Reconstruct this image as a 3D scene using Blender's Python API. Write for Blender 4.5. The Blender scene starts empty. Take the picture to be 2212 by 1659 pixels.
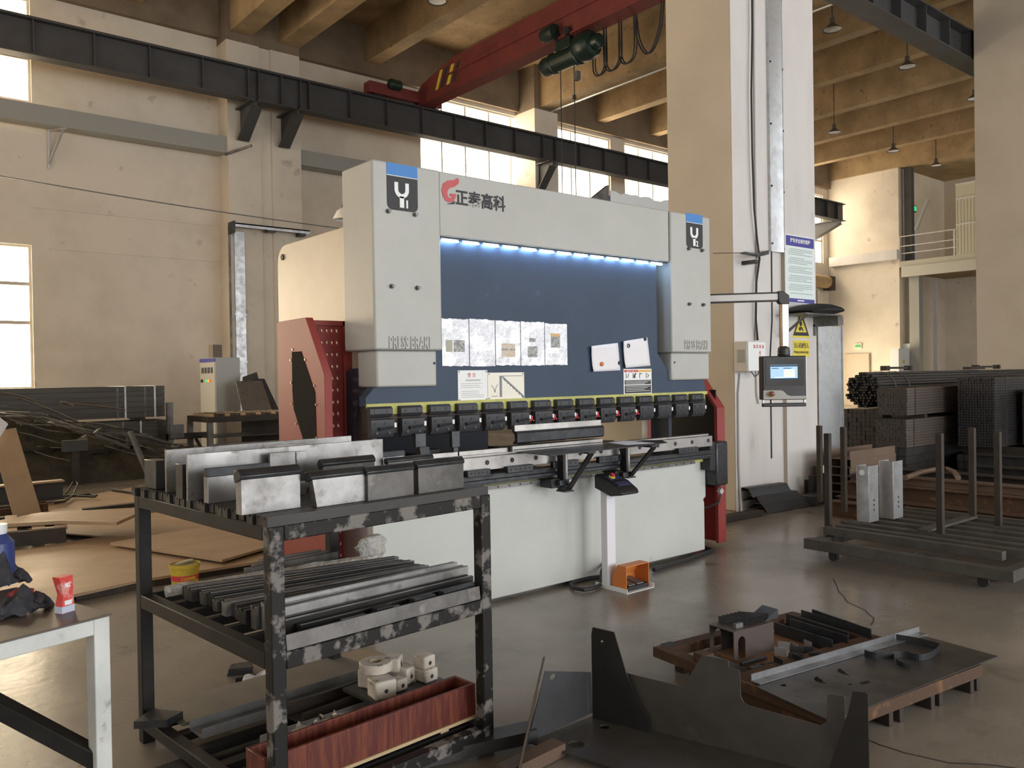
import bpy, bmesh, math, random
from mathutils import Vector, Matrix
from mathutils.geometry import tessellate_polygon
random.seed(7)
SC = bpy.context.scene
COL = SC.collection
V = Vector

# ---------------------------------------------------------------- camera
IW, IH = 2212.0, 1659.0
CX, CY = IW / 2, IH / 2
_vx = V((3286 - CX, 777 - CY)); _vy = V((-370 - CX, 835 - CY))
FPX = math.sqrt(-(_vx.dot(_vy)))
_X = V((_vx.x, _vx.y, FPX)).normalized()
_Y = V((_vy.x, _vy.y, FPX)).normalized()
_Z = _X.cross(_Y)
if _Z.y > 0: _Z = -_Z
EYE = V((0, 0, 1.5))
def _w(c): return V((_X.dot(c), _Y.dot(c), _Z.dot(c)))
def at(px, py, x=None, y=None, z=None):
    """point of the place seen at a photo pixel on the plane x=, y= or z="""
    d = _w(V((px - CX, py - CY, FPX)))
    t = (z - EYE.z) / d.z if z is not None else ((y - EYE.y) / d.y if y is not None else (x - EYE.x) / d.x)
    return EYE + d * t
cam = bpy.data.cameras.new('camera'); co = bpy.data.objects.new('camera', cam); COL.objects.link(co)
_r = _w(V((1, 0, 0))); _u = _w(V((0, -1, 0))); _b = _w(V((0, 0, -1)))
M4 = Matrix((( _r.x, _u.x, _b.x, 0), (_r.y, _u.y, _b.y, 0), (_r.z, _u.z, _b.z, 0), (0, 0, 0, 1)))
co.matrix_world = Matrix.Translation(EYE) @ M4
cam.sensor_fit = 'HORIZONTAL'; cam.sensor_width = 36; cam.lens = FPX / IW * 36
cam.clip_start = .05; cam.clip_end = 200
SC.camera = co

# ---------------------------------------------------------------- materials
def mat(name, col, rough=.5, metal=0.0, var=None, scale=4.0, amount=1.0, lo=.4, hi=.65, bump=0.0, bscale=None,
        stretch=(1, 1, 1), spec=.5, rvar=0.0, spots=None, coat=0.0, detail=6, emit=0, alpha=1, trans=0):
    m = bpy.data.materials.new(name); m.use_nodes = True
    nt = m.node_tree; N = nt.nodes; L = nt.links
    b = N['Principled BSDF']
    c4 = (*col, 1)
    b.inputs['Base Color'].default_value = c4
    b.inputs['Roughness'].default_value = rough
    b.inputs['Metallic'].default_value = metal
    b.inputs['Specular IOR Level'].default_value = spec
    b.inputs['Coat Weight'].default_value = coat
    b.inputs['Alpha'].default_value = alpha
    b.inputs['Transmission Weight'].default_value = trans
    if emit:
        b.inputs['Emission Color'].default_value = c4; b.inputs['Emission Strength'].default_value = emit
    if var is not None or bump or rvar or spots:
        g = N.new('ShaderNodeNewGeometry'); mp = N.new('ShaderNodeMapping')
        mp.inputs['Scale'].default_value = stretch
        L.new(g.outputs['Position'], mp.inputs['Vector'])
        n = N.new('ShaderNodeTexNoise'); n.inputs['Scale'].default_value = scale; n.inputs['Detail'].default_value = detail
        n.inputs['Roughness'].default_value = .62
        L.new(mp.outputs[0], n.inputs['Vector'])
        out = None
        if var is not None:
            r = N.new('ShaderNodeMapRange'); r.inputs[1].default_value = lo; r.inputs[2].default_value = hi
            r.inputs[4].default_value = amount
            L.new(n.outputs[0], r.inputs[0])
            mx = N.new('ShaderNodeMix'); mx.data_type = 'RGBA'
            mx.inputs[6].default_value = c4; mx.inputs[7].default_value = (*var, 1)
            L.new(r.outputs[0], mx.inputs[0]); out = mx.outputs[2]
            L.new(out, b.inputs['Base Color'])
        if spots:
            sc2, lo2, hi2, col2 = spots
            n2 = N.new('ShaderNodeTexNoise'); n2.inputs['Scale'].default_value = sc2; n2.inputs['Detail'].default_value = 8
            L.new(mp.outputs[0], n2.inputs['Vector'])
            r2 = N.new('ShaderNodeMapRange'); r2.inputs[1].default_value = lo2; r2.inputs[2].default_value = hi2
            L.new(n2.outputs[0], r2.inputs[0])
            mx2 = N.new('ShaderNodeMix'); mx2.data_type = 'RGBA'; mx2.inputs[7].default_value = (*col2, 1)
            if out: L.new(out, mx2.inputs[6])
            else: mx2.inputs[6].default_value = c4
            L.new(r2.outputs[0], mx2.inputs[0]); L.new(mx2.outputs[2], b.inputs['Base Color'])
        if rvar:
            r3 = N.new('ShaderNodeMapRange'); r3.inputs[1].default_value = .3; r3.inputs[2].default_value = .7
            r3.inputs[3].default_value = max(.02, rough - rvar); r3.inputs[4].default_value = min(1, rough + rvar)
            L.new(n.outputs[0], r3.inputs[0]); L.new(r3.outputs[0], b.inputs['Roughness'])
        if bump:
            bn = N.new('ShaderNodeTexNoise'); bn.inputs['Scale'].default_value = bscale or scale * 3; bn.inputs['Detail'].default_value = 5
            L.new(mp.outputs[0], bn.inputs['Vector'])
            bp = N.new('ShaderNodeBump'); bp.inputs['Strength'].default_value = bump; bp.inputs['Distance'].default_value = .02
            L.new(bn.outputs[0], bp.inputs['Height']); L.new(bp.outputs[0], b.inputs['Normal'])
    return m
def emis(name, col, s):
    m = bpy.data.materials.new(name); m.use_nodes = True
    nt = m.node_tree; nt.nodes.clear()
    e = nt.nodes.new('ShaderNodeEmission'); e.inputs[0].default_value = (*col, 1); e.inputs[1].default_value = s
    o = nt.nodes.new('ShaderNodeOutputMaterial'); nt.links.new(e.outputs[0], o.inputs[0])
    return m

# ---------------------------------------------------------------- mesh building
class MB:
    def __init__(s, M=None): s.v = []; s.f = []; s.M = M or Matrix()
    def add(s, vs, fs):
        n = len(s.v); s.v += [s.M @ V(p) for p in vs]; s.f += [[i + n for i in f] for f in fs]; return s
    def box(s, x0, x1, y0, y1, z0, z1):
        return s.hexa([(x0, y0, z0), (x1, y0, z0), (x1, y1, z0), (x0, y1, z0), (x0, y0, z1), (x1, y0, z1), (x1, y1, z1), (x0, y1, z1)])
    def hexa(s, p):
        return s.add(p, [(0, 3, 2, 1), (4, 5, 6, 7), (0, 1, 5, 4), (1, 2, 6, 5), (2, 3, 7, 6), (3, 0, 4, 7)])
    def bar(s, p, q, w, h, up=(0, 0, 1), du=0.0, ds=0.0):
        """bar from p to q; w across, h along up; du/ds shift along up / side"""
        p, q, up = V(p), V(q), V(up)
        a = (q - p).normalized(); sd = a.cross(up)
        if sd.length < 1e-4: sd = a.cross(V((1, 0, 0)))
        sd.normalize(); u = sd.cross(a).normalized()
        o = u * du + sd * ds; r = []
        for e in (p, q):
            for (i, j) in ((-1, -1), (1, -1), (1, 1), (-1, 1)): r.append(e + o + sd * (w / 2 * i) + u * (h / 2 * j))
        return s.add(r, [(0, 1, 2, 3), (7, 6, 5, 4), (0, 4, 5, 1), (1, 5, 6, 2), (2, 6, 7, 3), (3, 7, 4, 0)])
    def prism(s, pts, vec):
        """polygon (list of 3d points) pushed along vec"""
        n = len(pts); vec = V(vec); P = [V(p) for p in pts]
        return s.add(P + [p + vec for p in P], [list(range(n))[::-1], [i + n for i in range(n)]] + [[i, (i + 1) % n, (i + 1) % n + n, i + n] for i in range(n)])
    def holed(s, loops, vec):
        """plate with holes: loops[0] outer, the others holes"""
        vec = V(vec); L = [[V(p) for p in l] for l in loops]; flat = [p for l in L for p in l]; n = len(flat)
        tri = tessellate_polygon(L)
        fs = [list(t)[::-1] for t in tri] + [[i + n for i in t] for t in tri]
        o = 0
        for l in L:
            k = len(l)
            for i in range(k): fs.append([o + i, o + (i + 1) % k, o + (i + 1) % k + n, o + i + n])
            o += k
        return s.add(flat + [p + vec for p in flat], fs)
    def cyl(s, p, q, r, n=16, r2=None, caps=True):
        p, q = V(p), V(q); a = (q - p).normalized()
        t = a.orthogonal().normalized(); b = a.cross(t); r2 = r if r2 is None else r2; vs = []
        for e, rr in ((p, r), (q, r2)):
            for i in range(n):
                th = 2 * math.pi * i / n; vs.append(e + t * (rr * math.cos(th)) + b * (rr * math.sin(th)))
        fs = [[i, (i + 1) % n, (i + 1) % n + n, i + n] for i in range(n)]
        if caps: fs += [list(range(n))[::-1], [i + n for i in range(n)]]
        return s.add(vs, fs)
    def tube(s, pts, r, n=8, closed=False):
        pts = [V(p) for p in pts]; m = len(pts); vs = []; prev = None
        for i, p in enumerate(pts):
            a = pts[(i + 1) % m] if (i < m - 1 or closed) else p
            b_ = pts[i - 1] if (i > 0 or closed) else p
            d = (a - b_)
            d = d.normalized() if d.length > 1e-9 else V((0, 0, 1))
            t = (prev - d * prev.dot(d)) if prev else d.orthogonal()
            if t.length < 1e-6: t = d.orthogonal()
            t.normalize(); prev = t; b = d.cross(t)
            rr = r[i] if isinstance(r, (list, tuple)) else r
            for k in range(n):
                th = 2 * math.pi * k / n; vs.append(p + t * (rr * math.cos(th)) + b * (rr * math.sin(th)))
        fs = []
        for i in range(m if closed else m - 1):
            j = (i + 1) % m
            for k in range(n): fs.append([i * n + k, i * n + (k + 1) % n, j * n + (k + 1) % n, j * n + k])
        if not closed: fs += [list(range(n))[::-1], [(m - 1) * n + k for k in range(n)]]
        return s.add(vs, fs)
    def lathe(s, prof, c, axis=(0, 0, 1), n=24):
        """prof: (radius, height) list"""
        c, a = V(c), V(axis).normalized(); t = a.orthogonal().normalized(); b = a.cross(t); vs = []
        for r, h in prof:
            for k in range(n):
                th = 2 * math.pi * k / n; vs.append(c + a * h + t * (r * math.cos(th)) + b * (r * math.sin(th)))
        fs = []
        for i in range(len(prof) - 1):
            for k in range(n): fs.append([i * n + k, i * n + (k + 1) % n, (i + 1) * n + (k + 1) % n, (i + 1) * n + k])
        return s.add(vs, fs)
    def text(s, txt, size, M, depth=.001, width=None, align='LEFT', bold=0.0):
        cu = bpy.data.curves.new('t', 'FONT'); cu.body = txt; cu.size = size; cu.extrude = depth / 2; cu.align_x = align
        cu.offset = bold; cu.resolution_u = 2
        ob = bpy.data.objects.new('t', cu); COL.objects.link(ob)
        dg = bpy.context.evaluated_depsgraph_get(); dg.update()
        me = bpy.data.meshes.new_from_object(ob.evaluated_get(dg))
        xs = [v.co.x for v in me.vertices] or [0]
        k = 1.0
        if width: k = width / max(1e-6, max(xs) - min(xs))
        S = Matrix.Diagonal((k, 1, 1, 1))
        vs = [M @ (S @ v.co) for v in me.vertices]; fs = [list(p.vertices) for p in me.polygons]
        n = len(s.v); s.v += [s.M @ v for v in vs]; s.f += [[i + n for i in f] for f in fs]
        bpy.data.objects.remove(ob); bpy.data.meshes.remove(me); bpy.data.curves.remove(cu)
        return s
    def build(s, name, m, parent=None, bevel=0.0, seg=2, angle=35, loc=None):
        me = bpy.data.meshes.new(name)
        if parent is not None: org = ORG[parent.name]
        elif loc is not None: org = V(loc)
        else:
            xs = [v.x for v in s.v]; ys = [v.y for v in s.v]; zs = [v.z for v in s.v]
            org = V(((min(xs) + max(xs)) / 2, (min(ys) + max(ys)) / 2, min(zs)))
        me.from_pydata([v - org for v in s.v], [], s.f)
        bm = bmesh.new(); bm.from_mesh(me)
        bmesh.ops.recalc_face_normals(bm, faces=bm.faces); bm.to_mesh(me); bm.free()
        me.polygons.foreach_set('use_smooth', [True] * len(me.polygons))
        me.set_sharp_from_angle(angle=math.radians(angle))
        if m: me.materials.append(m)
        o = bpy.data.objects.new(name, me); COL.objects.link(o)
        if parent is not None: o.parent = parent
        else: o.location = org
        ORG[o.name] = org
        if bevel:
            bv = o.modifiers.new('edge', 'BEVEL'); bv.width = bevel; bv.segments = seg; bv.limit_method = 'ANGLE'; bv.angle_limit = math.radians(40)
            bv.harden_normals = False
        return o
ORG = {}
def each(name, m, parent, mbs, bevel=0.0):
    for q in mbs: q.build(name, m, parent, bevel)
def tag(o, label, cat, group=None, kind=None):
    o['label'] = label; o['category'] = cat
    if group: o['group'] = group
    if kind: o['kind'] = kind
    return o
def thing(name, label, cat, loc, group=None):
    o = bpy.data.objects.new(name, None); COL.objects.link(o); o.location = loc; o.empty_display_size = .1
    ORG[o.name] = V(loc); return tag(o, label, cat, group)
def struct(mb, name, m, bevel=0, label=None, parent=None):
    o = mb.build(name, m, parent, bevel)
    o['kind'] = 'structure'
    if label: o['label'] = label
    return o
def solo(mb, name, m, label, cat, group=None, bevel=0, kind=None):
    return tag(mb.build(name, m, None, bevel), label, cat, group, kind)
def dup(src, loc, rz=0.0, label=None, group=None):
    r = src.copy(); COL.objects.link(r); r.location = loc; r.rotation_euler = (0, 0, rz)
    if label: r['label'] = label
    if group: r['group'] = group
    for ch in list(src.children):
        c = ch.copy(); COL.objects.link(c); c.parent = r
        for g in list(ch.children):
            d = g.copy(); COL.objects.link(d); d.parent = c
    return r
def face_M(o, right, up):
    """matrix whose local x/y lie along right/up, local z towards the viewer"""
    r = V(right).normalized(); u = V(up).normalized(); n = r.cross(u)
    return Matrix(((r.x, u.x, n.x, o[0]), (r.y, u.y, n.y, o[1]), (r.z, u.z, n.z, o[2]), (0, 0, 0, 1)))
def circ(c, r, n, ax1=(1, 0, 0), ax2=(0, 0, 1), a0=0.0, a1=2 * math.pi, close=True):
    c, ax1, ax2 = V(c), V(ax1), V(ax2); k = n if close else n - 1
    return [c + ax1 * (r * math.cos(a0 + (a1 - a0) * i / k)) + ax2 * (r * math.sin(a0 + (a1 - a0) * i / k)) for i in range(n)]

# ---------------------------------------------------------------- palette
M = {}
M['wall'] = mat('wall paint', (.74, .67, .565), .85, var=(.63, .565, .47), scale=.9, lo=.42, hi=.72, bump=.08, bscale=14, spots=(2.2, .66, .8, (.33, .29, .25)))
M['white'] = mat('white wall paint', (.64, .62, .605), .8, var=(.54, .52, .505), scale=1.5, lo=.45, hi=.8, bump=.06, bscale=12, stretch=(1, 1, .35), spots=(3, .69, .78, (.42, .4, .39)))
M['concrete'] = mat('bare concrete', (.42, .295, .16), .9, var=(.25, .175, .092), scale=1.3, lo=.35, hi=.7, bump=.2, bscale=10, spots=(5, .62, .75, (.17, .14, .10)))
M['concrete_dark'] = mat('dark bare concrete', (.24, .185, .125), .9, var=(.16, .12, .08), scale=1.3, lo=.35, hi=.7, bump=.2, bscale=10)  # missing light high on the wall is put into this darker colour
M['floor'] = mat('concrete floor', (.255, .23, .195), .27, var=(.165, .15, .128), scale=.8, lo=.38, hi=.68, bump=.05, bscale=16, rvar=.12, spots=(2.6, .60, .74, (.10, .088, .075)), spec=.5, detail=10)
M['grey'] = mat('machine grey paint', (.43, .44, .42), .42, var=(.395, .405, .385), scale=2, bump=.02, bscale=60)
M['apron'] = mat('pale apron paint', (.55, .575, .555), .42, var=(.51, .535, .515), scale=2, bump=.02, bscale=60, spots=(7, .70, .78, (.42, .44, .42)))
M['cream'] = mat('cream frame paint', (.66, .58, .46), .4, var=(.60, .52, .40), scale=2, bump=.02, bscale=60)
M['blue'] = mat('slate blue paint', (.042, .066, .112), .55, var=(.036, .058, .098), spec=.35, scale=3, spots=(9, .68, .8, (.075, .10, .155)))
M['navy'] = mat('dark blue paint', (.035, .045, .075), .5)
M['red'] = mat('red paint', (.27, .042, .038), .5, var=(.24, .036, .032), scale=4)
M['crane_red'] = mat('crane red paint', (.20, .036, .032), .6, var=(.15, .03, .026), scale=2)
M['steel_dark'] = mat('dark tool steel', (.060, .064, .07), .38, .6, var=(.035, .037, .041), scale=12, rvar=.1)
M['steel_bright'] = mat('bright ground steel', (.40, .39, .38), .38, .9, var=(.27, .262, .255), scale=5, rvar=.12, spots=(14, .6, .75, (.26, .25, .24)))
M['steel_mill'] = mat('mill scale sheet steel', (.082, .082, .085), .42, .55, var=(.055, .054, .053), scale=3.5, rvar=.12, spots=(10, .62, .76, (.05, .047, .044)))
M['steel_grey'] = mat('dull grey steel', (.20, .20, .20), .5, .6, var=(.13, .125, .12), scale=5, rvar=.1)
M['galv'] = mat('galvanised sheet', (.56, .58, .60), .36, .75, var=(.44, .455, .47), scale=9, rvar=.1)
M['galv_dull'] = mat('dull galvanised steel', (.26, .27, .285), .42, .7, var=(.19, .195, .205), scale=9, rvar=.1)
M['alu'] = mat('silver aluminium', (.62, .62, .62), .38, .5)
M['black'] = mat('black plastic', (.016, .016, .018), .42)
M['rubber'] = mat('black rubber', (.02, .02, .022), .6)
M['rust'] = mat('rusty steel', (.085, .046, .027), .75, .15, var=(.075, .042, .026), scale=6, spots=(12, .58, .72, (.21, .105, .045)), bump=.1)
M['rust_tan'] = mat('tan weathered steel', (.44, .32, .205), .45, .1, var=(.34, .24, .15), scale=1.4, lo=.35, hi=.7, rvar=.12, spots=(4, .6, .8, (.42, .30, .19)))
M['brown_iron'] = mat('dark rusty iron', (.050, .038, .030), .6, .3, var=(.03, .024, .02), scale=6)
M['frame_black'] = mat('worn black painted frame', (.011, .0105, .0105), .55, .0, spec=.3, var=(.17, .16, .15), scale=9, lo=.515, hi=.575, spots=(20, .62, .7, (.10, .095, .09)))
M['frame_plain'] = mat('black painted steel tube', (.010, .0095, .0095), .55, .0, spec=.3, var=(.018, .017, .016), scale=8)
M['girder'] = mat('dark grey girder paint', (.062, .062, .064), .6, var=(.048, .047, .047), scale=2)
M['paper'] = mat('white paper', (.80, .80, .84), .7)
M['yellow'] = mat('faded yellow green paint', (.52, .52, .16), .6, var=(.40, .40, .14), scale=9)
M['orange'] = mat('orange plastic', (.62, .20, .045), .45)
M['green'] = mat('dark green paint', (.010, .026, .020), .35)
M['tray'] = mat('grey painted duct', (.33, .33, .30), .55)
M['bluelabel'] = mat('blue label', (.035, .20, .55), .35)
M['label'] = mat('white sign sheet', (.78, .82, .83), .35)
M['ink'] = mat('dark ink', (.03, .03, .035), .6)
M['ink_grey'] = mat('grey ink', (.22, .23, .25), .6)
M['ink_red'] = mat('red ink', (.55, .04, .05), .6)
M['sign_yellow'] = mat('sign yellow', (.72, .60, .06), .5)
M['sign_blue'] = mat('sign blue', (.05, .05, .30), .4)
M['pane'] = emis('daylight in the window pane', (1.0, .84, .62), 6.5)
# ================================================================ the hall
YW, XE, XL, YF, ZC = 19.5, 34.3, -7.0, -9.0, 10.75
struct(MB().box(XL, XE, YF, YW, -.2, 0), 'floor', M['floor'])
struct(MB().box(XL - .4, XE + 14, YF - .4, YW + 1, ZC, ZC + .25), 'ceiling', M['concrete'])
# back wall: panels around the window openings  (x0,x1,z0,z1)
WINS = [(-4.6, 3.28, 1.38, 4.35), (-4.6, 3.34, 7.28, 9.42), (12.87, 17.07, 7.3, 9.42), (18.05, 20.5, 7.3, 9.42), (21.2, 24.4, 7.6, 9.42), (29.0, 33.9, 6.2, 9.2)]
def wall_with_holes(name, axis, pos, t, a0, a1, z0, z1, holes, m):
    mb = MB(); xs = sorted({a0, a1, *[h[0] for h in holes], *[h[1] for h in holes]}); zs = sorted({z0, z1, *[h[2] for h in holes], *[h[3] for h in holes]})
    for i in range(len(xs) - 1):
        run = None
        for k in range(len(zs) - 1):
            cx_, cz_ = (xs[i] + xs[i + 1]) / 2, (zs[k] + zs[k + 1]) / 2
            solid = not any(h[0] < cx_ < h[1] and h[2] < cz_ < h[3] for h in holes)
            if solid:
                b = (xs[i], xs[i + 1], zs[k], zs[k + 1])
                if axis == 'y': mb.box(b[0], b[1], pos, pos + t, b[2], b[3])
                else: mb.box(pos, pos + t, b[0], b[1], b[2], b[3])
    return struct(mb, name, m)
wall_with_holes('wall_back', 'y', YW, .3, XL - .4, XE, 0, ZC, WINS, M['wall'])
wn = 0
def window(x0, x1, z0, z1, xs, zs, y=YW, pane='pane'):
    global wn; wn += 1
    r = bpy.data.objects.new('window_%d' % wn, None); COL.objects.link(r); r.location = ((x0 + x1) / 2, y, z0); ORG[r.name] = V(r.location); r['kind'] = 'structure'
    mb = MB(); w = .05
    for x in [x0 + w / 2, x1 - w / 2]: mb.box(x - w / 2, x + w / 2, y + .06, y + .16, z0, z1)
    for z in [z0 + w / 2, z1 - w / 2]: mb.box(x0 + w, x1 - w, y + .06, y + .16, z - w / 2, z + w / 2)
    for x in xs: mb.box(x - .022, x + .022, y + .10, y + .15, z0 + w, z1 - w)
    for z in zs: mb.box(x0 + w, x1 - w, y + .065, y + .155, z - .035, z + .035)
    mb.build('window_frame', M['winframe'], r)
    MB().box(x0, x1, y + .17, y + .19, z0, z1).build('pane', M[pane], r)
    return r
M['winframe'] = mat('window frame', (.62, .56, .48), .5)
M['pane_sun'] = emis('sunlit window pane', (1.0, .82, .56), 11.0)
window(*WINS[0], [-2.2, .6], [2.75, 3.55], pane='pane_sun'); window(*WINS[1], [-2.2, .6], [8.2], pane='pane_sun')
px = lambda p: at(p, 330, y=YW)[0]
window(*WINS[2], [px(959), px(1010), px(1061), px(1108)], []); window(*WINS[3], [px(1238), px(1278)], [])
window(*WINS[4], [px(1383), px(1414)], []); window(*WINS[5], [30.6, 32.3], [7.2])
# concrete ring beam above the windows and painted ledge line
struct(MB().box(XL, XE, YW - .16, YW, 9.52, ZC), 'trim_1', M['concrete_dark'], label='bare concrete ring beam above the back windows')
# frames: wall pillars
def pillar(n, x0, x1, y0, y1, zt, groove=None):
    mb = MB()
    if groove: mb.box(x0, groove[0], y0, y1, 0, zt).box(groove[1], x1, y0, y1, 0, zt).box(groove[0], groove[1], y0 + .05, y1, 0, zt)
    else: mb.box(x0, x1, y0, y1, 0, zt)
    struct(mb, n, M['wall'])
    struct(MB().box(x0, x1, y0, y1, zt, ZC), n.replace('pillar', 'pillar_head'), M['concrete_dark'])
pillar('wall_pillar', 7.2, 9.0, 18.9, YW, 9.35, (7.98, 8.26))
pillar('wall_pillar', 16.35, 17.28, 18.62, YW, 9.45)
pillar('wall_pillar', 25.6, 26.6, 18.75, YW, 9.45)
# free-standing pillars of the hall, the near one doubled at the expansion joint
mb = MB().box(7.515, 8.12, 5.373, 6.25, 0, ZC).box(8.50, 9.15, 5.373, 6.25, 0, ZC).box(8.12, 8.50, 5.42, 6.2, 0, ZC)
M['pillar'] = mat('beige pillar paint', (.55, .49, .40), .85, var=(.48, .425, .345), scale=.9, lo=.42, hi=.72, bump=.06, bscale=14)  # beige body colour; thin white faces cover the near pillar front
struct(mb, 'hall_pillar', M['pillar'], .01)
struct(MB().box(7.516, 8.119, 5.366, 5.3735, 0, 10.7).box(8.501, 9.149, 5.366, 5.3735, 0, 10.7).box(8.121, 8.499, 5.414, 5.4205, 0, 10.7), 'trim_2', M['white'], label='white front of the near pillar')  # thin white faces laid over the beige pillar front
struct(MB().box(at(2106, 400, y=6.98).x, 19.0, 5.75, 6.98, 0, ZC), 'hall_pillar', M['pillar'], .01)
# ceiling beams running from front to back
for (x, w, zb) in [(2.6, .36, 9.83), (5.3, .36, 9.83), (7.55, .5, 9.55), (8.75, .5, 9.55), (11.28, .4, 9.83), (14.2, .36, 9.83), (16.82, .55, 9.5), (19.85, .36, 9.83), (22.5, .36, 9.83), (25.3, .4, 9.83), (28.1, .36, 9.83), (31.0, .36, 9.83)]:
    struct(MB().box(x - w / 2, x + w / 2, YF, YW - .02, zb, ZC), 'ceiling_beam', M['concrete'])
# beams along the pillar row
struct(MB().box(XL, XE, 5.6, 6.1, 9.6, ZC), 'ceiling_beam', M['concrete'])
# left end wall and front wall (behind the camera) with their openings for daylight
LWIN = [(-6, -1.5, 1.2, 5.0), (1.5, 6.5, 1.2, 5.0), (9, 14.5, 1.2, 5.0), (-6, 14.5, 6.8, 9.3)]
wall_with_holes('wall_left', 'x', XL - .3, .3, YF, YW, 0, ZC, LWIN, M['wall'])
FWIN = [(-5, 1, .9, 4.6), (3.0, 9.0, 0, 5.2), (12, 18, .9, 4.6), (21, 30, .9, 4.6), (7, 30, 6.4, 9.3)]
wall_with_holes('wall_front', 'y', YF - .3, .3, XL - .4, XE, 0, ZC, FWIN, M['wall'])
# far end: wall block, recess with balcony, end wall
mb = MB().box(XE, XE + .3, 16.35, YW + .3, 0, 9.85).box(XE + .3, XE + 7, 16.35, 16.65, 0, 9.85)
struct(mb, 'wall_right', M['wall'])
struct(MB().box(XE - .12, XE + 7, 5, YW + .3, 9.85, ZC), 'ceiling_beam', M['concrete'])
struct(MB().box(XE + 7, XE + 7.3, YF, 16.6, 0, ZC).box(XE, XE + 7, YF - .3, YF, 0, ZC), 'wall_end', M['wall'])
struct(MB().box(XE, XE + 7, YF, 16.35, -.2, 0), 'floor_end', M['floor'])

# ---------------------------------------------------------------- daylight and recess fill
def area(name, loc, rot, sx, sy, power, col):
    l = bpy.data.lights.new(name, 'AREA'); l.shape = 'RECTANGLE'; l.size = sx; l.size_y = sy; l.energy = power; l.color = col
    o = bpy.data.objects.new(name, l); COL.objects.link(o); o.location = loc; o.rotation_euler = rot; return o
H = math.pi / 2
for i, (a0, a1, z0, z1) in enumerate(LWIN):
    area('daylight_left', (XL - .45, (a0 + a1) / 2, (z0 + z1) / 2), (0, -H, 0), z1 - z0, a1 - a0, [34, 42, 48, 14][i], (1, .70, .42))
for i, (a0, a1, z0, z1) in enumerate(FWIN):
    area('daylight_front', ((a0 + a1) / 2, YF - .45, (z0 + z1) / 2), (H, 0, 0), a1 - a0, z1 - z0, [150, 640, 330, 220, 190][i], (.97, .96, .95))
area('daylight_end', (36.6, 7.8, 7.6), (H, 0, 0), 3.5, 3, 70, (1, .93, .82))  # unseen lamp added to brighten the recess, no window stands there
w = bpy.data.worlds.new('sky'); SC.world = w; w.use_nodes = True
w.node_tree.nodes['Background'].inputs[0].default_value = (.9, .95, 1, 1); w.node_tree.nodes['Background'].inputs[1].default_value = 1.0
SC.view_settings.view_transform = 'Standard'; SC.view_settings.look = 'None'; SC.view_settings.gamma = 1; SC.view_settings.use_curve_mapping = False
SC.view_settings.exposure = 0.42
# ================================================================ press brake
PB = thing('press_brake', 'large grey press brake with slate blue ram and red side guards', 'press brake', (4.03, 4.9, 0))
def P(n, mb, m, bv=0, par=None, label=None):
    o = mb.build(n, M[m] if isinstance(m, str) else m, par or PB, bv)
    if label: o['label'] = label
    ORG[o.name] = ORG[PB.name]
    return o
XA, XB = 2.468, 5.596
# base
P('base_apron', MB().prism([(XA, 4.313, .03), (XB, 4.313, .03), (XB, 4.313, .42), (XB - .012, 4.313, .45), (XB + .02, 4.313, .47), (XB + .02, 4.313, .765), (XA, 4.313, .765)], (0, .07, 0)), 'apron', .004, label='plain pale grey front apron')
P('base_frame', MB().box(XA + .02, XB - .02, 4.40, 5.0, 0.0, .76).box(2.62, 5.45, 5.0, 5.9, 0, .35), 'grey')
# side frames with throat
def side_frame(x0, x1):
    y0, y1 = 4.47, 5.80
    prof = [(y1, 0), (y1, 2.33)] + [(y1 - .13 + .13 * math.cos(a), 2.34 + .13 * math.sin(a)) for a in [0, .4, .8, 1.2, 1.57]] + [(y0, 2.47), (y0, 1.5), (4.75, 1.42), (4.83, 1.25), (4.83, .8), (4.45, .75), (4.45, 0)]
    return MB().prism([(x0, a, b) for a, b in prof], (x1 - x0, 0, 0))
P('side_frame', side_frame(2.56, 2.64), 'cream', .006, label='cream painted left side frame')
P('side_frame', side_frame(5.42, 5.50), 'cream', .006)
P('port_plug', MB().cyl((2.558, 5.70, 2.385), (2.55, 5.70, 2.385), .022, 16), 'ink')
for xs in (2.515, 5.50):
    P('throat_plate', MB().prism([(xs, 4.80, .78), (xs, 4.80, 1.30)] + [(xs, 4.62 + .18 * math.cos(a), 1.36 + .20 * math.sin(a)) for a in [0, .3, .6, .9, 1.2, 1.5]] + [(xs, 4.40, 1.565), (xs, 4.40, 1.44), (xs, 4.55, 1.36), (xs, 4.60, 1.2), (xs, 4.60, .78)], (.04, 0, 0)), 'navy', .003)
P('throat_lining', MB().prism([(2.53, 4.60, .78), (2.53, 4.60, 1.2), (2.53, 4.545, 1.35), (2.53, 4.42, 1.43), (2.53, 4.40, 1.2), (2.53, 4.45, .78)], (.03, 0, 0)), 'steel_grey')
P('back_panel', MB().box(2.64, 4.35, 5.62, 5.66, .35, 2.3).box(4.35, 5.42, 5.62, 5.66, 1.25, 2.3), 'navy')
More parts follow.
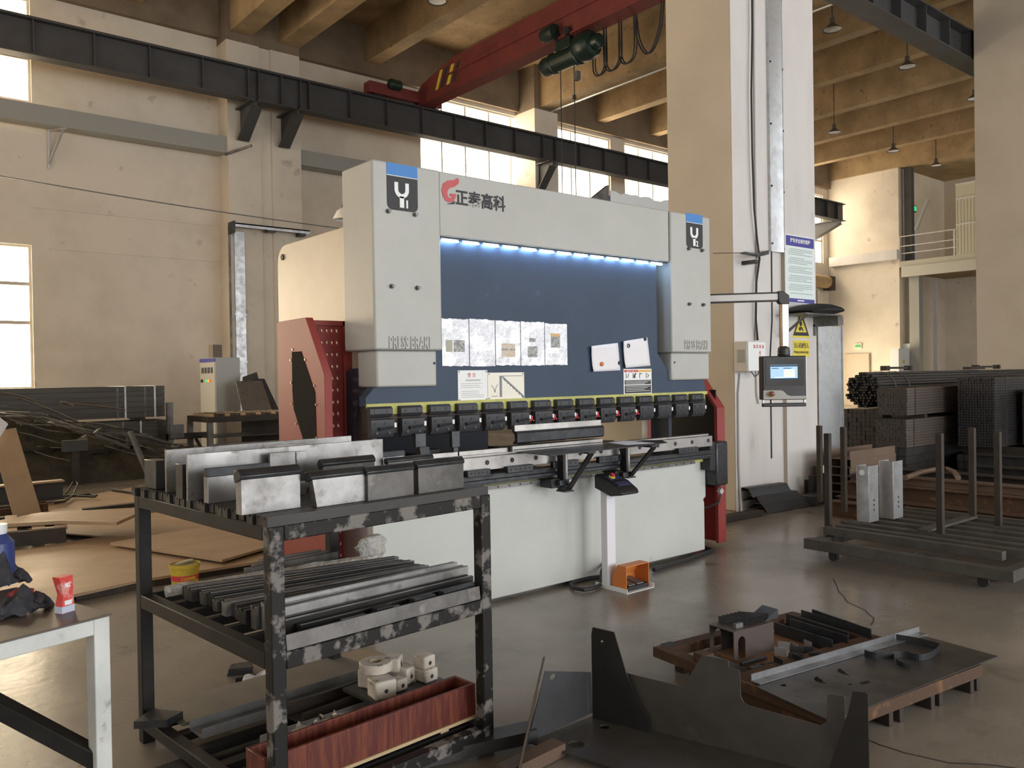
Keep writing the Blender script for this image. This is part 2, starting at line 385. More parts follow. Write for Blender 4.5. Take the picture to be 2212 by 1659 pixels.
# cylinder covers
for k, (a, b, side) in enumerate(((2.454, 2.931, 4.60), (5.113, 5.612, 4.60))):
    P('cylinder_cover', MB().box(a, b, 4.23, side, 1.663, 2.772), 'grey', .012)
    la, lb = ((2.487, 2.912), (5.150, 5.632))[k]
    P('lower_cover', MB().box(la, lb, 4.27, 4.50, 1.443, 1.664), 'grey', .012)
    sx = (2.893, 5.185)[k]
    P('cover_screw', MB().cyl((sx, 4.272, 1.585), (sx, 4.266, 1.585), .008, 12), 'ink')
    bs = ((2.557, 2.478), (2.743, 2.478), (2.573, 2.038), (2.751, 2.038)) if k == 0 else ((5.326, 2.492), (5.495, 2.492), (5.325, 2.05), (5.502, 2.052))
    for (bx, bz) in bs:
        P('cover_bolt', MB().cyl((bx, 4.232, bz), (bx, 4.205, bz), .011, 6).cyl((bx, 4.234, bz), (bx, 4.228, bz), .016, 12), 'steel_grey')
    # badge
    b0, b1 = ((2.551, 2.765), (5.303, 5.511))[k]; zt = 2.766 + .012 * k; zs = zt - .075; zb = zt - .275; r = .035
    o = [(b0, zs), (b0, zb + r)] + [(b0 + r - r * math.cos(t), zb + r - r * math.sin(t)) for t in (.4, .8, 1.2, 1.57)] + [(b1 - r, zb)] + [(b1 - r + r * math.sin(t), zb + r - r * math.cos(t)) for t in (.4, .8, 1.2, 1.57)] + [(b1, zs)]
    bd = P('axis_badge', MB().prism([(x, 4.2295, z) for x, z in o], (0, -.002, 0)), 'ink', label='blue topped black axis badge reading Y%d' % (k + 1))
    P('badge_band', MB().box(b0, b1, 4.2275, 4.2295, zs + .004, zt), 'bluelabel', par=bd)
    P('badge_line', MB().box(b0, b1, 4.2275, 4.2295, zs, zs + .004), 'label', par=bd)
    cx_, cz_ = (b0 + b1) / 2 - .006, zs - .076; R, t_ = .05, .025
    mb = MB(); y = 4.2272
    ring = [(cx_ + (R) * math.cos(a), cz_ + R * math.sin(a)) for a in [math.pi + math.pi * i / 16 for i in range(17)]]
    inner = [(cx_ + (R - t_) * math.cos(a), cz_ + (R - t_) * math.sin(a)) for a in [2 * math.pi - math.pi * i / 16 for i in range(17)]]
    poly = [(cx_ - R, cz_ + .042)] + ring + [(cx_ + R, cz_ + .042), (cx_ + R - t_, cz_ + .042)] + inner + [(cx_ - R + t_, cz_ + .042)]
    mb.holed([[(x, y, z) for x, z in poly]], (0, -.0015, 0))
    mb.box(cx_ - .015, cx_ + .015, y - .0015, y, cz_ - .106, cz_ - R + .01)
    if k == 0: mb.box(cx_ + .030, cx_ + .042, y - .0015, y, cz_ - .106, cz_ - .058)
    else: mb.text('2', .062, face_M((cx_ + .022, y, cz_ - .106), (1, 0, 0), (0, 0, 1)), .0015, bold=.0015)
    P('badge_lettering', mb, 'label', par=bd)
    tx = (2.546, 5.262)[k]
    P('embossed_lettering', MB().text('PRESS BRAKE', .105, face_M((tx, 4.2285, 1.672 + .018 * k), (1, 0, 0), (0, 0, 1)),   .010, width=.305, bold=.0018), 'grey', .0008, label='raised PRESS BRAKE lettering')
# front top beam and logo
tb = P('top_beam', MB().box(2.934, 5.108, 4.245, 4.48, 2.372, 2.772), 'grey', .008)
P('top_deck', MB().box(2.5, 5.56, 4.30, 4.58, 2.60, 2.755), 'grey')
fl_ = [(2.960, 2.62), (2.952, 2.66), (2.965, 2.70), (3.0, 2.722), (3.045, 2.73), (3.075, 2.748), (3.085, 2.735), (3.08, 2.712), (3.052, 2.69), (3.015, 2.677), (2.998, 2.662), (2.993, 2.64), (3.0, 2.62), (3.02, 2.612), (3.032, 2.625), (3.012, 2.628), (3.014, 2.642), (3.06, 2.645), (3.058, 2.625), (3.04, 2.597), (3.01, 2.586), (2.98, 2.592)]
P('maker_flame', MB().holed([[(x, 4.245, z) for x, z in fl_]], (0, -.004, 0)), mat('logo red', (.50, .07, .08), .4), par=tb)
P('maker_lettering', MB().text('正泰高科', .105, face_M((3.055, 4.2435, 2.588), (1, 0, 0), (0, 0, 1)), .003, width=.40, bold=.0025), 'ink', par=tb)
P('maker_mark_foot', MB().prism([(2.985, 4.2435, 2.572), (3.045, 4.2435, 2.58), (3.052, 4.2435, 2.60), (3.02, 4.2435, 2.585)], (0, -.003, 0)), 'ink', par=tb)
lb_ = P('light_bar', MB().box(2.95, 5.09, 4.262, 4.296, 2.362, 2.376), 'black')
M['led'] = emis('led tube', (.42, .66, 1.0), 34)
for i in range(13):
    xx = 2.965 + i * .1635; a, b = xx, xx + .135
    mb = MB(); mb.lathe([(0, 0), (.005, .004), (.008, .02), (.008, .115), (.005, .131), (0, .135)], (a, 4.277, 2.353), (1, 0, 0), 10)
    P('led_lamp', mb, 'led', par=lb_)
# ram
P('ram', MB().prism([(2.426, 4.30, 1.33), (5.621, 4.30, 1.33), (5.60, 4.30, 1.45), (5.15, 4.30, 1.52), (5.02, 4.30, 1.66), (5.02, 4.30, 2.58), (2.80, 4.30, 2.58), (2.80, 4.30, 1.46), (2.483, 4.30, 1.443), (2.426, 4.30, 1.383)], (0, .08, 0)), 'blue', .003)
P('ram_back', MB().box(2.66, 5.40, 4.43, 4.47, 1.35, 2.58), 'navy')
mb = MB().box(2.426, 5.621, 4.286, 4.30, 1.322, 1.347)
for i in range(15): mb.box(2.424 + .2108 * i + .155, min(5.62, 2.424 + .2108 * (i + 1) - .001), 4.286, 4.30, 1.282, 1.322)
P('tool_strip', mb, 'yellow')
P('tool_holder', MB().box(2.43, 5.60, 4.288, 4.36, 1.17, 1.322), 'brown_iron')
# clamps
CX0, CP = 2.424, .2108
def clamp(x0):
    mb = MB(); x1 = .153
    mb.prism([(x0, 4.286, 1.330), (x0, 4.262, 1.330), (x0, 4.246, 1.318), (x0, 4.246, 1.287), (x0, 4.262, 1.268), (x0, 4.286, 1.264)], (x1, 0, 0))
    mb.prism([(x0 + .004, 4.286, 1.258), (x0 + .004, 4.25, 1.258), (x0 + .004, 4.243, 1.252), (x0 + .004, 4.243, 1.176), (x0 + .004, 4.262, 1.148), (x0 + .004, 4.286, 1.143)], (x1 + .004, 0, 0))
    return mb
c0 = P('tool_clamp', clamp(CX0), mat('clamp gunmetal', (.044, .047, .054), .5, .2), .0015)
for (a, z, y, r) in ((.036, 1.303, 4.246, .010), (.118, 1.303, 4.246, .010), (.04, 1.176, 4.243, .009), (.125, 1.176, 4.243, .009)):
    P('clamp_bolt', MB().cyl((CX0 + a, y + .004, z), (CX0 + a, y - .003, z), r, 10), 'black', par=c0)
for a in (.022, .09):
    P('clamp_slot', MB().prism([(CX0 + a + q[0], 4.2445, q[1]) for q in ((0, 1.224), (.008, 1.219), (.034, 1.223), (.034, 1.235), (.008, 1.239), (0, 1.234))], (0, -.005, 0)), 'ink', par=c0)
P('clamp_lever', MB().tube([(CX0 + .052, 4.238, 1.199), (CX0 + .06, 4.236, 1.2), (CX0 + .10, 4.23, 1.204), (CX0 + .15, 4.234, 1.208)], [.011, .008, .006, .006], 8), 'black', par=c0)
P('clamp_sticker', MB().box(CX0 + .158, CX0 + .176, 4.244, 4.262, 1.205, 1.232), 'label', par=c0)
for i in range(1, 15):
    c = c0.copy(); COL.objects.link(c); c.location.x += CP * i
    for g in c0.children:
        if i > 10 and g.name.startswith('clamp_lever'): continue
        d = g.copy(); COL.objects.link(d); d.parent = c
for i in range(5, 11):
    P('red_hook', MB().box(CX0 + CP * i + .158, CX0 + CP * i + .200, 4.240, 4.252, 1.192, 1.200).box(CX0 + CP * i + .178, CX0 + CP * i + .188, 4.240, 4.252, 1.192, 1.228), 'ink_red')
# lower table
P('die_rail', MB().box(2.47, 5.565, 4.20, 4.30, .90, .985).box(2.47, 5.565, 4.235, 4.29, .985, 1.0), 'steel_bright', .002)
for i in range(15): P('rail_screw', MB().cyl((2.62 + .2065 * i, 4.202, .948), (2.62 + .2065 * i, 4.197, .948), .016, 12), 'ink')
for (a, b) in ((3.06, 3.24), (3.38, 3.60), (3.78, 4.02), (4.22, 4.46), (5.10, 5.34)):
    bl = P('die_lock', MB().box(a, b, 4.165, 4.20, .868, .912), 'steel_dark', .003)
    for j in range(5): P('lock_screw', MB().cyl((a + .03 + j * (b - a - .06) / 4, 4.167, .89), (a + .03 + j * (b - a - .06) / 4, 4.162, .89), .007, 8), 'black', par=bl)
P('front_rail', MB().box(2.47, 5.56, 4.19, 4.30, .862, .872).box(2.47, 5.56, 4.205, 4.30, .838, .862).box(2.47, 5.56, 4.185, 4.30, .818, .838).box(2.47, 5.56, 4.22, 4.31, .80, .818), 'steel_dark', .002)
P('marking_strip', MB().box(2.48, 5.60, 4.285, 4.33, .768, .80), 'yellow')
P('slide_track', MB().box(2.48, 5.42, 4.262, 4.29, .762, .786), 'steel_grey')
for i in range(31): P('track_hole', MB().cyl((2.52 + .095 * i, 4.264, .774), (2.52 + .095 * i, 4.26, .774), .0065, 8), 'ink')
# drive box on the right end
db = P('drive_box', MB().box(5.62, 5.775, 4.20, 4.33, .565, .928), 'steel_dark', .015)
P('drive_bracket', MB().box(5.55, 5.62, 4.215, 4.33, .70, .93), 'black')
P('drive_plug', MB().prism([(5.66, 4.205, .515), (5.69, 4.205, .49), (5.72, 4.205, .515), (5.69, 4.205, .545)], (0, .03, 0)), 'alu', par=db)
P('drive_cable', MB().tube([(5.70, 4.24, .57), (5.71, 4.23, .50), (5.69, 4.24, .42), (5.62, 4.30, .38), (5.58, 4.37, .37)], .009), 'rubber')
# red side guards
gx = 2.25
def gy(px, py, x=gx): p = at(px, py, x=x); return (x, p.y, p.z)
yb, yt, yf = gy(598, 697)[1], gy(660, 685)[1], gy(701, 806)[1]
prof = [(yb, .03), (yb, 1.86), (yb - .02, 1.872), (yt, 1.875), (yf, 1.525), (yf, .03)]
gl = P('side_guard', MB().prism([(gx, a, b) for a, b in prof], (.05, 0, 0)), 'red', .004)
win = [gy(*p) for p in ((631, 760), (651, 759), (681, 848), (684, 945), (686, 985), (668, 985), (654, 945), (635, 884), (632, 845))]
P('guard_window', MB().prism([(gx - .002, p[1], p[2]) for p in win], (.004, 0, 0)), mat('black mesh', (.008, .007, .007), .8, spec=.1), par=gl)
q = MB()
for p in ((632, 755), (659, 777), (628, 778), (629, 826), (679, 833), (630, 872), (683, 874), (640, 915), (684, 945)):
    c = gy(*p); P('guard_rivet', MB().cyl((gx - .004, c[1], c[2]), (gx + .01, c[1], c[2]), .007, 8), 'steel_bright', par=gl)
# perforated door between guard and frame
yd = 4.72
pa, pb = at(683, 720, y=yd), at(736, 700, y=yd)
def perforated(x0, x1, y, z0, z1, nx, nz, zlo=None):
    loops = [[(x0, y, z0), (x1, y, z0), (x1, y, z1), (x0, y, z1)]]
    for i in range(nx):
        for k in range(nz):
            cx_ = x0 + (x1 - x0) * (i + 1) / (nx + 1); cz_ = (zlo or z0) + (z1 - (zlo or z0)) * (k + .6) / nz
            loops.append([(cx_, y, cz_ - .017), (cx_ + .0065, y, cz_), (cx_, y, cz_ + .017), (cx_ - .0065, y, cz_)])
    return MB().holed(loops, (0, .012, 0))
P('guard_door', perforated(gx + .05, 2.50, yd, .05, 1.83, 5, 24), 'red', label='red door with diamond holes beside the left guard')
P('door_frame', MB().box(2.50, 2.56, yd - .02, yd + .04, .05, 1.86).box(gx + .05, 2.56, yd - .02, yd + .03, 1.83, 1.86), 'red')
yr = 5.42
pc, pd = at(1400, 945, y=yr), at(1451, 897, y=yr)
P('rear_door', perforated(pc.x, pd.x + .02, yr, .5, 1.35, 5, 11), 'red', label='red perforated rear door seen through the gap')
P('rear_post', MB().box(pc.x - .10, pc.x - .045, yr - .02, yr + .03, .4, 1.35), 'label')
P('rear_post_red', MB().box(pd.x + .02, pd.x + .07, yr - .03, yr + .03, .4, 1.35), 'red')
gr_x = 5.95
rp = [at(*p, x=gr_x) for p in ((1558, 880), (1520, 820))]
yf2 = rp[0].y; yt2 = rp[1].y
gr_ = P('side_guard', MB().prism([(gr_x, a, b) for a, b in [(5.15, .03), (5.15, 1.86), (4.78, 1.875), (yt2, rp[1].z), (yf2, rp[0].z), (yf2, .22), (yf2, .03)]], (.05, 0, 0)), 'red', .004)
P('guard_flange', MB().prism([(gr_x - .06, a, b) for a, b in [(yf2, .03), (yf2, rp[0].z), (yt2, rp[1].z), (4.78, 1.875), (4.82, 1.875), (yt2 + .04, rp[1].z), (yf2 + .03, rp[0].z), (yf2 + .03, .03)]], (.06, 0, 0)), 'red', par=gr_)
P('guard_lining', MB().box(gr_x - .015, gr_x, yf2 + .05, 5.1, .5, 1.35), 'black', par=gr_)
P('guard_foot', MB().box(5.66, 5.95, 4.62, 4.67, .03, .95), 'red')
# back gauge behind the tools
P('back_gauge', MB().box(2.72, 5.2, 4.95, 5.05, .84, .93).box(2.72, 5.3, 5.25, 5.32, .80, .86), 'black')
for xx in (3.05, 3.85): P('gauge_finger', MB().box(xx, xx + .09, 4.62, 4.98, .93, .97).box(xx, xx + .09, 4.58, 4.64, .93, 1.02), 'steel_dark', .003)
P('gauge_shelf', MB().box(2.72, 4.2, 4.55, 4.95, .78, .80), 'black')
# riveted plates on the ram
def plate(n, x0, x1, z0, z1, label, m='label', y=4.2995, t=.003, bv=.0):
    return P(n, MB().box(x0, x1, y - t, y, z0, z1), m, bv, label=label)
pl = plate('warning_plate', 3.09, 3.327, 1.34, 1.539, 'white warning plate with printed safety rules')
for (x, z) in ((3.10, 1.53), (3.317, 1.53), (3.10, 1.35), (3.317, 1.35)): P('rivet', MB().cyl((x, 4.298, z), (x, 4.294, z), .005, 8), 'steel_grey', par=pl)
P('heading', MB().text('警 告', .03, face_M((3.165, 4.2962, 1.497), (1, 0, 0), (0, 0, 1)), .001), 'ink_red', par=pl)
q = MB(); random.seed(3)
q.box(3.15, 3.27, 4.2955, 4.2966, 1.470, 1.480)
for k in range(8):
    z = 1.452 - k * .0125
    if k in (3,): continue
    q.box(3.115, 3.30 - random.random() * .07, 4.2958, 4.2966, z, z + .004)
P('printed_lines', q, mat('pale print', (.50, .49, .50), .6), par=pl)
p2 = plate('force_chart_plate', 3.330, 3.642, 1.343, 1.522, 'cream plate with a diagonal bending force chart', mat('cream plate', (.78, .76, .66), .3))
for (x, z) in ((3.34, 1.512), (3.632, 1.512), (3.34, 1.353), (3.632, 1.353)): P('rivet', MB().cyl((x, 4.298, z), (x, 4.294, z), .005, 8), 'steel_grey', par=p2)
q = MB().box(3.428, 3.448, 4.2955, 4.2966, 1.36, 1.498).box(3.428, 3.63, 4.2955, 4.2966, 1.497, 1.501)
for i in range(22):
    u = i / 21; xx = 3.452 + u * .175; zz = 1.493 - u * .13
    q.box(xx, xx + .010, 4.2955, 4.2966, zz - .008 - .004 * (i % 3), zz + .004)
q.bar((3.36, 4.296, 1.44), (3.387, 4.296, 1.405), .004, .001, (0, 1, 0)).bar((3.412, 4.296, 1.445), (3.387, 4.296, 1.405), .004, .001, (0, 1, 0)).box(3.382, 3.392, 4.2955, 4.2966, 1.392, 1.408).box(3.36, 3.41, 4.2955, 4.2966, 1.365, 1.369)
P('chart', q, 'ink_grey', par=p2)
p3 = plate('danger_plate', 4.625, 4.941, 1.346, 1.537, 'red headed danger plate with four hand pictograms', 'label')
P('danger_heading', MB().box(4.632, 4.78, 4.2955, 4.2965, 1.512, 1.53), 'ink_red', par=p3)
P('caution_heading', MB().box(4.78, 4.934, 4.2955, 4.2965, 1.512, 1.53), mat('sign amber', (.70, .45, .12), .5), par=p3)
P('heading_lettering', MB().text('▲危 险  ▲小 心', .016, face_M((4.655, 4.295, 1.515), (1, 0, 0), (0, 0, 1)), .0008), 'label', par=p3)
q = MB().box(4.635, 4.932, 4.2955, 4.2965, 1.418, 1.452).box(4.635, 4.932, 4.2955, 4.2965, 1.352, 1.412)
for (xx) in (4.65, 4.725, 4.80, 4.875):
    q.box(xx, xx + .006, 4.2955, 4.2965, 1.465, 1.505)
q.bar((4.668, 4.296, 1.47), (4.68, 4.296, 1.50), .006, .001, (0, 1, 0)).box(4.735, 4.755, 4.2955, 4.2965, 1.468, 1.49).bar((4.74, 4.296, 1.49), (4.765, 4.296, 1.503), .01, .001, (0, 1, 0)).box(4.806, 4.83, 4.2955, 4.2965, 1.497, 1.503).bar((4.89, 4.296, 1.50), (4.91, 4.296, 1.485), .005, .001, (0, 1, 0)).bar((4.91, 4.296, 1.485), (4.89, 4.296, 1.47), .005, .001, (0, 1, 0))
P('pictogram', q, 'ink', par=p3)
q = MB()
for k in range(7):
    z = (1.442, 1.432, 1.422, 1.402, 1.39, 1.378, 1.366)[k]
    q.box(4.645, 4.92 - .03 * (k % 3), 4.2948, 4.2956, z, z + .003)
P('printed_lines', q, 'label', par=p3)
# front support arms
def support(px0, px1, ytop, pxb, yb_):
    p0 = at(px0, ytop, y=4.17); x = p0.x; z = .998
    tip = V((x, 3.87, z)); low = at(pxb, yb_, y=4.14)
    a = P('support_arm', MB().box(x - .035, x + .035, tip.y, 4.20, z - .018, z - .002), 'black', .003)
    P('arm_post', MB().cyl((x + .012, 4.14, low.z + .01), (x + .012, 4.14, z - .018), .017, 14), 'steel_bright', par=a)
    P('arm_web', MB().box(x - .028, x - .012, 4.12, 4.18, low.z, z - .018), 'black', par=a)
    P('arm_brace', MB().bar((x + .01, tip.y + .02, z - .02), (x + .01, 4.11, low.z + .01), .045, .012, (0, 1, 1)), 'black', par=a)
    P('arm_foot', MB().box(x - .04, x + .04, 4.09, 4.18, low.z - .006, low.z + .004), 'black', par=a)
    P('arm_slider', MB().box(x - .11, x - .02, 4.15, 4.27, .735, .80), 'black', .004, par=a)
    P('arm_lock', MB().box(x - .07, x + .02, 4.11, 4.16, .752, .79), 'steel_dark', .003, par=a)
    P('arm_sticker', MB().box(x + .015, x + .055, 4.118, 4.122, .745, .785), 'label', par=a)
    return x, z, tip.y
A1 = support(1212, 1268, 983, 1215, 1060); A2 = support(1347, 1398, 967, 1350, 1030)
# operator arm with control panel
RV = V((.772, -.635, 0)).normalized(); NV = V((-.635, -.772, 0)).normalized(); UV = V((0, 0, 1))
e0 = V((5.50, 5.09, 0)); e1 = V((6.36, 4.09, 0)); el = at(1690, 641, y=4.07)
dirv = (V((el.x, el.y, 0)) - e0).normalized()
arm = P('control_arm', MB().bar((e0.x, e0.y, el.z), (el.x, el.y, el.z), .055, .062), 'alu', .006)
P('arm_edge', MB().bar((e0.x, e0.y, el.z + .036), (el.x, el.y, el.z + .036), .06, .008).bar((e0.x, e0.y, el.z - .036), (el.x, el.y, el.z - .036), .06, .008), 'black', par=arm)
P('arm_bracket', MB().bar((e0.x - .05, e0.y + .05, el.z - .02), (e0.x + .1, e0.y - .1, el.z - .02), .12, .14), 'grey', .01, par=arm)
B = Matrix(((RV.x, NV.x, 0, el.x), (RV.y, NV.y, 0, el.y), (0, 0, 1, 0), (0, 0, 0, 1)))   # local x right, y towards the viewer, z up
ez = el.z
P('arm_elbow', MB(B).prism([(-.045, -.035, ez + .047), (-.005, -.035, ez + .047), (.05, -.035, ez + .01), (.05, -.035, ez - .066), (-.025, -.035, ez - .066), (-.045, -.035, ez - .045)], (0, .07, 0)), 'black', .006, par=arm)
pz = at(1691, 769, y=4.07).z; pzb = at(1691, 862, y=4.07).z; dx = .008
P('arm_drop', MB(B).box(-.018, .046, -.03, .03, pz + .07, ez - .06), 'alu', .008, par=arm)
P('arm_drop_edge', MB(B).box(-.024, -.018, -.02, .02, pz + .07, ez - .06), mat('bronze trim', (.42, .25, .12), .4, .4), par=arm)
P('swivel', MB(B).lathe([(0, .095), (.02, .093), (.045, .075), (.05, .06), (.05, .045), (.053, .045), (.053, .03), (.05, .03), (.05, .02), (.053, .02), (.053, .005), (.05, .0)], (.006, 0, pz), n=20), 'black', par=arm)
pn = P('control_panel', MB(B).box(-.187, .19, -.09, .03, pzb - .006, pz), 'black', .008)
P('panel_side', MB(B).box(.186, .192, -.085, .025, pzb, pz - .004), 'alu', par=pn)
P('panel_bezel', MB(B).box(-.16, .17, .03, .033, pzb + .115, pz - .03), mat('panel glass', (.01, .011, .013), .2), par=pn)
sx0, sx1, sz0, sz1 = -.122, .112, pz - .20, pz - .078
sc_ = P('screen', MB(B).box(sx0, sx1, .033, .035, sz0, sz1), emis('screen glow', (.42, .62, .85), .95), par=pn)
P('screen_table', MB(B).box(sx0 + .115, sx1 - .025, .0345, .0358, sz0 + .016, sz0 + .082).box(sx0 + .04, sx0 + .112, .0345, .0358, sz0 + .012, sz0 + .018), emis('screen white', (.85, .95, .95), 1.0), par=sc_)
P('screen_bar', MB(B).box(sx0, sx1, .0345, .0358, sz1 - .014, sz1 - .002).box(sx0 + .01, sx0 + .07, .0345, .0358, sz1 - .032, sz1 - .026).box(sx0 + .11, sx0 + .18, .0345, .0358, sz1 - .032, sz1 - .026).box(sx0, sx1, .0345, .0358, sz0, sz0 + .007), emis('screen dark', (.05, .10, .17), .6), par=sc_)
P('screen_row', MB(B).box(sx0 + .115, sx1 - .025, .0356, .0366, sz0 + .036, sz0 + .041).box(sx0 + .115, sx1 - .025, .0356, .0366, sz0 + .058, sz0 + .063), emis('screen yellow', (.7, .8, .35), .8), par=sc_)
P('panel_fascia', MB(B).prism([(-.185, .0302, pzb), (.188, .0302, pzb), (.188, .0302, pzb + .026), (.05, .0302, pzb + .026), (.02, .0302, pzb + .036), (-.01, .0302, pzb + .068), (-.035, .0302, pzb + .077), (-.185, .0302, pzb + .077)], (0, .003, 0)), mat('fascia grey', (.36, .36, .33), .45), par=pn)
es = P('stop_collar', MB(B).lathe([(.026, 0), (.026, .006), (.016, .012)], (-.115, .033, pzb + .045), (0, 1, 0), 18), 'sign_yellow', par=pn)
P('stop_button', MB(B).lathe([(.012, .004), (.012, .02), (.023, .022), (.022, .034), (.012, .038), (0, .038)], (-.118, .033, pzb + .047), (0, 1, 0), 18), mat('stop button', (.16, .03, .02), .4), par=pn)
P('panel_handle', MB(B).box(-.19, .187, -.01, .03, pzb - .066, pzb - .034), 'black', .006, par=pn)
P('handle_bracket', MB(B).box(-.187, -.175, -.005, .02, pzb - .05, pzb - .004).box(.172, .184, -.005, .02, pzb - .05, pzb - .004).box(-.105, -.099, 0, .01, pzb - .05, pzb - .004), 'alu', par=pn)
# ================================================================ things on and in front of the press brake
def sheet(n, pts, t, m, label, cat, group=None, y=4.2995):
    """flat sheet hanging on the ram face: pts are (x,z)"""
    return solo(MB().holed([[(x, y, z) for x, z in pts]], (0, -t, 0)), n, M[m] if isinstance(m, str) else m, label, cat, group)
M['sleeve'] = mat('glossy plastic sleeve', (.36, .38, .44), .10, var=(.62, .63, .66), scale=9, lo=.5, hi=.54, bump=.8, bscale=15, spec=1.0, coat=1.0)
edges = [2.969, 3.184, 3.398, 3.616, 3.834, 4.05]
what = ['with two small photos side by side on its page', 'showing a page with no picture', 'with a tan picture of punch tools', 'with two small stacked pictures', 'with one dark and orange picture near its top']
M['pic_dark'] = mat('printed dark picture', (.13, .15, .15), .35, var=(.5, .5, .46), scale=60); M['pic_tan'] = mat('printed tan picture', (.50, .40, .28), .35, var=(.62, .56, .47), scale=70)
M['pic_olive'] = mat('printed olive picture', (.36, .36, .26), .35); M['pic_orange'] = mat('printed orange picture', (.62, .36, .12), .35)
for i in range(5):
    a, b = edges[i] + .003, edges[i + 1] - .003
    zt = 1.866 - .001 * i + (0, .004, 0, .002, -.004)[i]; zb = 1.567 + (0, -.003, .003, .002, .004)[i]
    r = thing('document_sleeve', 'glossy document sleeve on blue ram, ' + what[i], 'document sleeve', ((a + b) / 2, 4.3, zb), 'row of plastic document sleeves')
    n = 10; mb = MB()
    top = [(a + (b - a) * k / n, zt + random.uniform(-.004, .003)) for k in range(n + 1)]; bot = [(a + (b - a) * k / n, zb + random.uniform(-.003, .003)) for k in range(n + 1)]
    mb.holed([[(x, 4.2995, z) for x, z in top + bot[::-1]]], (0, -.003, 0)); mb.build('sleeve', M['sleeve'], r)
    def pic(x0, x1, z0, z1, m): MB().box(a + x0, a + x1, 4.2955, 4.2963, zb + z0, zb + z1).build('picture', M[m], r)
    if i == 0: pic(.03, .08, .09, .165, 'pic_olive'); pic(.09, .175, .09, .165, 'pic_dark')
    if i == 2: pic(.05, .165, .055, .145, 'pic_tan'); MB().box(a + .05, a + .165, 4.2945, 4.2954, zb + .10, zb + .112).build('picture_band', M['pic_dark'], r)
    if i == 3: pic(.06, .145, .055, .13, 'pic_dark'); pic(.075, .13, .16, .185, 'pic_dark')
    if i == 4: pic(.055, .14, .12, .20, 'pic_dark'); pic(.055, .14, .20, .22, 'pic_orange')
# two curled drawings held by magnets
def note(n, c, label):
    (x0, z0), (x1, z1), (x2, z2), (x3, z3) = c     # tl tr br bl
    mb = MB(); nx, nz = 8, 8; vs = []; fs = []
    for j in range(nz + 1):
        for i in range(nx + 1):
            u, v = i / nx, j / nz
            x = (x0 * (1 - u) + x1 * u) * (1 - v) + (x3 * (1 - u) + x2 * u) * v; z = (z0 * (1 - u) + z1 * u) * (1 - v) + (z3 * (1 - u) + z2 * u) * v
            d = .004 + .022 * max(0, (1 - u) * 1.3 - .5) ** 2 + .03 * max(0, v - .75) * (1 - u) + .012 * max(0, .35 - v) * max(0, .5 - u) * 4
            vs.append((x, 4.2985 - d, z))
    for j in range(nz):
        for i in range(nx): k = j * (nx + 1) + i; fs.append([k, k + 1, k + nx + 2, k + nx + 1])
    mb.add(vs, fs); o = solo(mb, n, M['paper'], label, 'paper', 'drawings pinned on the ram')
    sm = o.modifiers.new('thick', 'SOLIDIFY'); sm.thickness = .0008
    return o
note('paper_note', ((4.265, 1.705), (4.565, 1.733), (4.588, 1.527), (4.283, 1.52)), 'curled white drawing on the blue ram pinned by an orange magnet')
note('paper_note', ((4.603, 1.745), (4.895, 1.779), (4.927, 1.56), (4.625, 1.545)), 'tilted white drawing on the blue ram with a dark corner magnet')
def magnet(x, z, y, r, m, label):
    solo(MB().lathe([(0, 0), (r, 0), (r, .009), (r * .8, .013), (0, .013)], (x, y, z), (0, -1, 0), 18), 'magnet', M[m] if isinstance(m, str) else m, label, 'magnet', 'magnets on the ram')
magnet(4.382, 1.575, 4.288, .0165, mat('orange magnet', (.62, .17, .03), .4), 'round orange magnet on the left curled drawing')
magnet(4.577, 1.583, 4.30, .0155, 'ink', 'round black magnet between the two pinned drawings')
magnet(4.865, 1.765, 4.296, .013, 'ink', 'small black magnet at the top corner of the right drawing')
solo(MB().lathe([(.011, 0), (.016, .002), (.016, .006), (.011, .008), (.009, .004), (.011, 0)], (4.667, 4.285, 1.713), (0, -1, 0), 18), 'ring_magnet', M['ink'], 'black ring magnet near the upper edge of the right drawing', 'magnet', 'magnets on the ram')
# punches in the clamps
r = thing('bending_punch', 'long dark gooseneck bending punch clamped under the ram', 'punch', (3.9, 4.2, 1.045))
MB().box(3.49, 4.30, 4.222, 4.252, 1.132, 1.172).build('tang', M['steel_bright'], r, .001)
MB().prism([(3.487, 4.252, 1.134), (3.487, 4.20, 1.131), (3.487, 4.19, 1.118), (3.487, 4.192, 1.06), (3.487, 4.20, 1.052), (3.487, 4.235, 1.047), (3.487, 4.24, 1.053), (3.487, 4.215, 1.075), (3.487, 4.225, 1.115)], (.813, 0, 0)).build('blade', M['steel_dark'], r, .001)
pp = at(911, 955, y=4.22)
r = thing('gooseneck_punch', 'short dark gooseneck punch hanging under the third clamp from the left', 'punch', (pp.x, 4.22, pp.z - .06))
MB().box(pp.x - .04, pp.x + .035, 4.225, 4.25, 1.07, 1.16).build('tang', M['steel_dark'], r, .002)
MB().prism([(pp.x - .03, 4.25, 1.08), (pp.x - .03, 4.20, 1.08), (pp.x - .03, 4.17, .99), (pp.x - .03, 4.19, .975), (pp.x - .03, 4.225, 1.02)], (.07, 0, 0)).build('hook', M['steel_dark'], r, .002)
pp = at(983, 945, y=4.23)
solo(MB().box(pp.x - .03, pp.x + .03, 4.22, 4.25, 1.06, 1.16).box(pp.x - .018, pp.x + .018, 4.222, 4.248, 1.03, 1.06), 'punch_segment', M['steel_dark'], 'short straight punch segment under the fourth clamp from the left', 'punch', bevel=.002)
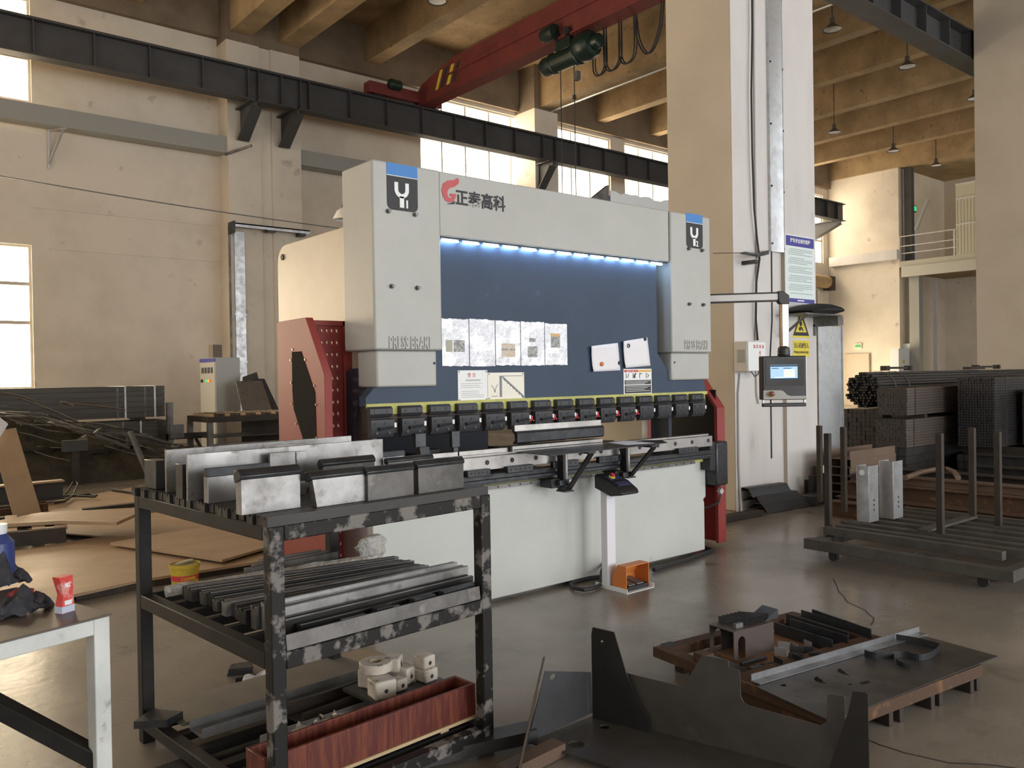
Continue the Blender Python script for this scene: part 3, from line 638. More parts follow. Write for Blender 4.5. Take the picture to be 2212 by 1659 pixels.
# dies on the rail
r = thing('bottom_die', 'bright grooved bottom die sitting on the middle of the die rail', 'die', (3.87, 4.26, 1.0))
MB().prism([(3.46, 4.21, 1.0), (3.46, 4.31, 1.0), (3.46, 4.31, 1.035), (3.46, 4.275, 1.035), (3.46, 4.262, 1.018), (3.46, 4.249, 1.035), (3.46, 4.21, 1.035)], (.84, 0, 0)).build('die_block', M['steel_bright'], r, .001)
MB().box(3.47, 4.29, 4.206, 4.21, 1.008, 1.014).build('die_groove', M['ink'], r)
r = solo(MB().box(3.05, 3.445, 4.24, 4.285, 1.0, 1.028).box(2.75, 3.04, 4.24, 4.285, 1.0, 1.028), 'narrow_die', M['steel_bright'], 'thin bright die strip on the rail left of the grooved die', 'die', bevel=.001)
# sheet on the support arms and paper on it
zz = A2[1] - .001
pts = [V((x, y, zz)) for x, y in ((3.47, 4.185), (3.46, 3.84), (4.05, 3.855), (4.66, 3.91), (4.80, 4.08), (4.72, 4.185))]
solo(MB().holed([pts], (0, 0, .004)), 'sheet_blank', M['steel_mill'], 'dark pointed steel blank lying on the two front support arms', 'steel sheet')
pq = [at(*p, z=zz + .006) for p in ((1312, 956), (1346, 951), (1414, 957), (1352, 961))]
solo(MB().holed([[V((p.x, p.y, zz + .005)) for p in pq]], (0, 0, .001)), 'paper_sheet', M['paper'], 'white paper sheet lying on the blank over the right support arm', 'paper')
# foot control stand
r = thing('foot_control_stand', 'white pedestal with black control box and orange foot pedal guard', 'foot control', (4.35, 4.02, 0))
c0_ = at(1303, 1264, z=.0); c1_ = at(1355, 1284, z=0); c2_ = at(1418, 1270, z=0)
fx0, fx1, fy0, fy1 = c1_.x, c2_.x, c1_.y, 4.17
MB().box(fx0, fx1, fy0, fy1, 0, .004).box(fx0, fx0 + .004, fy0, fy1, .004, .032).box(fx1 - .004, fx1, fy0, fy1, .004, .032).build('base_plate', M['label'], r)
pxa = fx0 + .012
MB().box(pxa, pxa + .085, 4.06, 4.12, .004, .70).build('post', mat('white post', (.74, .74, .80), .4), r, .004)
wy0, wy1 = at(1379, 1062, x=pxa + .2).y, 4.17
xl_, xr_ = pxa - .03, pxa + .145
wl = [(4.15, .79), (4.13, .80), (3.99, .758), (3.90, .705), (3.885, .68), (3.90, .67), (4.0, .655), (4.15, .70)]
cb = MB().prism([(xl_, a, b) for a, b in wl], (xr_ - xl_, 0, 0)).build('control_box', M['black'], r, .008)
def onslope(u, v, h=.002):  # u across 0..1, v along the slope 0..1
    a, b = V((0, 4.13, .802)), V((0, 3.92, .722)); p = a.lerp(b, v); return V((xl_ + (xr_ - xl_) * u, p.y, p.z + h))
MB().prism([onslope(.15, .25, .001), onslope(.85, .25, .001), onslope(.85, .9, .001), onslope(.15, .9, .001)], (0, -.002, .006)).build('control_face', mat('navy face', (.05, .05, .12), .4), r)
p = onslope(.42, .38, .006)
MB().lathe([(.024, 0), (.024, .006), (.014, .01)], p, (0, -.45, .9), 18).build('stop_collar', M['sign_yellow'], r)
MB().lathe([(.010, 0), (.010, .016), (.017, .019), (.016, .028), (0, .031)], p, (0, -.45, .9), 18).build('stop_button', M['ink_red'], r)
ox0, ox1 = fx0 + .03, fx1 - .012; oy0, oy1 = fy0 + .035, 4.03
t = .005
yk, zf_, zb_ = oy0 + .085, .17, .085
side = lambda xx: MB().holed([[V((xx, oy0, .008)), V((xx, oy0, zf_)), V((xx, yk, zf_)), V((xx, oy1, zb_)), V((xx, oy1, .008))]], (t, 0, 0))
side(ox0).build('hood_side', M['orange'], r); side(ox1 - t).build('hood_side', M['orange'], r)
MB().box(ox0, ox1, oy0, yk, zf_, zf_ + t).build('hood_roof', M['orange'], r)
MB().hexa([(ox0, yk, zf_), (ox1, yk, zf_), (ox1, oy1, zb_), (ox0, oy1, zb_), (ox0, yk, zf_ + t), (ox1, yk, zf_ + t), (ox1, oy1 + t, zb_ + t), (ox0, oy1 + t, zb_ + t)]).build('hood_slope', M['orange'], r)
MB().box(ox0, ox1, oy1, oy1 + t, .008, zb_).build('hood_back', M['orange'], r)
for k in (0, 1):
    xx = ox0 + .025 + k * .085
    MB().hexa([(xx, oy0 + .0, .035), (xx + .07, oy0, .035), (xx + .07, oy0 + .13, .05), (xx, oy0 + .13, .05), (xx, oy0, .045), (xx + .07, oy0, .045), (xx + .07, oy0 + .13, .07), (xx, oy0 + .13, .07)]).build('pedal', M['steel_grey'], r, .004)
MB().box(ox0 + .01, ox1 - .01, oy0 - .005, oy0 + .14, .006, .034).build('pedal_base', M['black'], r)
# cables on the floor
cp = [at(*q, z=.02) for q in ((1316, 1232), (1310, 1236), (1300, 1250), (1298, 1262), (1285, 1270), (1262, 1274), (1240, 1270), (1233, 1262), (1245, 1255), (1275, 1248), (1312, 1246))]
cp[0].z = .12; cp[1].z = .13; cp[2].z = .07
solo(MB().tube(cp, .014, 8), 'pedal_cable', M['rubber'], 'black pedal cable looped on the floor beside the white pedestal', 'cable')
cp = [at(*q, z=.02) for q in ((1412, 1231), (1440, 1222), (1480, 1211), (1512, 1200), (1524, 1190))]
solo(MB().tube([V((5.70, 4.42, .02)), V((5.66, 4.285, .02)), V((5.60, 4.27, .02))] + cp[::-1][2:], .018, 8), 'floor_hose', M['rubber'], 'dark hose lying along the foot of the grey apron', 'hose')
# ================================================================ overhead: runway girders, crane, ducts, lamps
def gird(name, label, x0, x1, y, z0, z1, xs, corbels, side, w=.30):
    r = thing(name, label, 'crane girder', ((x0 + x1) / 2, y, z0), 'crane runway girders')
    MB().box(x0, x1, y - w / 2, y + w / 2, z1 - .03, z1).build('top_flange', M['girder'], r)
    MB().box(x0, x1, y - w / 2, y + w / 2, z0, z0 + .03).build('bottom_flange', M['girder'], r)
    MB().box(x0, x1, y - .012, y + .012, z0 + .03, z1 - .03).build('web', M['girder'], r)
    MB().box(x0, x1, y - .035, y + .035, z1, z1 + .06).build('crane_rail', M['girder'], r)
    for x in xs: MB().box(x - .012, x + .012, y - w / 2 + .02, y + w / 2 - .02, z0 + .03, z1 - .03).build('stiffener', M['girder'], r)
    return r
def corbel(x, y, z, yw, label, w=.28):
    r = thing('girder_bracket', label, 'bracket', (x, y, z - .7), 'corbel brackets under the crane girders')
    s = 1 if yw > y else -1
    MB().prism([(x - .02, y - .2 * s, z), (x - .02, yw, z), (x - .02, yw, z - .72), (x - .02, yw - .15 * s, z - .72), (x - .02, y - .2 * s, z - .16)], (.04, 0, 0)).build('bracket_web', M['girder'], r)
    MB().prism([(x - w / 2, y - .2 * s, z - .16), (x - w / 2, yw - .12 * s, z - .74), (x - w / 2, yw - .08 * s, z - .74), (x - w / 2, y - .17 * s, z - .14)], (w, 0, 0)).build('bracket_flange', M['girder'], r)
    MB().box(x - w / 2, x + w / 2, min(y - .2 * s, yw), max(y - .2 * s, yw), z - .03, z).build('bracket_seat', M['girder'], r)
GY = 18.2
xs = [-1, .05, 1.1, 2.1, 3.15, 4.22, 5.28, 6.37, 7.38, 7.62, 8.17, 8.63, 8.86, 9.93, 10.97, 12.02, 13.06, 14.1, 15.15, 16.2, 16.7, 17.7, 18.75, 19.8, 20.85, 21.9, 27, 28.2, 29.4, 30.6, 31.8, 32.6]
gird('crane_runway_girder', 'long dark grey crane runway girder along the window wall', -6.5, 33.2, GY, 7.78, 8.5, xs, [], 1)
corbel(7.52, GY, 7.78, 18.9, 'dark bracket holding the girder on the double wall pillar, left of the two there')
corbel(8.52, GY, 7.78, 18.9, 'dark bracket holding the girder on the double wall pillar, right of the two there')
corbel(16.5, GY, 7.78, 18.62, 'dark bracket holding the girder between the bright high windows')
corbel(32.7, GY, 7.78, YW, 'dark bracket under the free end of the girder beside the far wall')
gird('crane_runway_girder', 'short dark girder end high up beside the right-hand pillar', 9.2, 19.5, 7.25, 7.75, 8.35, [10, 11, 12, 13, 14, 15, 16, 17, 18], [], -1, .42)
# bridge crane
cr = thing('bridge_crane', 'red overhead bridge crane beam with a tapered end on the girder', 'bridge crane', (12.1, 12.5, 8.5))
bx0, bx1 = 11.95, 12.28
prof = [(18.35, 8.56), (18.35, 8.80), (18.0, 9.05), (16.6, 9.34), (7.0, 9.34), (7.0, 8.56)]
MB().prism([(bx0, a, b) for a, b in prof], (bx1 - bx0, 0, 0)).build('box_beam', M['crane_red'], cr, .01)
MB().box(bx0 - .04, bx1 + .04, 7.0, 18.3, 8.52, 8.56).build('lower_flange', M['crane_red'], cr)
MB().box(bx0 - .035, bx0, 7.0, 16.9, 8.93, 8.97).build('side_rail', M['crane_red'], cr)
for i, (ya, yb_) in enumerate(((17.20, 17.08), (16.98, 16.84), (16.72, 16.58), (16.46, 16.34))):
    MB().prism([(bx0 - .004, ya + .18, 8.72), (bx0 - .004, yb_ + .18, 8.72), (bx0 - .004, yb_ - .04, 9.16), (bx0 - .004, ya - .04, 9.16)], (.003, 0, 0)).build('warning_stripe', M['sign_yellow'] if i % 2 == 0 else M['ink'], cr)
MB().text('起重机', .26, face_M((bx0 - .005, 15.6, 8.92), (0, -1, 0), (0, 0, 1)), .003).build('crane_lettering', mat('dull crane lettering', (.17, .03, .028), .6), cr)
ec = MB().box(10.45, 12.62, 18.05, 18.35, 8.58, 8.86).build('end_carriage', M['crane_red'], cr, .01)
for xx in (10.75, 12.35): MB().cyl((xx, 18.12, 8.60), (xx, 18.28, 8.60), .13, 20).build('carriage_wheel', M['steel_dark'], ec)
MB().lathe([(0, 0), (.10, .01), (.13, .05), (.13, .32), (.10, .36), (0, .37)], (10.95, 17.98, 8.86), (1, 0, 0), 18).build('drive_motor', M['green'], ec)
# hoist under the beam
ho = thing('rope_hoist', 'dark green electric rope hoist hanging under the red crane beam', 'hoist', (12.1, 12.8, 7.9))
hx = 12.1
MB().lathe([(0, 0), (.17, .01), (.20, .08), (.20, .30), (.22, .31), (.22, .36), (.20, .37), (.20, 1.0), (.24, 1.02), (.24, 1.10), (.21, 1.12)], (hx, 13.45, 8.15), (0, -1, 0), 24).build('drum', M['green'], ho)
MB().lathe([(.21, 0), (.27, .02), (.29, .08), (.29, .34), (.24, .42), (.16, .44), (.14, .60), (.10, .62), (0, .62)], (hx, 12.35, 8.22), (0, -1, 0), 24).build('hoist_motor', M['green'], ho)
MB().box(hx - .12, hx + .12, 12.5, 12.95, 8.30, 8.60).build('trolley', M['green'], ho, .02)
for yy in (12.5, 12.85): MB().cyl((hx - .24, yy, 8.60), (hx + .24, yy, 8.60), .09, 16).build('trolley_wheel', M['steel_dark'], ho)
MB().lathe([(0, 0), (.13, .02), (.16, .1), (.16, .4), (0, .42)], (hx - .25, 13.2, 8.68), (0, -1, 0), 18).build('travel_motor', M['green'], ho)
for p, q in (((1211, 150), (1213, 300)), ((1240, 140), (1243, 365))):
    a = at(*p, x=hx); MB().cyl((hx, a.y, 8.0), (hx, a.y, 5.2), .012, 6).build('hoist_rope', M['ink'], ho)
a = at(1246, 160, x=hx)
MB().box(hx - .05, hx + .05, a.y - .06, a.y + .05, a.z - .13, a.z + .05).build('limit_box', M['steel_grey'], ho)
a = at(1241, 215, x=hx); MB().lathe([(0, 0), (.04, .01), (.04, .09), (0, .1)], (hx, a.y, a.z), n=10).build('rope_stop', M['ink'], ho)
# festoon cable
fx = 12.32
tops = [at(p, q, x=fx) for p, q in ((1281, 67), (1304, 57), (1337, 41), (1369, 28), (1430, -6))]
bots = [at(p, q, x=fx) for p, q in ((1296, 163), (1324, 152), (1357, 137), (1404, 117))]
pts = []
for i in range(4):
    a, b, c = tops[i], bots[i], tops[i + 1]
    y0, y1 = a.y, c.y
    for k in range(13):
        u = k / 12; s = math.sin(math.pi * u) ** .45
        pts.append(V((fx + .02 * math.sin(6.3 * u), y0 + (y1 - y0) * u + (.10 * math.sin(2 * math.pi * u) if i < 3 else 0), a.z + (c.z - a.z) * u - (min(a.z, c.z) - b.z) * s)))
fc = thing('festoon_cable', 'black festoon cable hanging in loops beside the hoist', 'cable', (fx, 11.3, 7.6))
MB().tube(pts, .018, 6).build('cable', M['rubber'], fc); MB().tube([p + V((.05, -.02, .02)) for p in pts], .014, 6).build('cable', M['rubber'], fc)
for t_ in tops: MB().box(fx - .03, fx + .08, t_.y - .03, t_.y + .03, t_.z - .01, t_.z + .06).build('cable_trolley', M['alu'], fc)
# rod below the ceiling beams
a, b = at(1200, 243, y=18.6), at(1436, 166, x=17.0)
solo(MB().cyl((17.0, 18.6, a.z), (17.0, 8.0, a.z), .03, 8), 'ceiling_conduit', M['alu'], 'thin light conduit running under the ceiling beams right of the hoist', 'conduit')
# cable duct on the wall
r = thing('wall_duct', 'long grey metal duct fixed along the left wall under the girder', 'duct', (3, 19.1, 6.7))
MB().box(-6, 12.2, 18.98, 19.06, 6.75, 7.12).box(-6, 12.2, 19.06, 19.35, 6.75, 6.78).build('duct', M['tray'], r)
for xx in (3.62, 11.9):
    MB().bar((xx, 19.46, 5.96), (xx, 19.46, 7.1), .05, .03).bar((xx, 19.45, 6.05), (xx + .3, 18.97, 7.0), .05, .03).bar((xx, 19.45, 6.75), (xx + .25, 19.0, 6.74), .04, .03).build('wall_bracket', M['alu'], r)
MB().bar((7.15, 18.97, 6.70), (7.55, 18.4, 6.85), .05, .05).build('bracket_bar', M['steel_grey'], r)
r = thing('pillar_shelf_bracket', 'galvanised angle bracket on the double wall pillar left of the brake', 'bracket', (8.1, 18.7, 5.0))
MB().box(7.2, 9.05, 18.6, 18.9, 5.06, 5.09).box(7.2, 9.05, 18.6, 18.62, 5.0, 5.09).build('angle', M['galv'], r)
each('bracket_arm', M['steel_dark'], r, [MB().box(7.16, 7.2, 18.55, 18.9, 4.85, 5.12), MB().box(8.0, 8.2, 18.62, 18.8, 4.96, 5.06), MB().box(8.8, 8.95, 18.62, 18.85, 4.94, 5.06)])
r = thing('downpipe_cover', 'bright galvanised strip cover on the double wall pillar', 'cover', (7.42, 18.87, .4))
MB().box(7.29, 7.53, 18.86, 18.899, 0, 4.93).build('cover_sheet', M['galv'], r)
MB().box(7.27, 7.55, 18.855, 18.9, 3.0, 3.04).box(7.27, 7.55, 18.855, 18.9, 1.9, 1.94).build('cover_strap', M['galv'], r)
solo(MB().box(7.16, 7.2, 18.86, 18.899, 0, 5.0), 'corner_angle', M['steel_grey'], 'thin grey corner angle on the edge of the double wall pillar', 'trim')
a, b = at(0, 380, y=16.5), at(733, 493, y=16.5)
solo(MB().tube([a.lerp(b, k / 12 * 1.06 - .02) + V((0, 0, -.04 * math.sin(math.pi * k / 12))) for k in range(13)], .011, 6), 'overhead_wire', M['steel_grey'], 'thin dark wire strung across in front of the left wall', 'wire')
# faint conduit line on the wall
solo(MB().box(3.6, 7.15, 19.47, 19.5, 4.29, 4.315), 'wall_conduit', M['wall'], 'thin painted conduit on the left wall between window and pillar', 'conduit')
solo(MB().box(3.3, 7.15, 19.475, 19.5, 5.12, 5.14), 'wall_conduit', M['wall'], 'thin upper painted conduit line on the left wall above the window', 'conduit')
# pendant lamps
M['shade_out'] = mat('lamp shade outside', (.10, .085, .07), .5)
M['lampin'] = mat('lamp reflector', (.88, .87, .84), .5)
def lamp(px_, py_, z, label, k=1.0, src=[None]):
    p = at(px_, py_, z=z)
    if src[0] is None:
        r = thing('pendant_lamp', label, 'lamp', p, 'pendant lamps under the ceiling beams')
        MB().lathe([(.05, .17), (.06, .10), (.205, .0), (.21, .0), (.205, .012), (.07, .125), (.06, .18), (.05, .17)], p, n=28).build('shade', M['shade_out'], r)
        MB().lathe([(.0, .10), (.055, .10), (.20, .004), (.203, .002), (.198, .008), (.058, .108), (0, .108)], p, n=28).build('reflector', M['lampin'], r)
        MB().lathe([(0, .27), (.05, .27), (.06, .25), (.06, .16), (0, .16)], p, n=18).build('lamp_housing', M['shade_out'], r)
        MB().cyl(p + V((0, 0, .27)), p + V((0, 0, 1.7)), .012, 6).build('lamp_chain', M['ink'], r)
        src[0] = r; return r
    return dup(src[0], p, label=label)
lamp(1798, 65, 9.0, 'pendant lamp nearest the white pillar, high at the top')
lamp(1960, 145, 9.0, 'second pendant lamp from the white pillar, below the ceiling beams')
lamp(1802, 287, 9.0, 'pendant lamp just right of the white pillar at mid height')
lamp(2106, 214, 9.0, 'pendant lamp half hidden by the right-hand beige pillar')
lamp(2022, 358, 9.0, 'distant pendant lamp in the dark recess over the balcony')
lamp(1930, 327, 9.0, 'small distant pendant lamp above the far wall block')
lamp(945, 4, 9.3, 'pendant lamp cut by the top edge above the crane beam end')
a = at(733, 462, y=14.0)
r = thing('wall_lamp', 'small bell lamp half hidden behind the left column of the brake', 'lamp', a)
MB().lathe([(.03, .22), (.12, .16), (.19, .02), (.2, 0), (.18, 0)], a + V((.08, 0, -.1)), n=20).build('shade', M['lampin'], r)
MB().bar(a + V((.08, 0, .1)), V((a.x + .4, 14.6, a.z + .3)), .04, .04).build('lamp_arm', M['steel_grey'], r)
# white boxed unit with torn film on top, behind the brake
a = at(1318, 412, y=12.0); b = at(1445, 437, y=12.0)
mb = MB(); tp = [(a.x + (b.x + .3 - a.x) * k / 14, a.z + random.uniform(-.05, .04)) for k in range(15)]
r = thing('storage_rack', 'pale boarded rack behind the brake with torn film along its top', 'rack', (a.x + .8, 12.4, 0))
mb.box(a.x, b.x + .6, 12.0, 13.2, 0, a.z - .1).build('rack_boards', M['white'], r)
MB().prism([(x, 11.995, z) for x, z in tp] + [(b.x + .3, 11.995, a.z - .3), (a.x, 11.995, a.z - .3)], (0, .02, 0)).build('torn_film', M['label'], r)
MB().prism([(a.x - .75, 12.02, a.z - .38), (a.x - .02, 12.02, a.z + .12), (a.x - .02, 12.02, a.z - .4)], (0, .1, 0)).build('rack_gusset', M['steel_grey'], r)
# ================================================================ things fixed on the near white pillar
YP = 5.366
M['conduit'] = mat('white plastic conduit', (.66, .65, .64), .5)
def vline(pts, r, y=YP - .02, x=None): return [V((p.x, y, p.z)) for p in (at(a, b, y=y) for a, b in pts)]
solo(MB().tube(vline([(1630, -60), (1631, 150), (1633, 350), (1637, 560), (1634, 735)], 0), .014, 8), 'wall_conduit', M['conduit'], 'white conduit on the white pillar going down to the small white box', 'conduit')
solo(MB().tube(vline([(1624, -60), (1625, 60), (1623, 200), (1625, 330), (1629, 450), (1636, 520), (1641, 560), (1634, 610), (1633, 690), (1637, 735)], 0, YP - .045), .011, 6), 'hanging_cable', M['rubber'], 'black cable hanging loosely down the white pillar', 'cable')
solo(MB().tube(vline([(1600, 806), (1596, 850), (1597, 1000), (1601, 1105)], 0), .013, 8), 'wall_conduit', M['conduit'], 'white conduit running from the small box to the floor', 'conduit')
solo(MB().tube(vline([(1635, 802), (1636, 850), (1640, 872)], 0), .012, 8), 'wall_conduit', M['conduit'], 'short white conduit below the small box beside the control panel', 'conduit')
solo(MB().tube(vline([(1659, 110), (1661, 250), (1664, 370), (1667, 560), (1668, 690), (1664, 770), (1666, 900), (1667, 990)], 0, YP + .04), .007, 6), 'joint_cable', M['ink'], 'thin dark cable following the pillar joint', 'cable')
r = thing('joint_cover', 'bent galvanised strip covering the joint of the white pillar', 'cover', (8.4, 5.4, 2.85))
cx0 = 8.24
MB().prism([(8.25, 5.413, 2.86), (8.25, 5.38, 2.86), (8.40, 5.37, 2.86), (8.46, 5.35, 2.86), (8.50, 5.364, 2.86), (8.50, 5.413, 2.86)], (0, 0, 7.8)).build('cover_sheet', M['galv'], r)
for zz in (2.95, 3.6, 4.3, 5.0, 5.8):
    MB().cyl((8.27, 5.382, zz), (8.27, 5.37, zz), .012, 8).build('cover_screw', M['steel_dark'], r)
    MB().cyl((8.485, 5.372, zz - .05), (8.485, 5.355, zz - .05), .012, 8).build('cover_screw', M['steel_dark'], r)
r = thing('slotted_bracket', 'small dark slotted bracket on the white pillar with wires', 'bracket', (7.72, 5.25, 2.74))
a, b, c = at(1604, 546, y=5.16), at(1634, 551, y=5.10), at(1660, 545, y=5.33)
MB().bar(a, b, .09, .012, (0, 0, 1)).build('bracket_arm', M['steel_dark'], r)
n_ = 4
mb = MB(); d = (c - b)
mb.bar(b, c, .012, .045, (0, 0, 1)); mb.build('slotted_bar', M['steel_dark'], r)
for k in (.35, .6, .85):
    p = b.lerp(c, k); MB().bar(p - d.normalized() * .025 + V((-.02, -.012, 0)), p + d.normalized() * .025 + V((-.02, -.012, 0)), .004, .014).build('slot', M['label'], r)
MB().box(7.66, 7.72, 5.2, YP, 2.66, 2.70).build('bracket_foot', M['steel_dark'], r)
solo(MB().tube([at(1540, 547, y=5.2), at(1604, 546, y=5.16)], .004, 5), 'guy_wire', M['steel_grey'], 'thin wire from the right column of the brake to the slotted bracket', 'wire')
# small white box
r = thing('control_box', 'small white wall box with red lettering on the white pillar', 'electrical box', (7.6, 5.25, 1.51))
MB().box(7.50, 7.83, 5.20, YP, 1.505, 1.825).build('box_body', mat('beige box', (.55, .54, .50), .5), r, .006)
MB().box(7.51, 7.83, 5.19, 5.20, 1.51, 1.822).build('box_door', M['label'], r, .004)
for k, ch in enumerate('监控设备'): MB().text(ch, .042, face_M((7.60 + .052 * k, 5.188, 1.755), (1, 0, 0), (0, 0, 1)), .001).build('red_lettering', M['ink_red'], r)
for k, ch in enumerate('非请勿动'): MB().text(ch, .04, face_M((7.70, 5.188, 1.69 - .042 * k), (1, 0, 0), (0, 0, 1)), .001).build('red_lettering', M['ink_red'], r)
MB().box(7.495, 7.50, 5.23, 5.32, 1.60, 1.74).build('side_label', M['tray'], r)
MB().tube([(7.78, 5.25, 1.51), (7.77, 5.25, 1.47), (7.72, 5.26, 1.45), (7.68, 5.27, 1.50)], .006, 6).build('cable_loop', M['rubber'], r)
# safety rules board
r = thing('safety_board', 'tall blue headed safety rules board on the white pillar', 'notice board', (8.79, 5.36, 2.28))
x0, x1, z0, z1 = 8.485, 9.105, 2.285, 3.08
MB().box(x0, x1, 5.352, YP, z0, z1).build('board_sheet', M['label'], r, .004)
MB().box(x0 + .015, x1 - .015, 5.350, 5.352, z1 - .13, z1 - .015).build('board_header', M['sign_blue'], r)
MB().box(x0 + .015, x1 - .015, 5.350, 5.352, z0 + .012, z0 + .06).build('board_footer', M['sign_blue'], r)
MB().box(x0 + .03, x1 - .03, 5.350, 5.352, z0 + .07, z1 - .14).build('board_panel', mat('pale mint panel', (.70, .82, .82), .4), r)
MB().text('铲车安全操作规程', .055, face_M((x0 + .10, 5.349, z1 - .085), (1, 0, 0), (0, 0, 1)), .001, width=.42, bold=.001).build('board_title', M['label'], r)
random.seed(5); mb = MB()
for k in range(26):
    z = z1 - .165 - k * .0205
    if k % 5 == 4: continue
    mb.box(x0 + .06 + (.03 if k % 5 == 0 else 0), x1 - .06 - random.random() * .22 * (k % 3 == 2), 5.3485, 5.3495, z - .004, z + .005)
mb.build('board_text', mat('print grey', (.42, .47, .48), .6), r)
MB().box(x0 + .24, x0 + .38, 5.3485, 5.3495, z0 + .03, z0 + .045).build('footer_text', M['label'], r)
# warning triangle and yellow sign
r = thing('warning_triangle', 'yellow triangular gear hazard sign on the white pillar', 'sign', (8.81, 5.36, 1.9))
t = [(8.815, 2.215), (8.645, 1.915), (8.985, 1.915)]
MB().prism([(8.815, YP, 2.235), (8.625, YP, 1.89), (9.005, YP, 1.89)], (0, -.002, 0)).build('sign_sheet', M['sign_yellow'], r)
ti = [(8.815, 2.155), (8.695, 1.955), (8.935, 1.955)]
MB().holed([[(x, 5.3635, z) for x, z in t], [(x, 5.3635, z) for x, z in ti]], (0, -.001, 0)).build('triangle_border', M['ink'], r)
mb = MB().prism(circ((8.81, 5.3635, 2.055), .028, 12), (0, -.001, 0)).prism(circ((8.79, 5.3635, 1.995), .024, 12), (0, -.001, 0)).prism([(8.80, 5.3635, 2.03), (8.84, 5.3635, 2.01), (8.87, 5.3635, 1.965), (8.83, 5.3635, 1.98)], (0, -.001, 0))
for k in range(8): mb.bar((8.81 + .026 * math.cos(k * .785), 5.370, 2.055 + .026 * math.sin(k * .785)), (8.81 + .037 * math.cos(k * .785), 5.370, 2.055 + .037 * math.sin(k * .785)), .010, .001, (0, 1, 0))
mb.build('hazard_symbol', M['ink'], r)
r = thing('yellow_sign', 'yellow mechanical injury sign below the hazard triangle', 'sign', (8.82, 5.36, 1.67))
MB().box(8.64, 8.99, 5.363, YP, 1.665, 1.86).build('sign_sheet', M['sign_yellow'], r)
MB().text('当心机械伤人', .07, face_M((8.655, 5.3625, 1.775), (1, 0, 0), (0, 0, 1)), .001, width=.315, bold=.0012).build('sign_characters', M['ink'], r)
MB().text('Warning mechanical injury', .045, face_M((8.655, 5.3625, 1.71), (1, 0, 0), (0, 0, 1)), .001, width=.315, bold=.001).build('sign_words', M['ink'], r)
# bracket shelf with black round cover
r = thing('shelf_bracket', 'grey steel bracket shelf sticking out of the white pillar', 'bracket', (8.7, 5.2, 2.0))
MB().box(8.36, 9.12, 5.03, YP, 2.135, 2.15).build('shelf_plate', M['steel_grey'], r)
MB().bar((8.42, 5.05, 2.13), (8.42, 5.36, 1.90), .03, .02).build('shelf_brace', M['steel_grey'], r)
MB().box(9.08, 9.20, 5.05, YP, 2.03, 2.14).build('shelf_gusset', M['steel_grey'], r); MB().box(9.08, 9.11, 5.34, YP, 1.92, 2.05).build('shelf_leg', M['steel_grey'], r)
mb = MB().lathe([(0, .0), (.26, .0), (.33, .02), (.335, .035), (.31, .06), (.2, .10), (.08, .115), (0, .115)], (8.74, 5.16, 2.152), n=30)
solo(mb, 'round_cover', M['rubber'], 'black round dish shaped cover lying on the bracket shelf', 'cover')
# galvanised sheet beside the pillar
r = thing('galvanised_cover', 'tall galvanised sheet panel standing against the right of the white pillar', 'sheet panel', (9.5, 5.4, 0))
MB().box(9.22, 9.80, 5.40, 5.44, .35, 2.05).build('panel_sheet', M['galv'], r, .004)
MB().box(9.22, 9.235, 5.385, 5.40, .35, 2.05).box(9.785, 9.80, 5.385, 5.40, .35, 2.05).build('panel_fold', M['galv'], r)
MB().box(9.22, 9.26, 5.44, 5.5, 0, .4).box(9.74, 9.78, 5.44, 5.5, 0, .4).build('panel_leg', M['steel_grey'], r)
# dark folded profiles on the floor by the pillar foot
def fold(p0, p1, w, h, n, label, k):
    """stack piece: bent profile lying from p0 to p1"""
    p0, p1 = V(p0), V(p1); a = (p1 - p0).normalized(); s = V((-a.y, a.x, 0)); t = .006
    L = [(-w, 0), (-w * .45, h), (w * .35, h), (w, h * .25)]
    L2 = [(x, z - t) for x, z in L[::-1]]
    solo(MB().prism([p0 + s * x + V((0, 0, z)) for x, z in L + L2], p1 - p0), 'folded_profile', M[n], label, 'steel profile', 'dark folded profiles by the pillar foot')
M['profile'] = mat('dark primed profile', (.045, .047, .052), .5, .2)
fa, fb = at(1640, 1108, z=0), at(1735, 1092, z=0)
dirn = (fb - fa).normalized()
fold(fa + V((0, .02, .012)), fa + dirn * .74 + V((0, .02, .012)), .13, .09, 'profile', 'lowest dark folded profile on the floor at the white pillar foot', 0)
fold(fa + V((-.02, .07, .095)), fa + dirn * .70 + V((-.02, .07, .095)), .12, .08, 'profile', 'middle dark folded profile leaning on the lowest one', 1)
fold(fa + V((-.06, .14, .17)), fa + dirn * .66 + V((-.06, .14, .17)), .11, .09, 'profile', 'topmost dark folded profile of the pile at the pillar foot', 2)
fc_, fd_ = at(1730, 1092, z=0), at(1800, 1062, z=0)
solo(MB().bar(fc_ + V((.0, -.08, .06)), fd_ + V((.1, -.12, .06)), .16, .10), 'folded_profile', M['profile'], 'dark flat profile lying right of the folded pile', 'steel profile', 'dark folded profiles by the pillar foot')
solo(MB().bar(at(1521, 1128, z=.03), at(1640, 1106, z=.03) , .12, .05), 'floor_bar', M['brown_iron'], 'flat brown bar on the floor in front of the white pillar', 'steel bar')
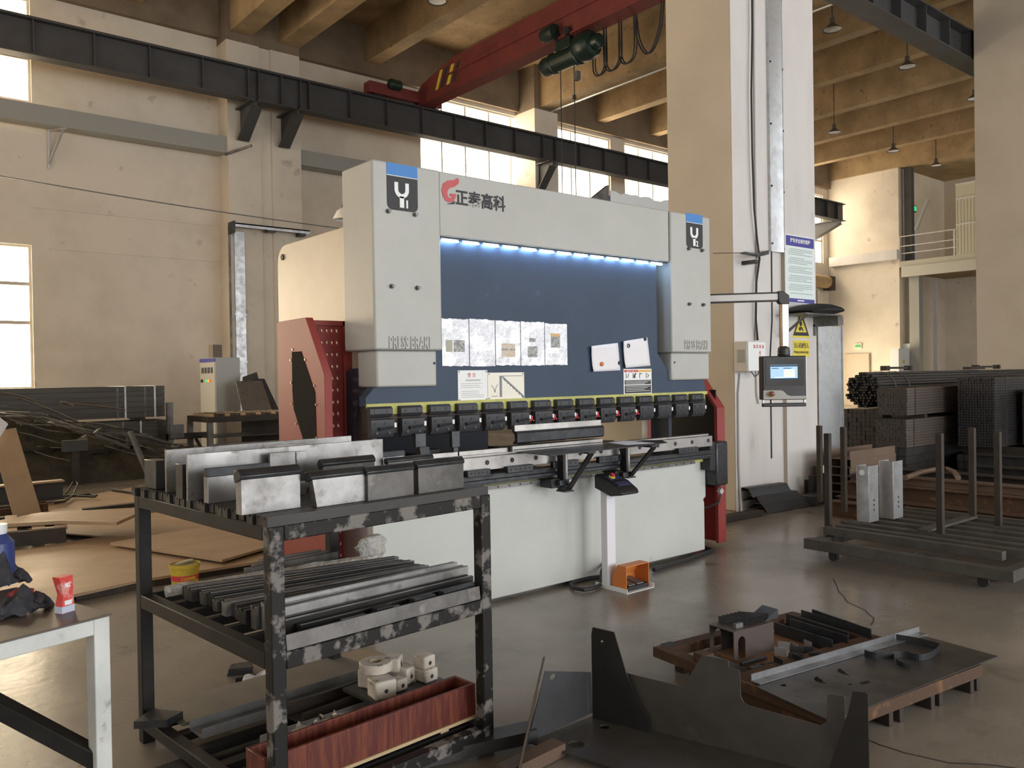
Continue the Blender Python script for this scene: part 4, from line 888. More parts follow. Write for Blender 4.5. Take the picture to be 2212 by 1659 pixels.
# ================================================================ right side: tube bundles, beams, stake cart
M['tube_dark'] = mat('dark steel tube', (.042, .040, .040), .45, .4, var=(.028, .027, .027), scale=9)
M['tube_brown'] = mat('brown steel tube', (.11, .088, .075), .5, .35, var=(.085, .068, .058), scale=2, stretch=(.2, 1, 6))
M['tube_shiny'] = mat('shiny grey steel tube', (.14, .14, .145), .30, .7, var=(.09, .09, .09), scale=3, stretch=(.2, 1, 8))
def round_bundle(name, label, x0, x1, y, z, R, r, m, group='strapped tube bundles'):
    t = thing(name, label, 'tube bundle', ((x0 + x1) / 2, y, z - R), group)
    mb = MB(); inner = MB(); n = 0
    k = 2 * r
    rows = int(R / (k * .866)) + 1
    for j in range(-rows, rows + 1):
        for i in range(-rows - 1, rows + 2):
            cy_, cz_ = (i + .5 * (j % 2)) * k, j * k * .866
            if cy_ * cy_ + cz_ * cz_ <= (R - r) ** 2:
                off = random.uniform(-.03, .03); n += 1
                mb.cyl((x0 + off, y + cy_, z + cz_), (x1, y + cy_, z + cz_), r * .985, 10, caps=False)
                inner.cyl((x0 + off + .004, y + cy_, z + cz_), (x0 + off + .01, y + cy_, z + cz_), r * .80, 8)
    mb.build('tubes', M[m], t); inner.build('tube_bores', M['ink'], t)
    return t
def strap(t, x, y, z, R, w=.02, m='steel_grey'):
    MB().lathe([(R, -w / 2), (R + .004, -w / 2), (R + .004, w / 2), (R, w / 2)], (x, y, z), (1, 0, 0), 32).build('strap', M[m], t)
t = round_bundle('round_tube_bundle', 'big round bundle of shiny steel tubes behind the galvanised panel', 10.72, 16.9, 5.62, 1.235, .25, .021, 'tube_shiny')
for x in (11.15, 11.55, 13.8): strap(t, x, 5.62, 1.235, .245)
def square_bundle(name, label, x0, x1, y0, y1, z0, z1, s, m, straps, group='strapped tube bundles', solid=True):
    t = thing(name, label, 'tube bundle', ((x0 + x1) / 2, (y0 + y1) / 2, z0), group)
    mb = MB(); q = MB(); ny, nz = max(1, round((y1 - y0) / s)), max(1, round((z1 - z0) / s)); sy, sz = (y1 - y0) / ny, (z1 - z0) / nz; g = .0016
    for i in range(ny):
        for k in range(nz):
            if 0 < i and 0 < k < nz - 1 and i < ny - 1: off = random.uniform(-.004, .012)
            else: off = random.uniform(-.01, .01)
            a, b = y0 + i * sy + g, y0 + (i + 1) * sy - g; c, d = z0 + k * sz + g, z0 + (k + 1) * sz - g
            mb.box(x0 + off, x1, a, b, c, d); q.box(x0 + off - .002, x0 + off + .001, a + .005, b - .005, c + .005, d - .005)
    mb.build('tubes', M[m], t); q.build('tube_bores', M['ink'], t)
    for x in straps: MB().box(x - .015, x + .015, y0 - .003, y1 + .003, z0 - .003, z1 + .003).build('strap', M['brown_iron'], t)
    return t
square_bundle('square_tube_bundle', 'upper brown bundle of square tubes below the round bundle', 10.28, 15.5, 4.82, 5.2, .93, 1.27, .034, 'tube_brown', (10.5, 11.9))
square_bundle('square_tube_bundle', 'lower brown bundle of square tubes under the upper brown one', 10.25, 15.5, 4.82, 5.2, .53, .88, .034, 'tube_brown', (10.46,))
for i, x in enumerate((10.7, 12.8, 15.0)):
    solo(MB().box(x, x + .08, 4.80, 5.22, .88, .93), 'spacer_bar', M['brown_iron'], 'brown spacer bar between the two brown tube bundles', 'spacer', 'spacer bars between the brown bundles')
square_bundle('square_tube_bundle', 'dark bundle of big tubes on the floor under the two brown bundles', 10.2, 15.5, 4.8, 5.2, .02, .53, .10, 'tube_dark', ())
square_bundle('square_tube_bundle', 'black stack of tubes directly under the round bundle', 10.74, 16.5, 5.36, 5.9, .03, .975, .06, 'tube_dark', ())
bx = square_bundle('square_tube_bundle', 'tall dark bundle of thin tubes at the right, before the beige pillar', 11.24, 16.5, 4.18, 4.62, .50, 1.38, .034, 'tube_dark', (11.6, 12.4))
square_bundle('square_tube_bundle', 'dark bundle of thin tubes at the right frame edge', 11.9, 16.5, 3.6, 4.1, .50, 1.22, .04, 'tube_dark', (12.3,))
for i, x in enumerate((11.5, 13.6, 16.0)):
    solo(MB().box(x - .05, x + .05, 3.55, 4.65, .40, .50), 'bearer_bar', M['brown_iron'], 'dark bearer under the dark tube bundles at the right', 'bearer', 'bearers under the dark bundles')
square_bundle('square_tube_bundle', 'dark lower tube stack on the floor under the tall dark bundle', 11.2, 16.5, 3.6, 4.62, .02, .40, .09, 'tube_dark', ())
# clamps and bars lying on the round bundle
for p, q, lab in (((1836, 797), (1918, 796), 'brown clamp bar lying across the round tube bundle near the white pillar'), ((2036, 791), (2112, 792), 'dark clamp bar lying on the round tube bundle near the beige pillar')):
    a, b = at(*p, y=6.5), at(*q, y=5.62); z = 1.53
    r = thing('clamp_bar', lab, 'clamp', ((a.x + b.x) / 2, 5.62, 1.485), 'clamp bars on the round bundle')
    MB().box(a.x, b.x, 5.60, 5.65, 1.51, 1.54).build('bar', M['brown_iron'], r)
    MB().box(a.x - .02, a.x + .06, 5.58, 5.67, 1.487, 1.555).box(b.x - .12, b.x - .02, 5.58, 5.67, 1.487, 1.555).build('clamp_jaw', M['brown_iron'], r)
a = at(2112, 800, y=5.4)
solo(MB().box(a.x, a.x + .55, 5.5, 5.62, 1.485, 1.525), 'flat_bar', M['brown_iron'], 'short brown flat bar on the bundle end before the beige pillar', 'steel bar')
M['chan_tan'] = mat('tan channel steel', (.17, .115, .08), .55, .25, var=(.12, .08, .058), scale=2)
# tan channels stacked by the galvanised panel
for k in range(5):
    x0 = 8.78 + .02 * (k % 2); z = .12 + k * .095
    mb = MB().box(x0, x0 + 1.05, 4.76, 5.05, z, z + .010).box(x0, x0 + 1.05, 4.76, 4.77, z + .010, z + .094).box(x0, x0 + 1.05, 5.04, 5.05, z + .010, z + .094)
    solo(mb, 'tan_channel', M['chan_tan'], ('lowest', 'second lowest', 'middle', 'second highest', 'topmost')[k] + ' tan channel of the stack beside the galvanised panel', 'steel channel', 'tan channels beside the galvanised panel')
for x in (8.95, 9.6): solo(MB().box(x, x + .1, 4.76, 5.05, 0, .12), 'timber_block', M['brown_iron'], 'dark block under the stack of tan channels', 'block', 'blocks under the tan channels')
# long rusty beams lying behind the cart, running towards the viewer's right
def ibeam(x, y0, y1, z, w, h, m, label):
    mb = MB().box(x - w / 2, x + w / 2, y0, y1, z, z + .012).box(x - w / 2, x + w / 2, y0, y1, z + h - .012, z + h).box(x - .006, x + .006, y0, y1, z + .012, z + h - .012)
    solo(mb, 'rusty_beam', M[m], label, 'steel beam', 'long rusty beams behind the stake cart')
ibeam(8.0, .8, 4.55, .0, .16, .16, 'rust', 'rusty beam on the floor nearest to the stake cart')
ibeam(8.25, .8, 4.60, .0, .16, .18, 'rust', 'second rusty beam on the floor behind the stake cart')
ibeam(8.55, .8, 4.66, .0, .16, .30, 'rust', 'third tall rusty beam behind the stake cart')
ibeam(8.85, .8, 4.68, .0, .18, .36, 'rust', 'fourth tall rusty beam with a tan top edge')
ibeam(9.2, .8, 4.66, .0, .18, .40, 'brown_iron', 'dark beam farthest back of the row behind the stake cart')
ibeam(8.55, .8, 4.55, .30, .16, .10, 'chan_tan', 'tan topped beam lying across the rusty ones')
ibeam(9.9, .8, 3.9, .0, .22, .42, 'tube_dark', 'dark beam at the back before the dark tube bundles')
ibeam(10.4, .8, 4.1, .0, .22, .50, 'tube_dark', 'tall dark beam at the back under the bundles')
cp = [at(*q, z=.5) for q in ((1955, 1032), (1990, 1020), (2022, 1014), (2045, 1013), (2062, 1020), (2070, 1032))]
solo(MB().tube(cp, .025, 8), 'bent_hose', M['chan_tan'], 'bent tan hose lying over the rusty beams', 'hose')
# scrap pile at the panel foot
random.seed(11)
for k in range(5):
    p = at(1748 + 9 * k, 1045 + 6 * (k % 2), z=.18)
    solo(MB().box(p.x, p.x + .05, p.y, p.y + .06, 0, .22 + .08 * (k % 3)), 'scrap_piece', M['tube_dark'], 'small dark scrap upright by the pillar corner', 'scrap', 'dark scrap by the pillar corner')
# stake cart
ct = thing('stake_cart', 'low dark grey steel cart with upright stakes on the right', 'cart', (6.2, 2.4, 0))
M['cart'] = mat('dusty grey green steel', (.085, .080, .068), .6, .2, var=(.055, .052, .044), scale=5)
XC = 5.98
MB().box(XC, XC + .08, 2.12, 3.64, .085, .165).build('side_beam', M['cart'], ct, .003)
MB().box(XC + 1.82, XC + 1.90, 2.12, 4.05, .085, .165).build('side_beam', M['cart'], ct, .003)
MB().box(XC + .08, XC + 1.82, 3.55, 3.63, .085, .155).build('cross_beam', M['cart'], ct, .003)
MB().box(XC + .08, XC + 1.82, 2.12, 2.2, .085, .163).build('cross_beam', M['cart'], ct, .003)
for i, (x, ya, yb_) in enumerate(((6.27, 2.28, 3.62), (6.42, 2.16, 3.60), (6.62, 2.1, 3.66), (6.84, 2.1, 3.62), (7.06, 2.1, 3.66), (7.28, 2.1, 3.64), (7.50, 2.1, 3.66), (7.68, 2.1, 3.64))):
    MB().box(x - .035, x + .035, ya, yb_, .166, .228).build('deck_bar', M['cart'], ct, .002)
MB().box(6.58, 7.5, 2.93, 3.02, .229, .25).build('tie_bar', M['cart'], ct, .002)
for (px_, py0, x, by_) in ((1782, 937, 6.42, 1146), (2024, 937, 6.62, 1160), (2149, 933, 7.28, 1150), (2094, 925, 7.50, 1138), (1816, 923, 7.40, 1118), (1764, 920, 7.82, 1110)):
    p = at(px_ + 8, by_, x=x)
    zt = at(px_, py0, y=p.y).z
    MB().box(x - .023, x + .023, p.y - .023, p.y + .023, .16, zt).build('stake', M['brown_iron'], ct, .002)
for (x, y) in ((6.10, 3.45), (6.10, 2.35), (7.6, 3.4), (7.6, 2.35)):
    MB().cyl((x - .02, y, .035), (x + .02, y, .035), .035, 18).build('caster', M['rubber'], ct)
    MB().box(x - .035, x + .035, y - .045, y + .045, .07, .085).box(x - .035, x - .027, y - .025, y + .025, .03, .07).box(x + .027, x + .035, y - .025, y + .025, .03, .07).build('caster_fork', M['black'], ct)
# two galvanised channels standing on the cart
def chan(p, w, d, h, label):
    r = thing('galvanised_channel', label, 'steel channel', p, 'galvanised channels on the stake cart')
    x, y, z = p; t = .004
    MB().box(x, x + d, y - t, y, z, z + h).box(x, x + t, y - w, y - t, z, z + h).box(x, x + d, y - w - t, y - w, z, z + h).build('channel', M['galv'], r, .001)
    for zz in (.10, .14, .18): MB().cyl((x + d * .5, y - w - t - .001, z + zz), (x + d * .5, y - w - t - .003, z + zz), .009, 10).build('channel_hole', M['ink'], r)
    return r
c1 = at(1882, 1130, z=.23)
chan((c1.x, c1.y + .125, .23), .105, .16, .47, 'shorter galvanised channel standing on the stake cart, white spot at its top')
MB().cyl((c1.x - .002, c1.y + .075, .645), (c1.x - .004, c1.y + .075, .645), .024, 14).build('white_spot', M['label'], bpy.data.objects['galvanised_channel'])
c2 = at(1932, 1122, z=.23)
chan((c2.x, c2.y + .13, .23), .12, .17, .49, 'taller galvanised channel standing behind the shorter one on the cart')
# ================================================================ far end of the hall
r = thing('balcony', 'pale far balcony with white railing above the end passage', 'balcony', (36, 13, 5.4))
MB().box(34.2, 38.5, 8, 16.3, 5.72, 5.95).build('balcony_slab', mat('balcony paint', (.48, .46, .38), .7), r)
MB().box(34.15, 34.3, 8, 16.2, 5.30, 5.72).build('balcony_beam', mat('balcony beam paint', (.50, .49, .43), .7), r)
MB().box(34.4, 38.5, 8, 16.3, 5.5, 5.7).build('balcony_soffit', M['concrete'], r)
for z in (6.25, 6.55, 6.95): MB().box(34.2, 34.24, 14.05, 16.3, z, z + .035).build('rail_bar', M['white'], r)
for y in (16.27, 14.1): MB().box(34.19, 34.25, y, y + .05, 5.95, 6.98).build('rail_post', M['white'], r)
pl = MB().box(34.2, 34.26, 8, 14.05, 5.95, 8.7).build('ribbed_door', mat('cream ribbed sheet', (.55, .52, .40), .6), r)
for z in (7.1, 8.1, 8.66): MB().box(34.16, 34.2, 8, 14.05, z, z + .06).build('door_rail', M['white'], pl)
for y in [14.0 - .12 * k for k in range(10)]: MB().box(34.185, 34.2, y, y + .03, 5.95, 8.1).build('door_rib', mat('cream rib', (.60, .57, .45), .6) if 'cream rib' not in bpy.data.materials else bpy.data.materials['cream rib'], pl)
MB().box(36.0, 36.15, 15.6, 15.75, 0, 5.3).build('balcony_post', M['white'], r)
MB().box(34.4, 34.75, 15.6, 16.0, 0, 5.3).build('balcony_post', M['tray'], r)
struct(MB().box(38.6, 38.75, 9, 16.35, 0, 9.85), 'wall_recess', M['wall'])
da, db = at(1966, 490, y=16.3), at(1984, 490, y=16.3)
struct(MB().box(da.x, db.x, 16.28, 16.35, 5.95, 8.0), 'door_1', M['white'])
struct(MB().box(38.5, 38.6, 12.9, 13.6, 5.95, 7.9), 'door_2', M['tray'])
r = thing('exit_lamp', 'small green exit lamp over the far balcony door', 'exit sign', (da.x + .3, 16.3, 8.2))
MB().box(da.x + .1, da.x + .5, 16.26, 16.34, 8.15, 8.42).build('lamp_case', M['ink'], r); MB().box(da.x + .14, da.x + .46, 16.24, 16.26, 8.19, 8.38).build('lamp_face', emis('exit green', (.05, .8, .25), .7), r)
r = thing('exit_sign', 'green and white exit sign on the far end wall', 'exit sign', (34.2, 18.2, 2.5))
a, b = at(1846, 742, x=34.25), at(1861, 753, x=34.25)
MB().box(34.24, 34.3, b.y, a.y, b.z, a.z).build('sign_case', mat('exit white', (.65, .70, .5), .4), r); MB().box(34.22, 34.24, b.y + .05, a.y - .05, b.z + .06, a.z - .06).build('sign_band', mat('exit band', (.05, .45, .12), .4), r)
a, b = at(1825, 765, x=34.2), at(1877, 800, x=34.2)
mb = MB().box(34.2, 34.3, b.y, a.y, 0, a.z); struct(mb, 'door_3', mat('far door', (.55, .45, .34), .6))
r = thing('passage_light', 'lit doorway low between the far wall block and beige pillar', 'doorway', (38.5, 13, 0))
for (p, q, lab) in (((1941, 753), (1965, 792), 'left pale electric cabinet on the far passage wall'), ((1968, 742), (1990, 792), 'taller right pale electric cabinet on the far passage wall')):
    a, b = at(*p, y=16.0), at(*q, y=16.0)
    t_ = thing('electric_cabinet', lab, 'electric cabinet', (a.x, 16.1, 0), 'electric cabinets in the far passage')
    MB().box(a.x, b.x, 16.0, 16.34, 0, a.z).build('cabinet_body', M['label'], t_)
    MB().box(a.x + .3, a.x + .5, 15.99, 16.0, 1.75, 1.9).build('cabinet_label', M['sign_yellow'], t_)
MB().box(38.54, 38.58, 12.2, 14.2, 0, 2.4).build('door_opening', emis('daylight through far door', (1, .85, .6), 1.4), r)
MB().box(38.49, 38.53, 12.7, 13.7, 0, 2.3).build('door_leaf', mat('olive door', (.33, .28, .18), .6), r)
# roller shutter and its drum on the back wall at the far end, ledge duct
r = thing('roller_shutter', 'grey green roller shutter at the far end of the back wall', 'shutter', (31, 19.4, 0))
MB().box(29.2, 33.2, 19.40, 19.46, 0, 5.0).build('shutter_frame', M['tray'], r)
mb = MB()
for k in range(18, 34): mb.box(29.3, 33.0, 19.36, 19.40, k * .145, k * .145 + .12)
MB().box(29.3, 33.0, 19.37, 19.39, 0, 2.6).build('shutter_opening', emis('daylight under the shutter', (1, .84, .6), 9), r)  # unseen glowing pane added to light the end wall
mb.build('shutter_slats', mat('shutter green', (.20, .24, .22), .5), r)
MB().lathe([(.0, 0), (.28, 0), (.28, 4.4), (0, 4.4)], (29.1, 19.15, 5.35), (1, 0, 0), 20).build('shutter_drum', M['concrete'], r)
MB().box(33.5, 34.0, 19.0, 19.3, 5.0, 5.6).build('shutter_motor', M['brown_iron'], r)
MB().box(33.05, 33.2, 19.3, 19.45, 0, 5.0).build('shutter_guide', M['wall'], r)
solo(MB().box(34.0, 34.29, 16.3, 19.3, 6.05, 6.45), 'ledge_duct', M['white'], 'bright duct ledge across the far end wall block', 'duct')
a, b = at(1946, 520, x=34.5), at(1962, 420, x=34.5)
solo(MB().bar((34.6, 16.05, 5.95), (34.6, 16.05, 9.8), .3, .25), 'steel_post', M['girder'], 'dark steel post rising beside the far balcony corner', 'post')
solo(MB().bar((34.4, 15.7, 7.2), (34.4, 15.2, 8.35), .14, .1), 'leaning_bar', M['tray'], 'grey bar leaning on the dark post by the balcony', 'bar')
# ================================================================ left background
M['pipe_grey'] = mat('dull grey square tube', (.105, .10, .09), .5, .3, var=(.075, .07, .062), scale=3, stretch=(.3, 2, 6))
b1 = square_bundle('square_tube_bundle', 'upper strapped bundle of grey square tubes along the left wall', -3.5, 4.72, 15.7, 16.4, .86, 1.42, .095, 'pipe_grey', (3.92, 4.05, 4.38, 4.55), 'tube bundles by the left wall')
b2 = square_bundle('square_tube_bundle', 'lower strapped bundle of grey square tubes along the left wall', -3.5, 4.75, 15.7, 16.4, .22, .80, .095, 'pipe_grey', (4.0, 4.3), 'tube bundles by the left wall')
for t in (b1, b2):
    for c in t.children:
        if c.name.startswith('strap'): c.data.materials[0] = M['galv'] if c.name[-1] in '0246' else M['steel_grey']
for x in (-2, .5, 2.5, 4.3):
    solo(MB().box(x - .05, x + .05, 15.6, 16.5, .80, .86), 'spacer_bar', M['brown_iron'], 'dark spacer between the two tube bundles by the left wall', 'spacer', 'spacers between the left tube bundles')
    solo(MB().box(x - .06, x + .06, 15.6, 16.5, 0, .22), 'floor_bearer', M['brown_iron'], 'dark bearer under the lower tube bundle by the left wall', 'bearer', 'bearers under the left tube bundle')
# heap of scrap wire and strips
random.seed(21)
def hump(x):   # height of the heap along x
    return max(.06, 1.42 - .27 * max(0, x - 1.0) - .05 * max(0, x - 3.5))
mb = MB(); nx, ny = 34, 12; vs = []; fs = []
X0, X1, YA, YB = -1.0, 5.9, 13.5, 15.5
for j in range(ny + 1):
    for i in range(nx + 1):
        u, v = i / nx, j / ny; x = X0 + (X1 - X0) * u
        h = hump(x) * .92 * math.sin(math.pi * min(1, v * 1.0)) ** .6 if 0 < v < 1 else 0
        vs.append((x + random.uniform(-.05, .05), YA + (YB - YA) * v, max(0, h * random.uniform(.75, 1.1))))
for j in range(ny):
    for i in range(nx): k = j * (nx + 1) + i; fs.append([k, k + 1, k + nx + 2, k + nx + 1])
mb.add(vs, fs)
M['heap'] = mat('dark oily scrap', (.035, .031, .025), .6, .2, var=(.06, .055, .035), scale=7, bump=.6, bscale=9)
solo(mb, 'scrap_heap', M['heap'], 'dark heap of oily steel scrap before the left wall', 'scrap heap', kind='stuff')
def strips(n, m, name, label, spread, r0, r1, rad):
    mb = MB()
    for k in range(n):
        x = random.uniform(-.8, 5.3); y = random.uniform(13.75, 15.0); L = random.uniform(r0, r1)
        z = hump(x) * random.uniform(.45, 1.0)
        a = random.uniform(-.35, .25); pts = []
        for q in range(7):
            u = q / 6 - .5; xx = x + L * u
            pts.append(V((xx, y + L * u * a + .06 * math.sin(9 * u + k), max(.03, z - .24 * L * u + .05 * math.sin(7 * u + k * 2)))))
        mb.tube(pts, rad * random.uniform(.6, 1.3), 4)
    return solo(mb, name, M[m], label, 'scrap wire', kind='stuff')
M['strip'] = mat('scrap strip steel', (.16, .145, .115), .4, .6, var=(.09, .08, .06), scale=4)
strips(150, 'strip', 'scrap_strips', 'tangle of thin grey strips spilling down the scrap heap', 0, .7, 2.2, .011)
strips(60, 'brown_iron', 'scrap_wire', 'tangle of brown wire in the scrap heap', 0, .5, 1.8, .009)
for (p, q, lab) in (((8, 849), (75, 866), 'first bright strip lying on top of the scrap heap'), ((40, 860), (150, 903), 'long bright strip sloping down the scrap heap'), ((90, 880), (172, 913), 'bright strip beside the long one on the scrap heap'), ((68, 904), (110, 905), 'short level bright strip left on the scrap heap'), ((130, 868), (160, 878), 'short bright strip near the top of the scrap heap'), ((185, 913), (255, 925), 'bright strip in the middle of the scrap heap'), ((130, 872), (270, 885), 'thin bright strip curving along the heap top'), ((230, 918), (330, 945), 'thin strip low on the right side of the scrap heap')):
    a, b = at(*p, y=14.1), at(*q, y=14.0)
    solo(MB().tube([a.lerp(b, k / 6) + V((0, 0, .02 * math.sin(math.pi * k / 6))) for k in range(7)], .014, 5), 'bright_strip', M['steel_bright'], lab, 'steel strip', 'bright strips on the scrap heap')
a, b, c, d = (at(*p, y=13.45) for p in ((280, 968), (208, 940), (205, 936), (212, 930)))
solo(MB().tube([a, b, V((c.x, 13.45, c.z)), d, at(218, 928, y=13.5)], .025, 7), 'bent_rod', M['steel_grey'], 'bent grey rod with a hooked end before the scrap heap', 'rod')
# trestle table frame in front of the heap
r = thing('steel_trestle', 'low rusty steel trestle frame in front of the scrap heap', 'trestle', (2.7, 11.6, 0))
for (px_, yb_) in ((163, 1048), (299, 1028)):
    q = at(px_, yb_, z=0)
    MB().box(q.x - .05, q.x + .05, q.y - .05, q.y + .05, 0, .50).build('trestle_leg', M['brown_iron'], r)
    MB().box(q.x - .16, q.x + .16, q.y - .08, q.y + .08, .50, .66).build('trestle_head', M['girder'], r)
qa, qb = at(163, 1048, z=0), at(299, 1028, z=0)
MB().bar(qa + V((0, .1, .46)), qb + V((0, .1, .46)), .06, .06).bar(qa + V((0, .1, .06)), qb + V((0, .1, .06)), .06, .06).build('trestle_rail', M['brown_iron'], r)
MB().bar(qa + V((-.9, .2, .55)), qb + V((.2, .2, .52)), .06, .05).bar(qa + V((.1, .3, .5)), qb + V((-.1, .9, .62)), .05, .05).build('trestle_bar', M['brown_iron'], r)
q = at(326, 1040, z=0)
solo(MB().bar(q, V((q.x - .2, q.y + .3, .75)), .07, .05), 'leaning_bar', M['steel_grey'], 'grey bar leaning on the right end of the trestle', 'bar')
q = at(130, 966, y=11.6)
solo(MB().box(q.x - .28, q.x + .15, 11.5, 11.65, .56, .62), 'short_tube', M['rust'], 'short brown square tube end sticking out left of the trestle', 'tube') if False else None
# plank and cardboard at the left edge
a, b = at(32, 1020, y=10.6), at(6, 930, y=10.9)
k_ = a.z / (b.z - a.z)
solo(MB().bar((a.x + (a.x - b.x) * k_, 10.6 - .3 * k_, .01), (b.x, 10.9, b.z), .26, .03, (0, -1, .1)), 'brown_plank', M['rust_tan'], 'brown plank leaning upright at the left picture edge', 'plank')
a = at(-4, 917, y=10.7)
solo(MB().prism([(a.x - .3, 10.72, a.z - .1), (a.x + .02, 10.72, a.z - .14), (a.x + .10, 10.72, a.z + .0), (a.x - .02, 10.72, a.z + .12), (a.x - .3, 10.72, a.z + .2)], (0, .02, 0)), 'cardboard_piece', M['paper'], 'pale cardboard corner at the left picture edge above the plank', 'cardboard')
# dark steel beam on the floor with hose
a, b = at(136, 1075, z=.08), at(-30, 1092, z=.08)
r = thing('steel_beam', 'dark steel beam with a pale top edge lying at the left', 'steel beam', ((a.x + b.x) / 2, (a.y + b.y) / 2, .06))
dv = (b - a); u = dv.normalized(); L = dv.length + .6
MB().bar(a + V((0, 0, .0)), a + u * L, .16, .02).bar(a + V((0, 0, .11)), a + u * L + V((0, 0, .11)), .012, .2).build('beam_web', M['girder'], r)
MB().bar(a + V((0, 0, .215)), a + u * L + V((0, 0, .215)), .17, .02).build('beam_flange', M['rust_tan'], r)
hp = [at(*q, z=.09) for q in ((118, 1087), (140, 1083), (158, 1070), (168, 1058), (166, 1053), (158, 1053), (146, 1062), (136, 1071), (165, 1071), (195, 1068), (209, 1070), (205, 1073), (180, 1072), (150, 1070))]
for k in (3, 4, 5): hp[k].z = .16
solo(MB().tube(hp, .014, 6), 'air_hose', M['rubber'], 'dark hose curled on the plates at the end of the steel beam', 'hose')
# weathered plates on the floor
def fplate(name, pts, z, t, m, label, grp='weathered steel plates on the floor'):
    P_ = [at(*p, z=z + t) for p in pts]
    return solo(MB().holed([[V((p.x, p.y, z)) for p in P_]], (0, 0, t)), name, M[m], label, 'steel plate', grp)
M['plate_edge'] = M['rust_tan']
fplate('floor_plate', ((-60, 1120), (60, 1092), (330, 1045), (620, 1118), (300, 1165), (120, 1150)), .03, .012, 'rust_tan', 'far weathered plate on the floor under the steel beam')
fplate('floor_plate', ((238, 1172), (620, 1105), (760, 1135), (560, 1186), (480, 1209)), .085, .02, 'rust_tan', 'middle weathered plate with a corner pointing to the black rack')
fplate('floor_plate', ((-80, 1208), (235, 1156), (640, 1200), (304, 1252), (160, 1284), (-80, 1330)), .045, .02, 'rust_tan', 'nearest weathered plate on the floor behind the white bench')
fplate('shaped_plate', ((-40, 1131), (87, 1107), (302, 1096), (420, 1088), (302, 1106), (252, 1128), (130, 1125), (-40, 1135)), .21, .03, 'rust_tan', 'raised shaped plate lying on the dark pallet at the left')
pz_ = at(60, 1140, z=.2)
r = thing('steel_pallet', 'dark low steel pallet carrying the raised shaped plate', 'pallet', (pz_.x, pz_.y, .06))
a, b = at(143, 1166, z=.08), at(-60, 1185, z=.08); a2, b2 = a + V((.15, 1.0, 0)), b + V((.15, 1.0, 0))
each('pallet_beam', M['brown_iron'], r, [MB().bar(a + V((0, 0, .05)), b + V((0, 0, .05)), .08, .13), MB().bar(a2 + V((0, 0, .05)), b2 + V((0, 0, .05)), .08, .13)])
for k in (.05, .3, .6, .9): MB().bar(a.lerp(b, k) + V((0, 0, .11)), a2.lerp(b2, k) + V((0, 0, .11)), .10, .03).build('pallet_slat', M['rust_tan'], r)
a, b = at(103, 1098, z=.07), at(-30, 1116, z=.07)
r = thing('rusty_channel', 'rusty channel on the floor behind the raised plate at the left', 'steel channel', ((a.x + b.x) / 2, a.y, .05))
MB().bar(a, b, .02, .12).bar(a + V((.02, .22, 0)), b + V((.02, .22, 0)), .02, .12).bar(a + V((.01, .11, -.05)), b + V((.01, .11, -.05)), .2, .012).build('channel', M['rust'], r)
a, b = at(243, 1058, z=.06), at(305, 1067, z=.06)
solo(MB().cyl(a, b, .018, 8), 'floor_rod', M['brown_iron'], 'thin brown rod lying on the far weathered plate', 'rod')
a, b = at(180, 1104, z=.06), at(303, 1090, z=.06)
solo(MB().bar(a, b, .10, .06), 'floor_bar', M['brown_iron'], 'dark flat bar lying behind the raised shaped plate', 'steel bar')
a, b = at(205, 1284, z=.02), at(640, 1200, z=.02)
solo(MB().bar(at(160, 1288, z=.022), at(640, 1203, z=.022), .10, .04), 'bearer_bar', M['brown_iron'], 'dark bearer along the front edge of the nearest weathered plate', 'bearer')
# switch cabinet by the wall
r = thing('switch_cabinet', 'tall grey switch cabinet with meters by the left wall', 'electric cabinet', (6.2, 17.2, 0))
cA = at(465, 772, y=17.0); xw = at(518, 769, y=17.0).x; zt = cA.z
MB().box(cA.x, xw, 17.0, 17.9, .0, zt).build('cabinet_body', mat('cabinet grey', (.46, .47, .46), .5), r, .01)
MB().box(cA.x - .012, cA.x, 17.02, 17.88, .06, zt - .10).build('cabinet_door', mat('cabinet door grey', (.36, .36, .34), .5), r)
MB().box(cA.x - .014, cA.x, 17.0, 17.9, zt - .09, zt - .01).build('cabinet_header', M['sign_blue'], r)
for k in range(4): MB().box(cA.x - .02, cA.x - .012, 17.12 + .18 * k, 17.24 + .18 * k, zt - .32, zt - .20).build('meter', M['ink'], r)
for k, c in enumerate(((.9, .1, .05), (.9, .6, .05), (.1, .8, .2))):
    m_ = emis('pilot light %d' % (k + 1), c, .8)
    MB().cyl((cA.x - .012, 17.25 + .12 * k, zt - .48), (cA.x - .03, 17.25 + .12 * k, zt - .48), .028, 12).build('pilot_light', m_, r)
MB().cyl((cA.x - .012, 17.75, zt - .48), (cA.x - .04, 17.75, zt - .48), .035, 12).build('rotary_switch', M['ink'], r)
a, b = at(456, 748, y=17.3), at(476, 769, y=17.3)
solo(MB().box(a.x, b.x, 17.2, 17.45, zt, zt + .27), 'meter_box', mat('brown box', (.16, .13, .10), .6), 'small brown box standing on top of the switch cabinet', 'box')
# stand next to the bundle
q = at(367, 930, y=15.3)
r = thing('steel_stand', 'dark steel stand with a short upright post beside the tube bundles', 'stand', (q.x, 15.3, 0))
MB().box(q.x - .05, q.x + .05, 15.25, 15.35, .4, 1.12).build('stand_post', M['steel_grey'], r)
MB().box(q.x - .02, q.x + .22, 15.22, 15.38, .48, .72).build('stand_block', M['steel_grey'], r)
MB().box(q.x - .05, q.x + .65, 15.24, 15.36, .46, .56).build('stand_beam', M['brown_iron'], r)
MB().bar((q.x, 15.3, .46), (q.x - .1, 15.2, 0), .05, .05).bar((q.x + .45, 15.3, .46), (q.x + .65, 15.2, 0), .05, .05).build('stand_leg', M['brown_iron'], r)
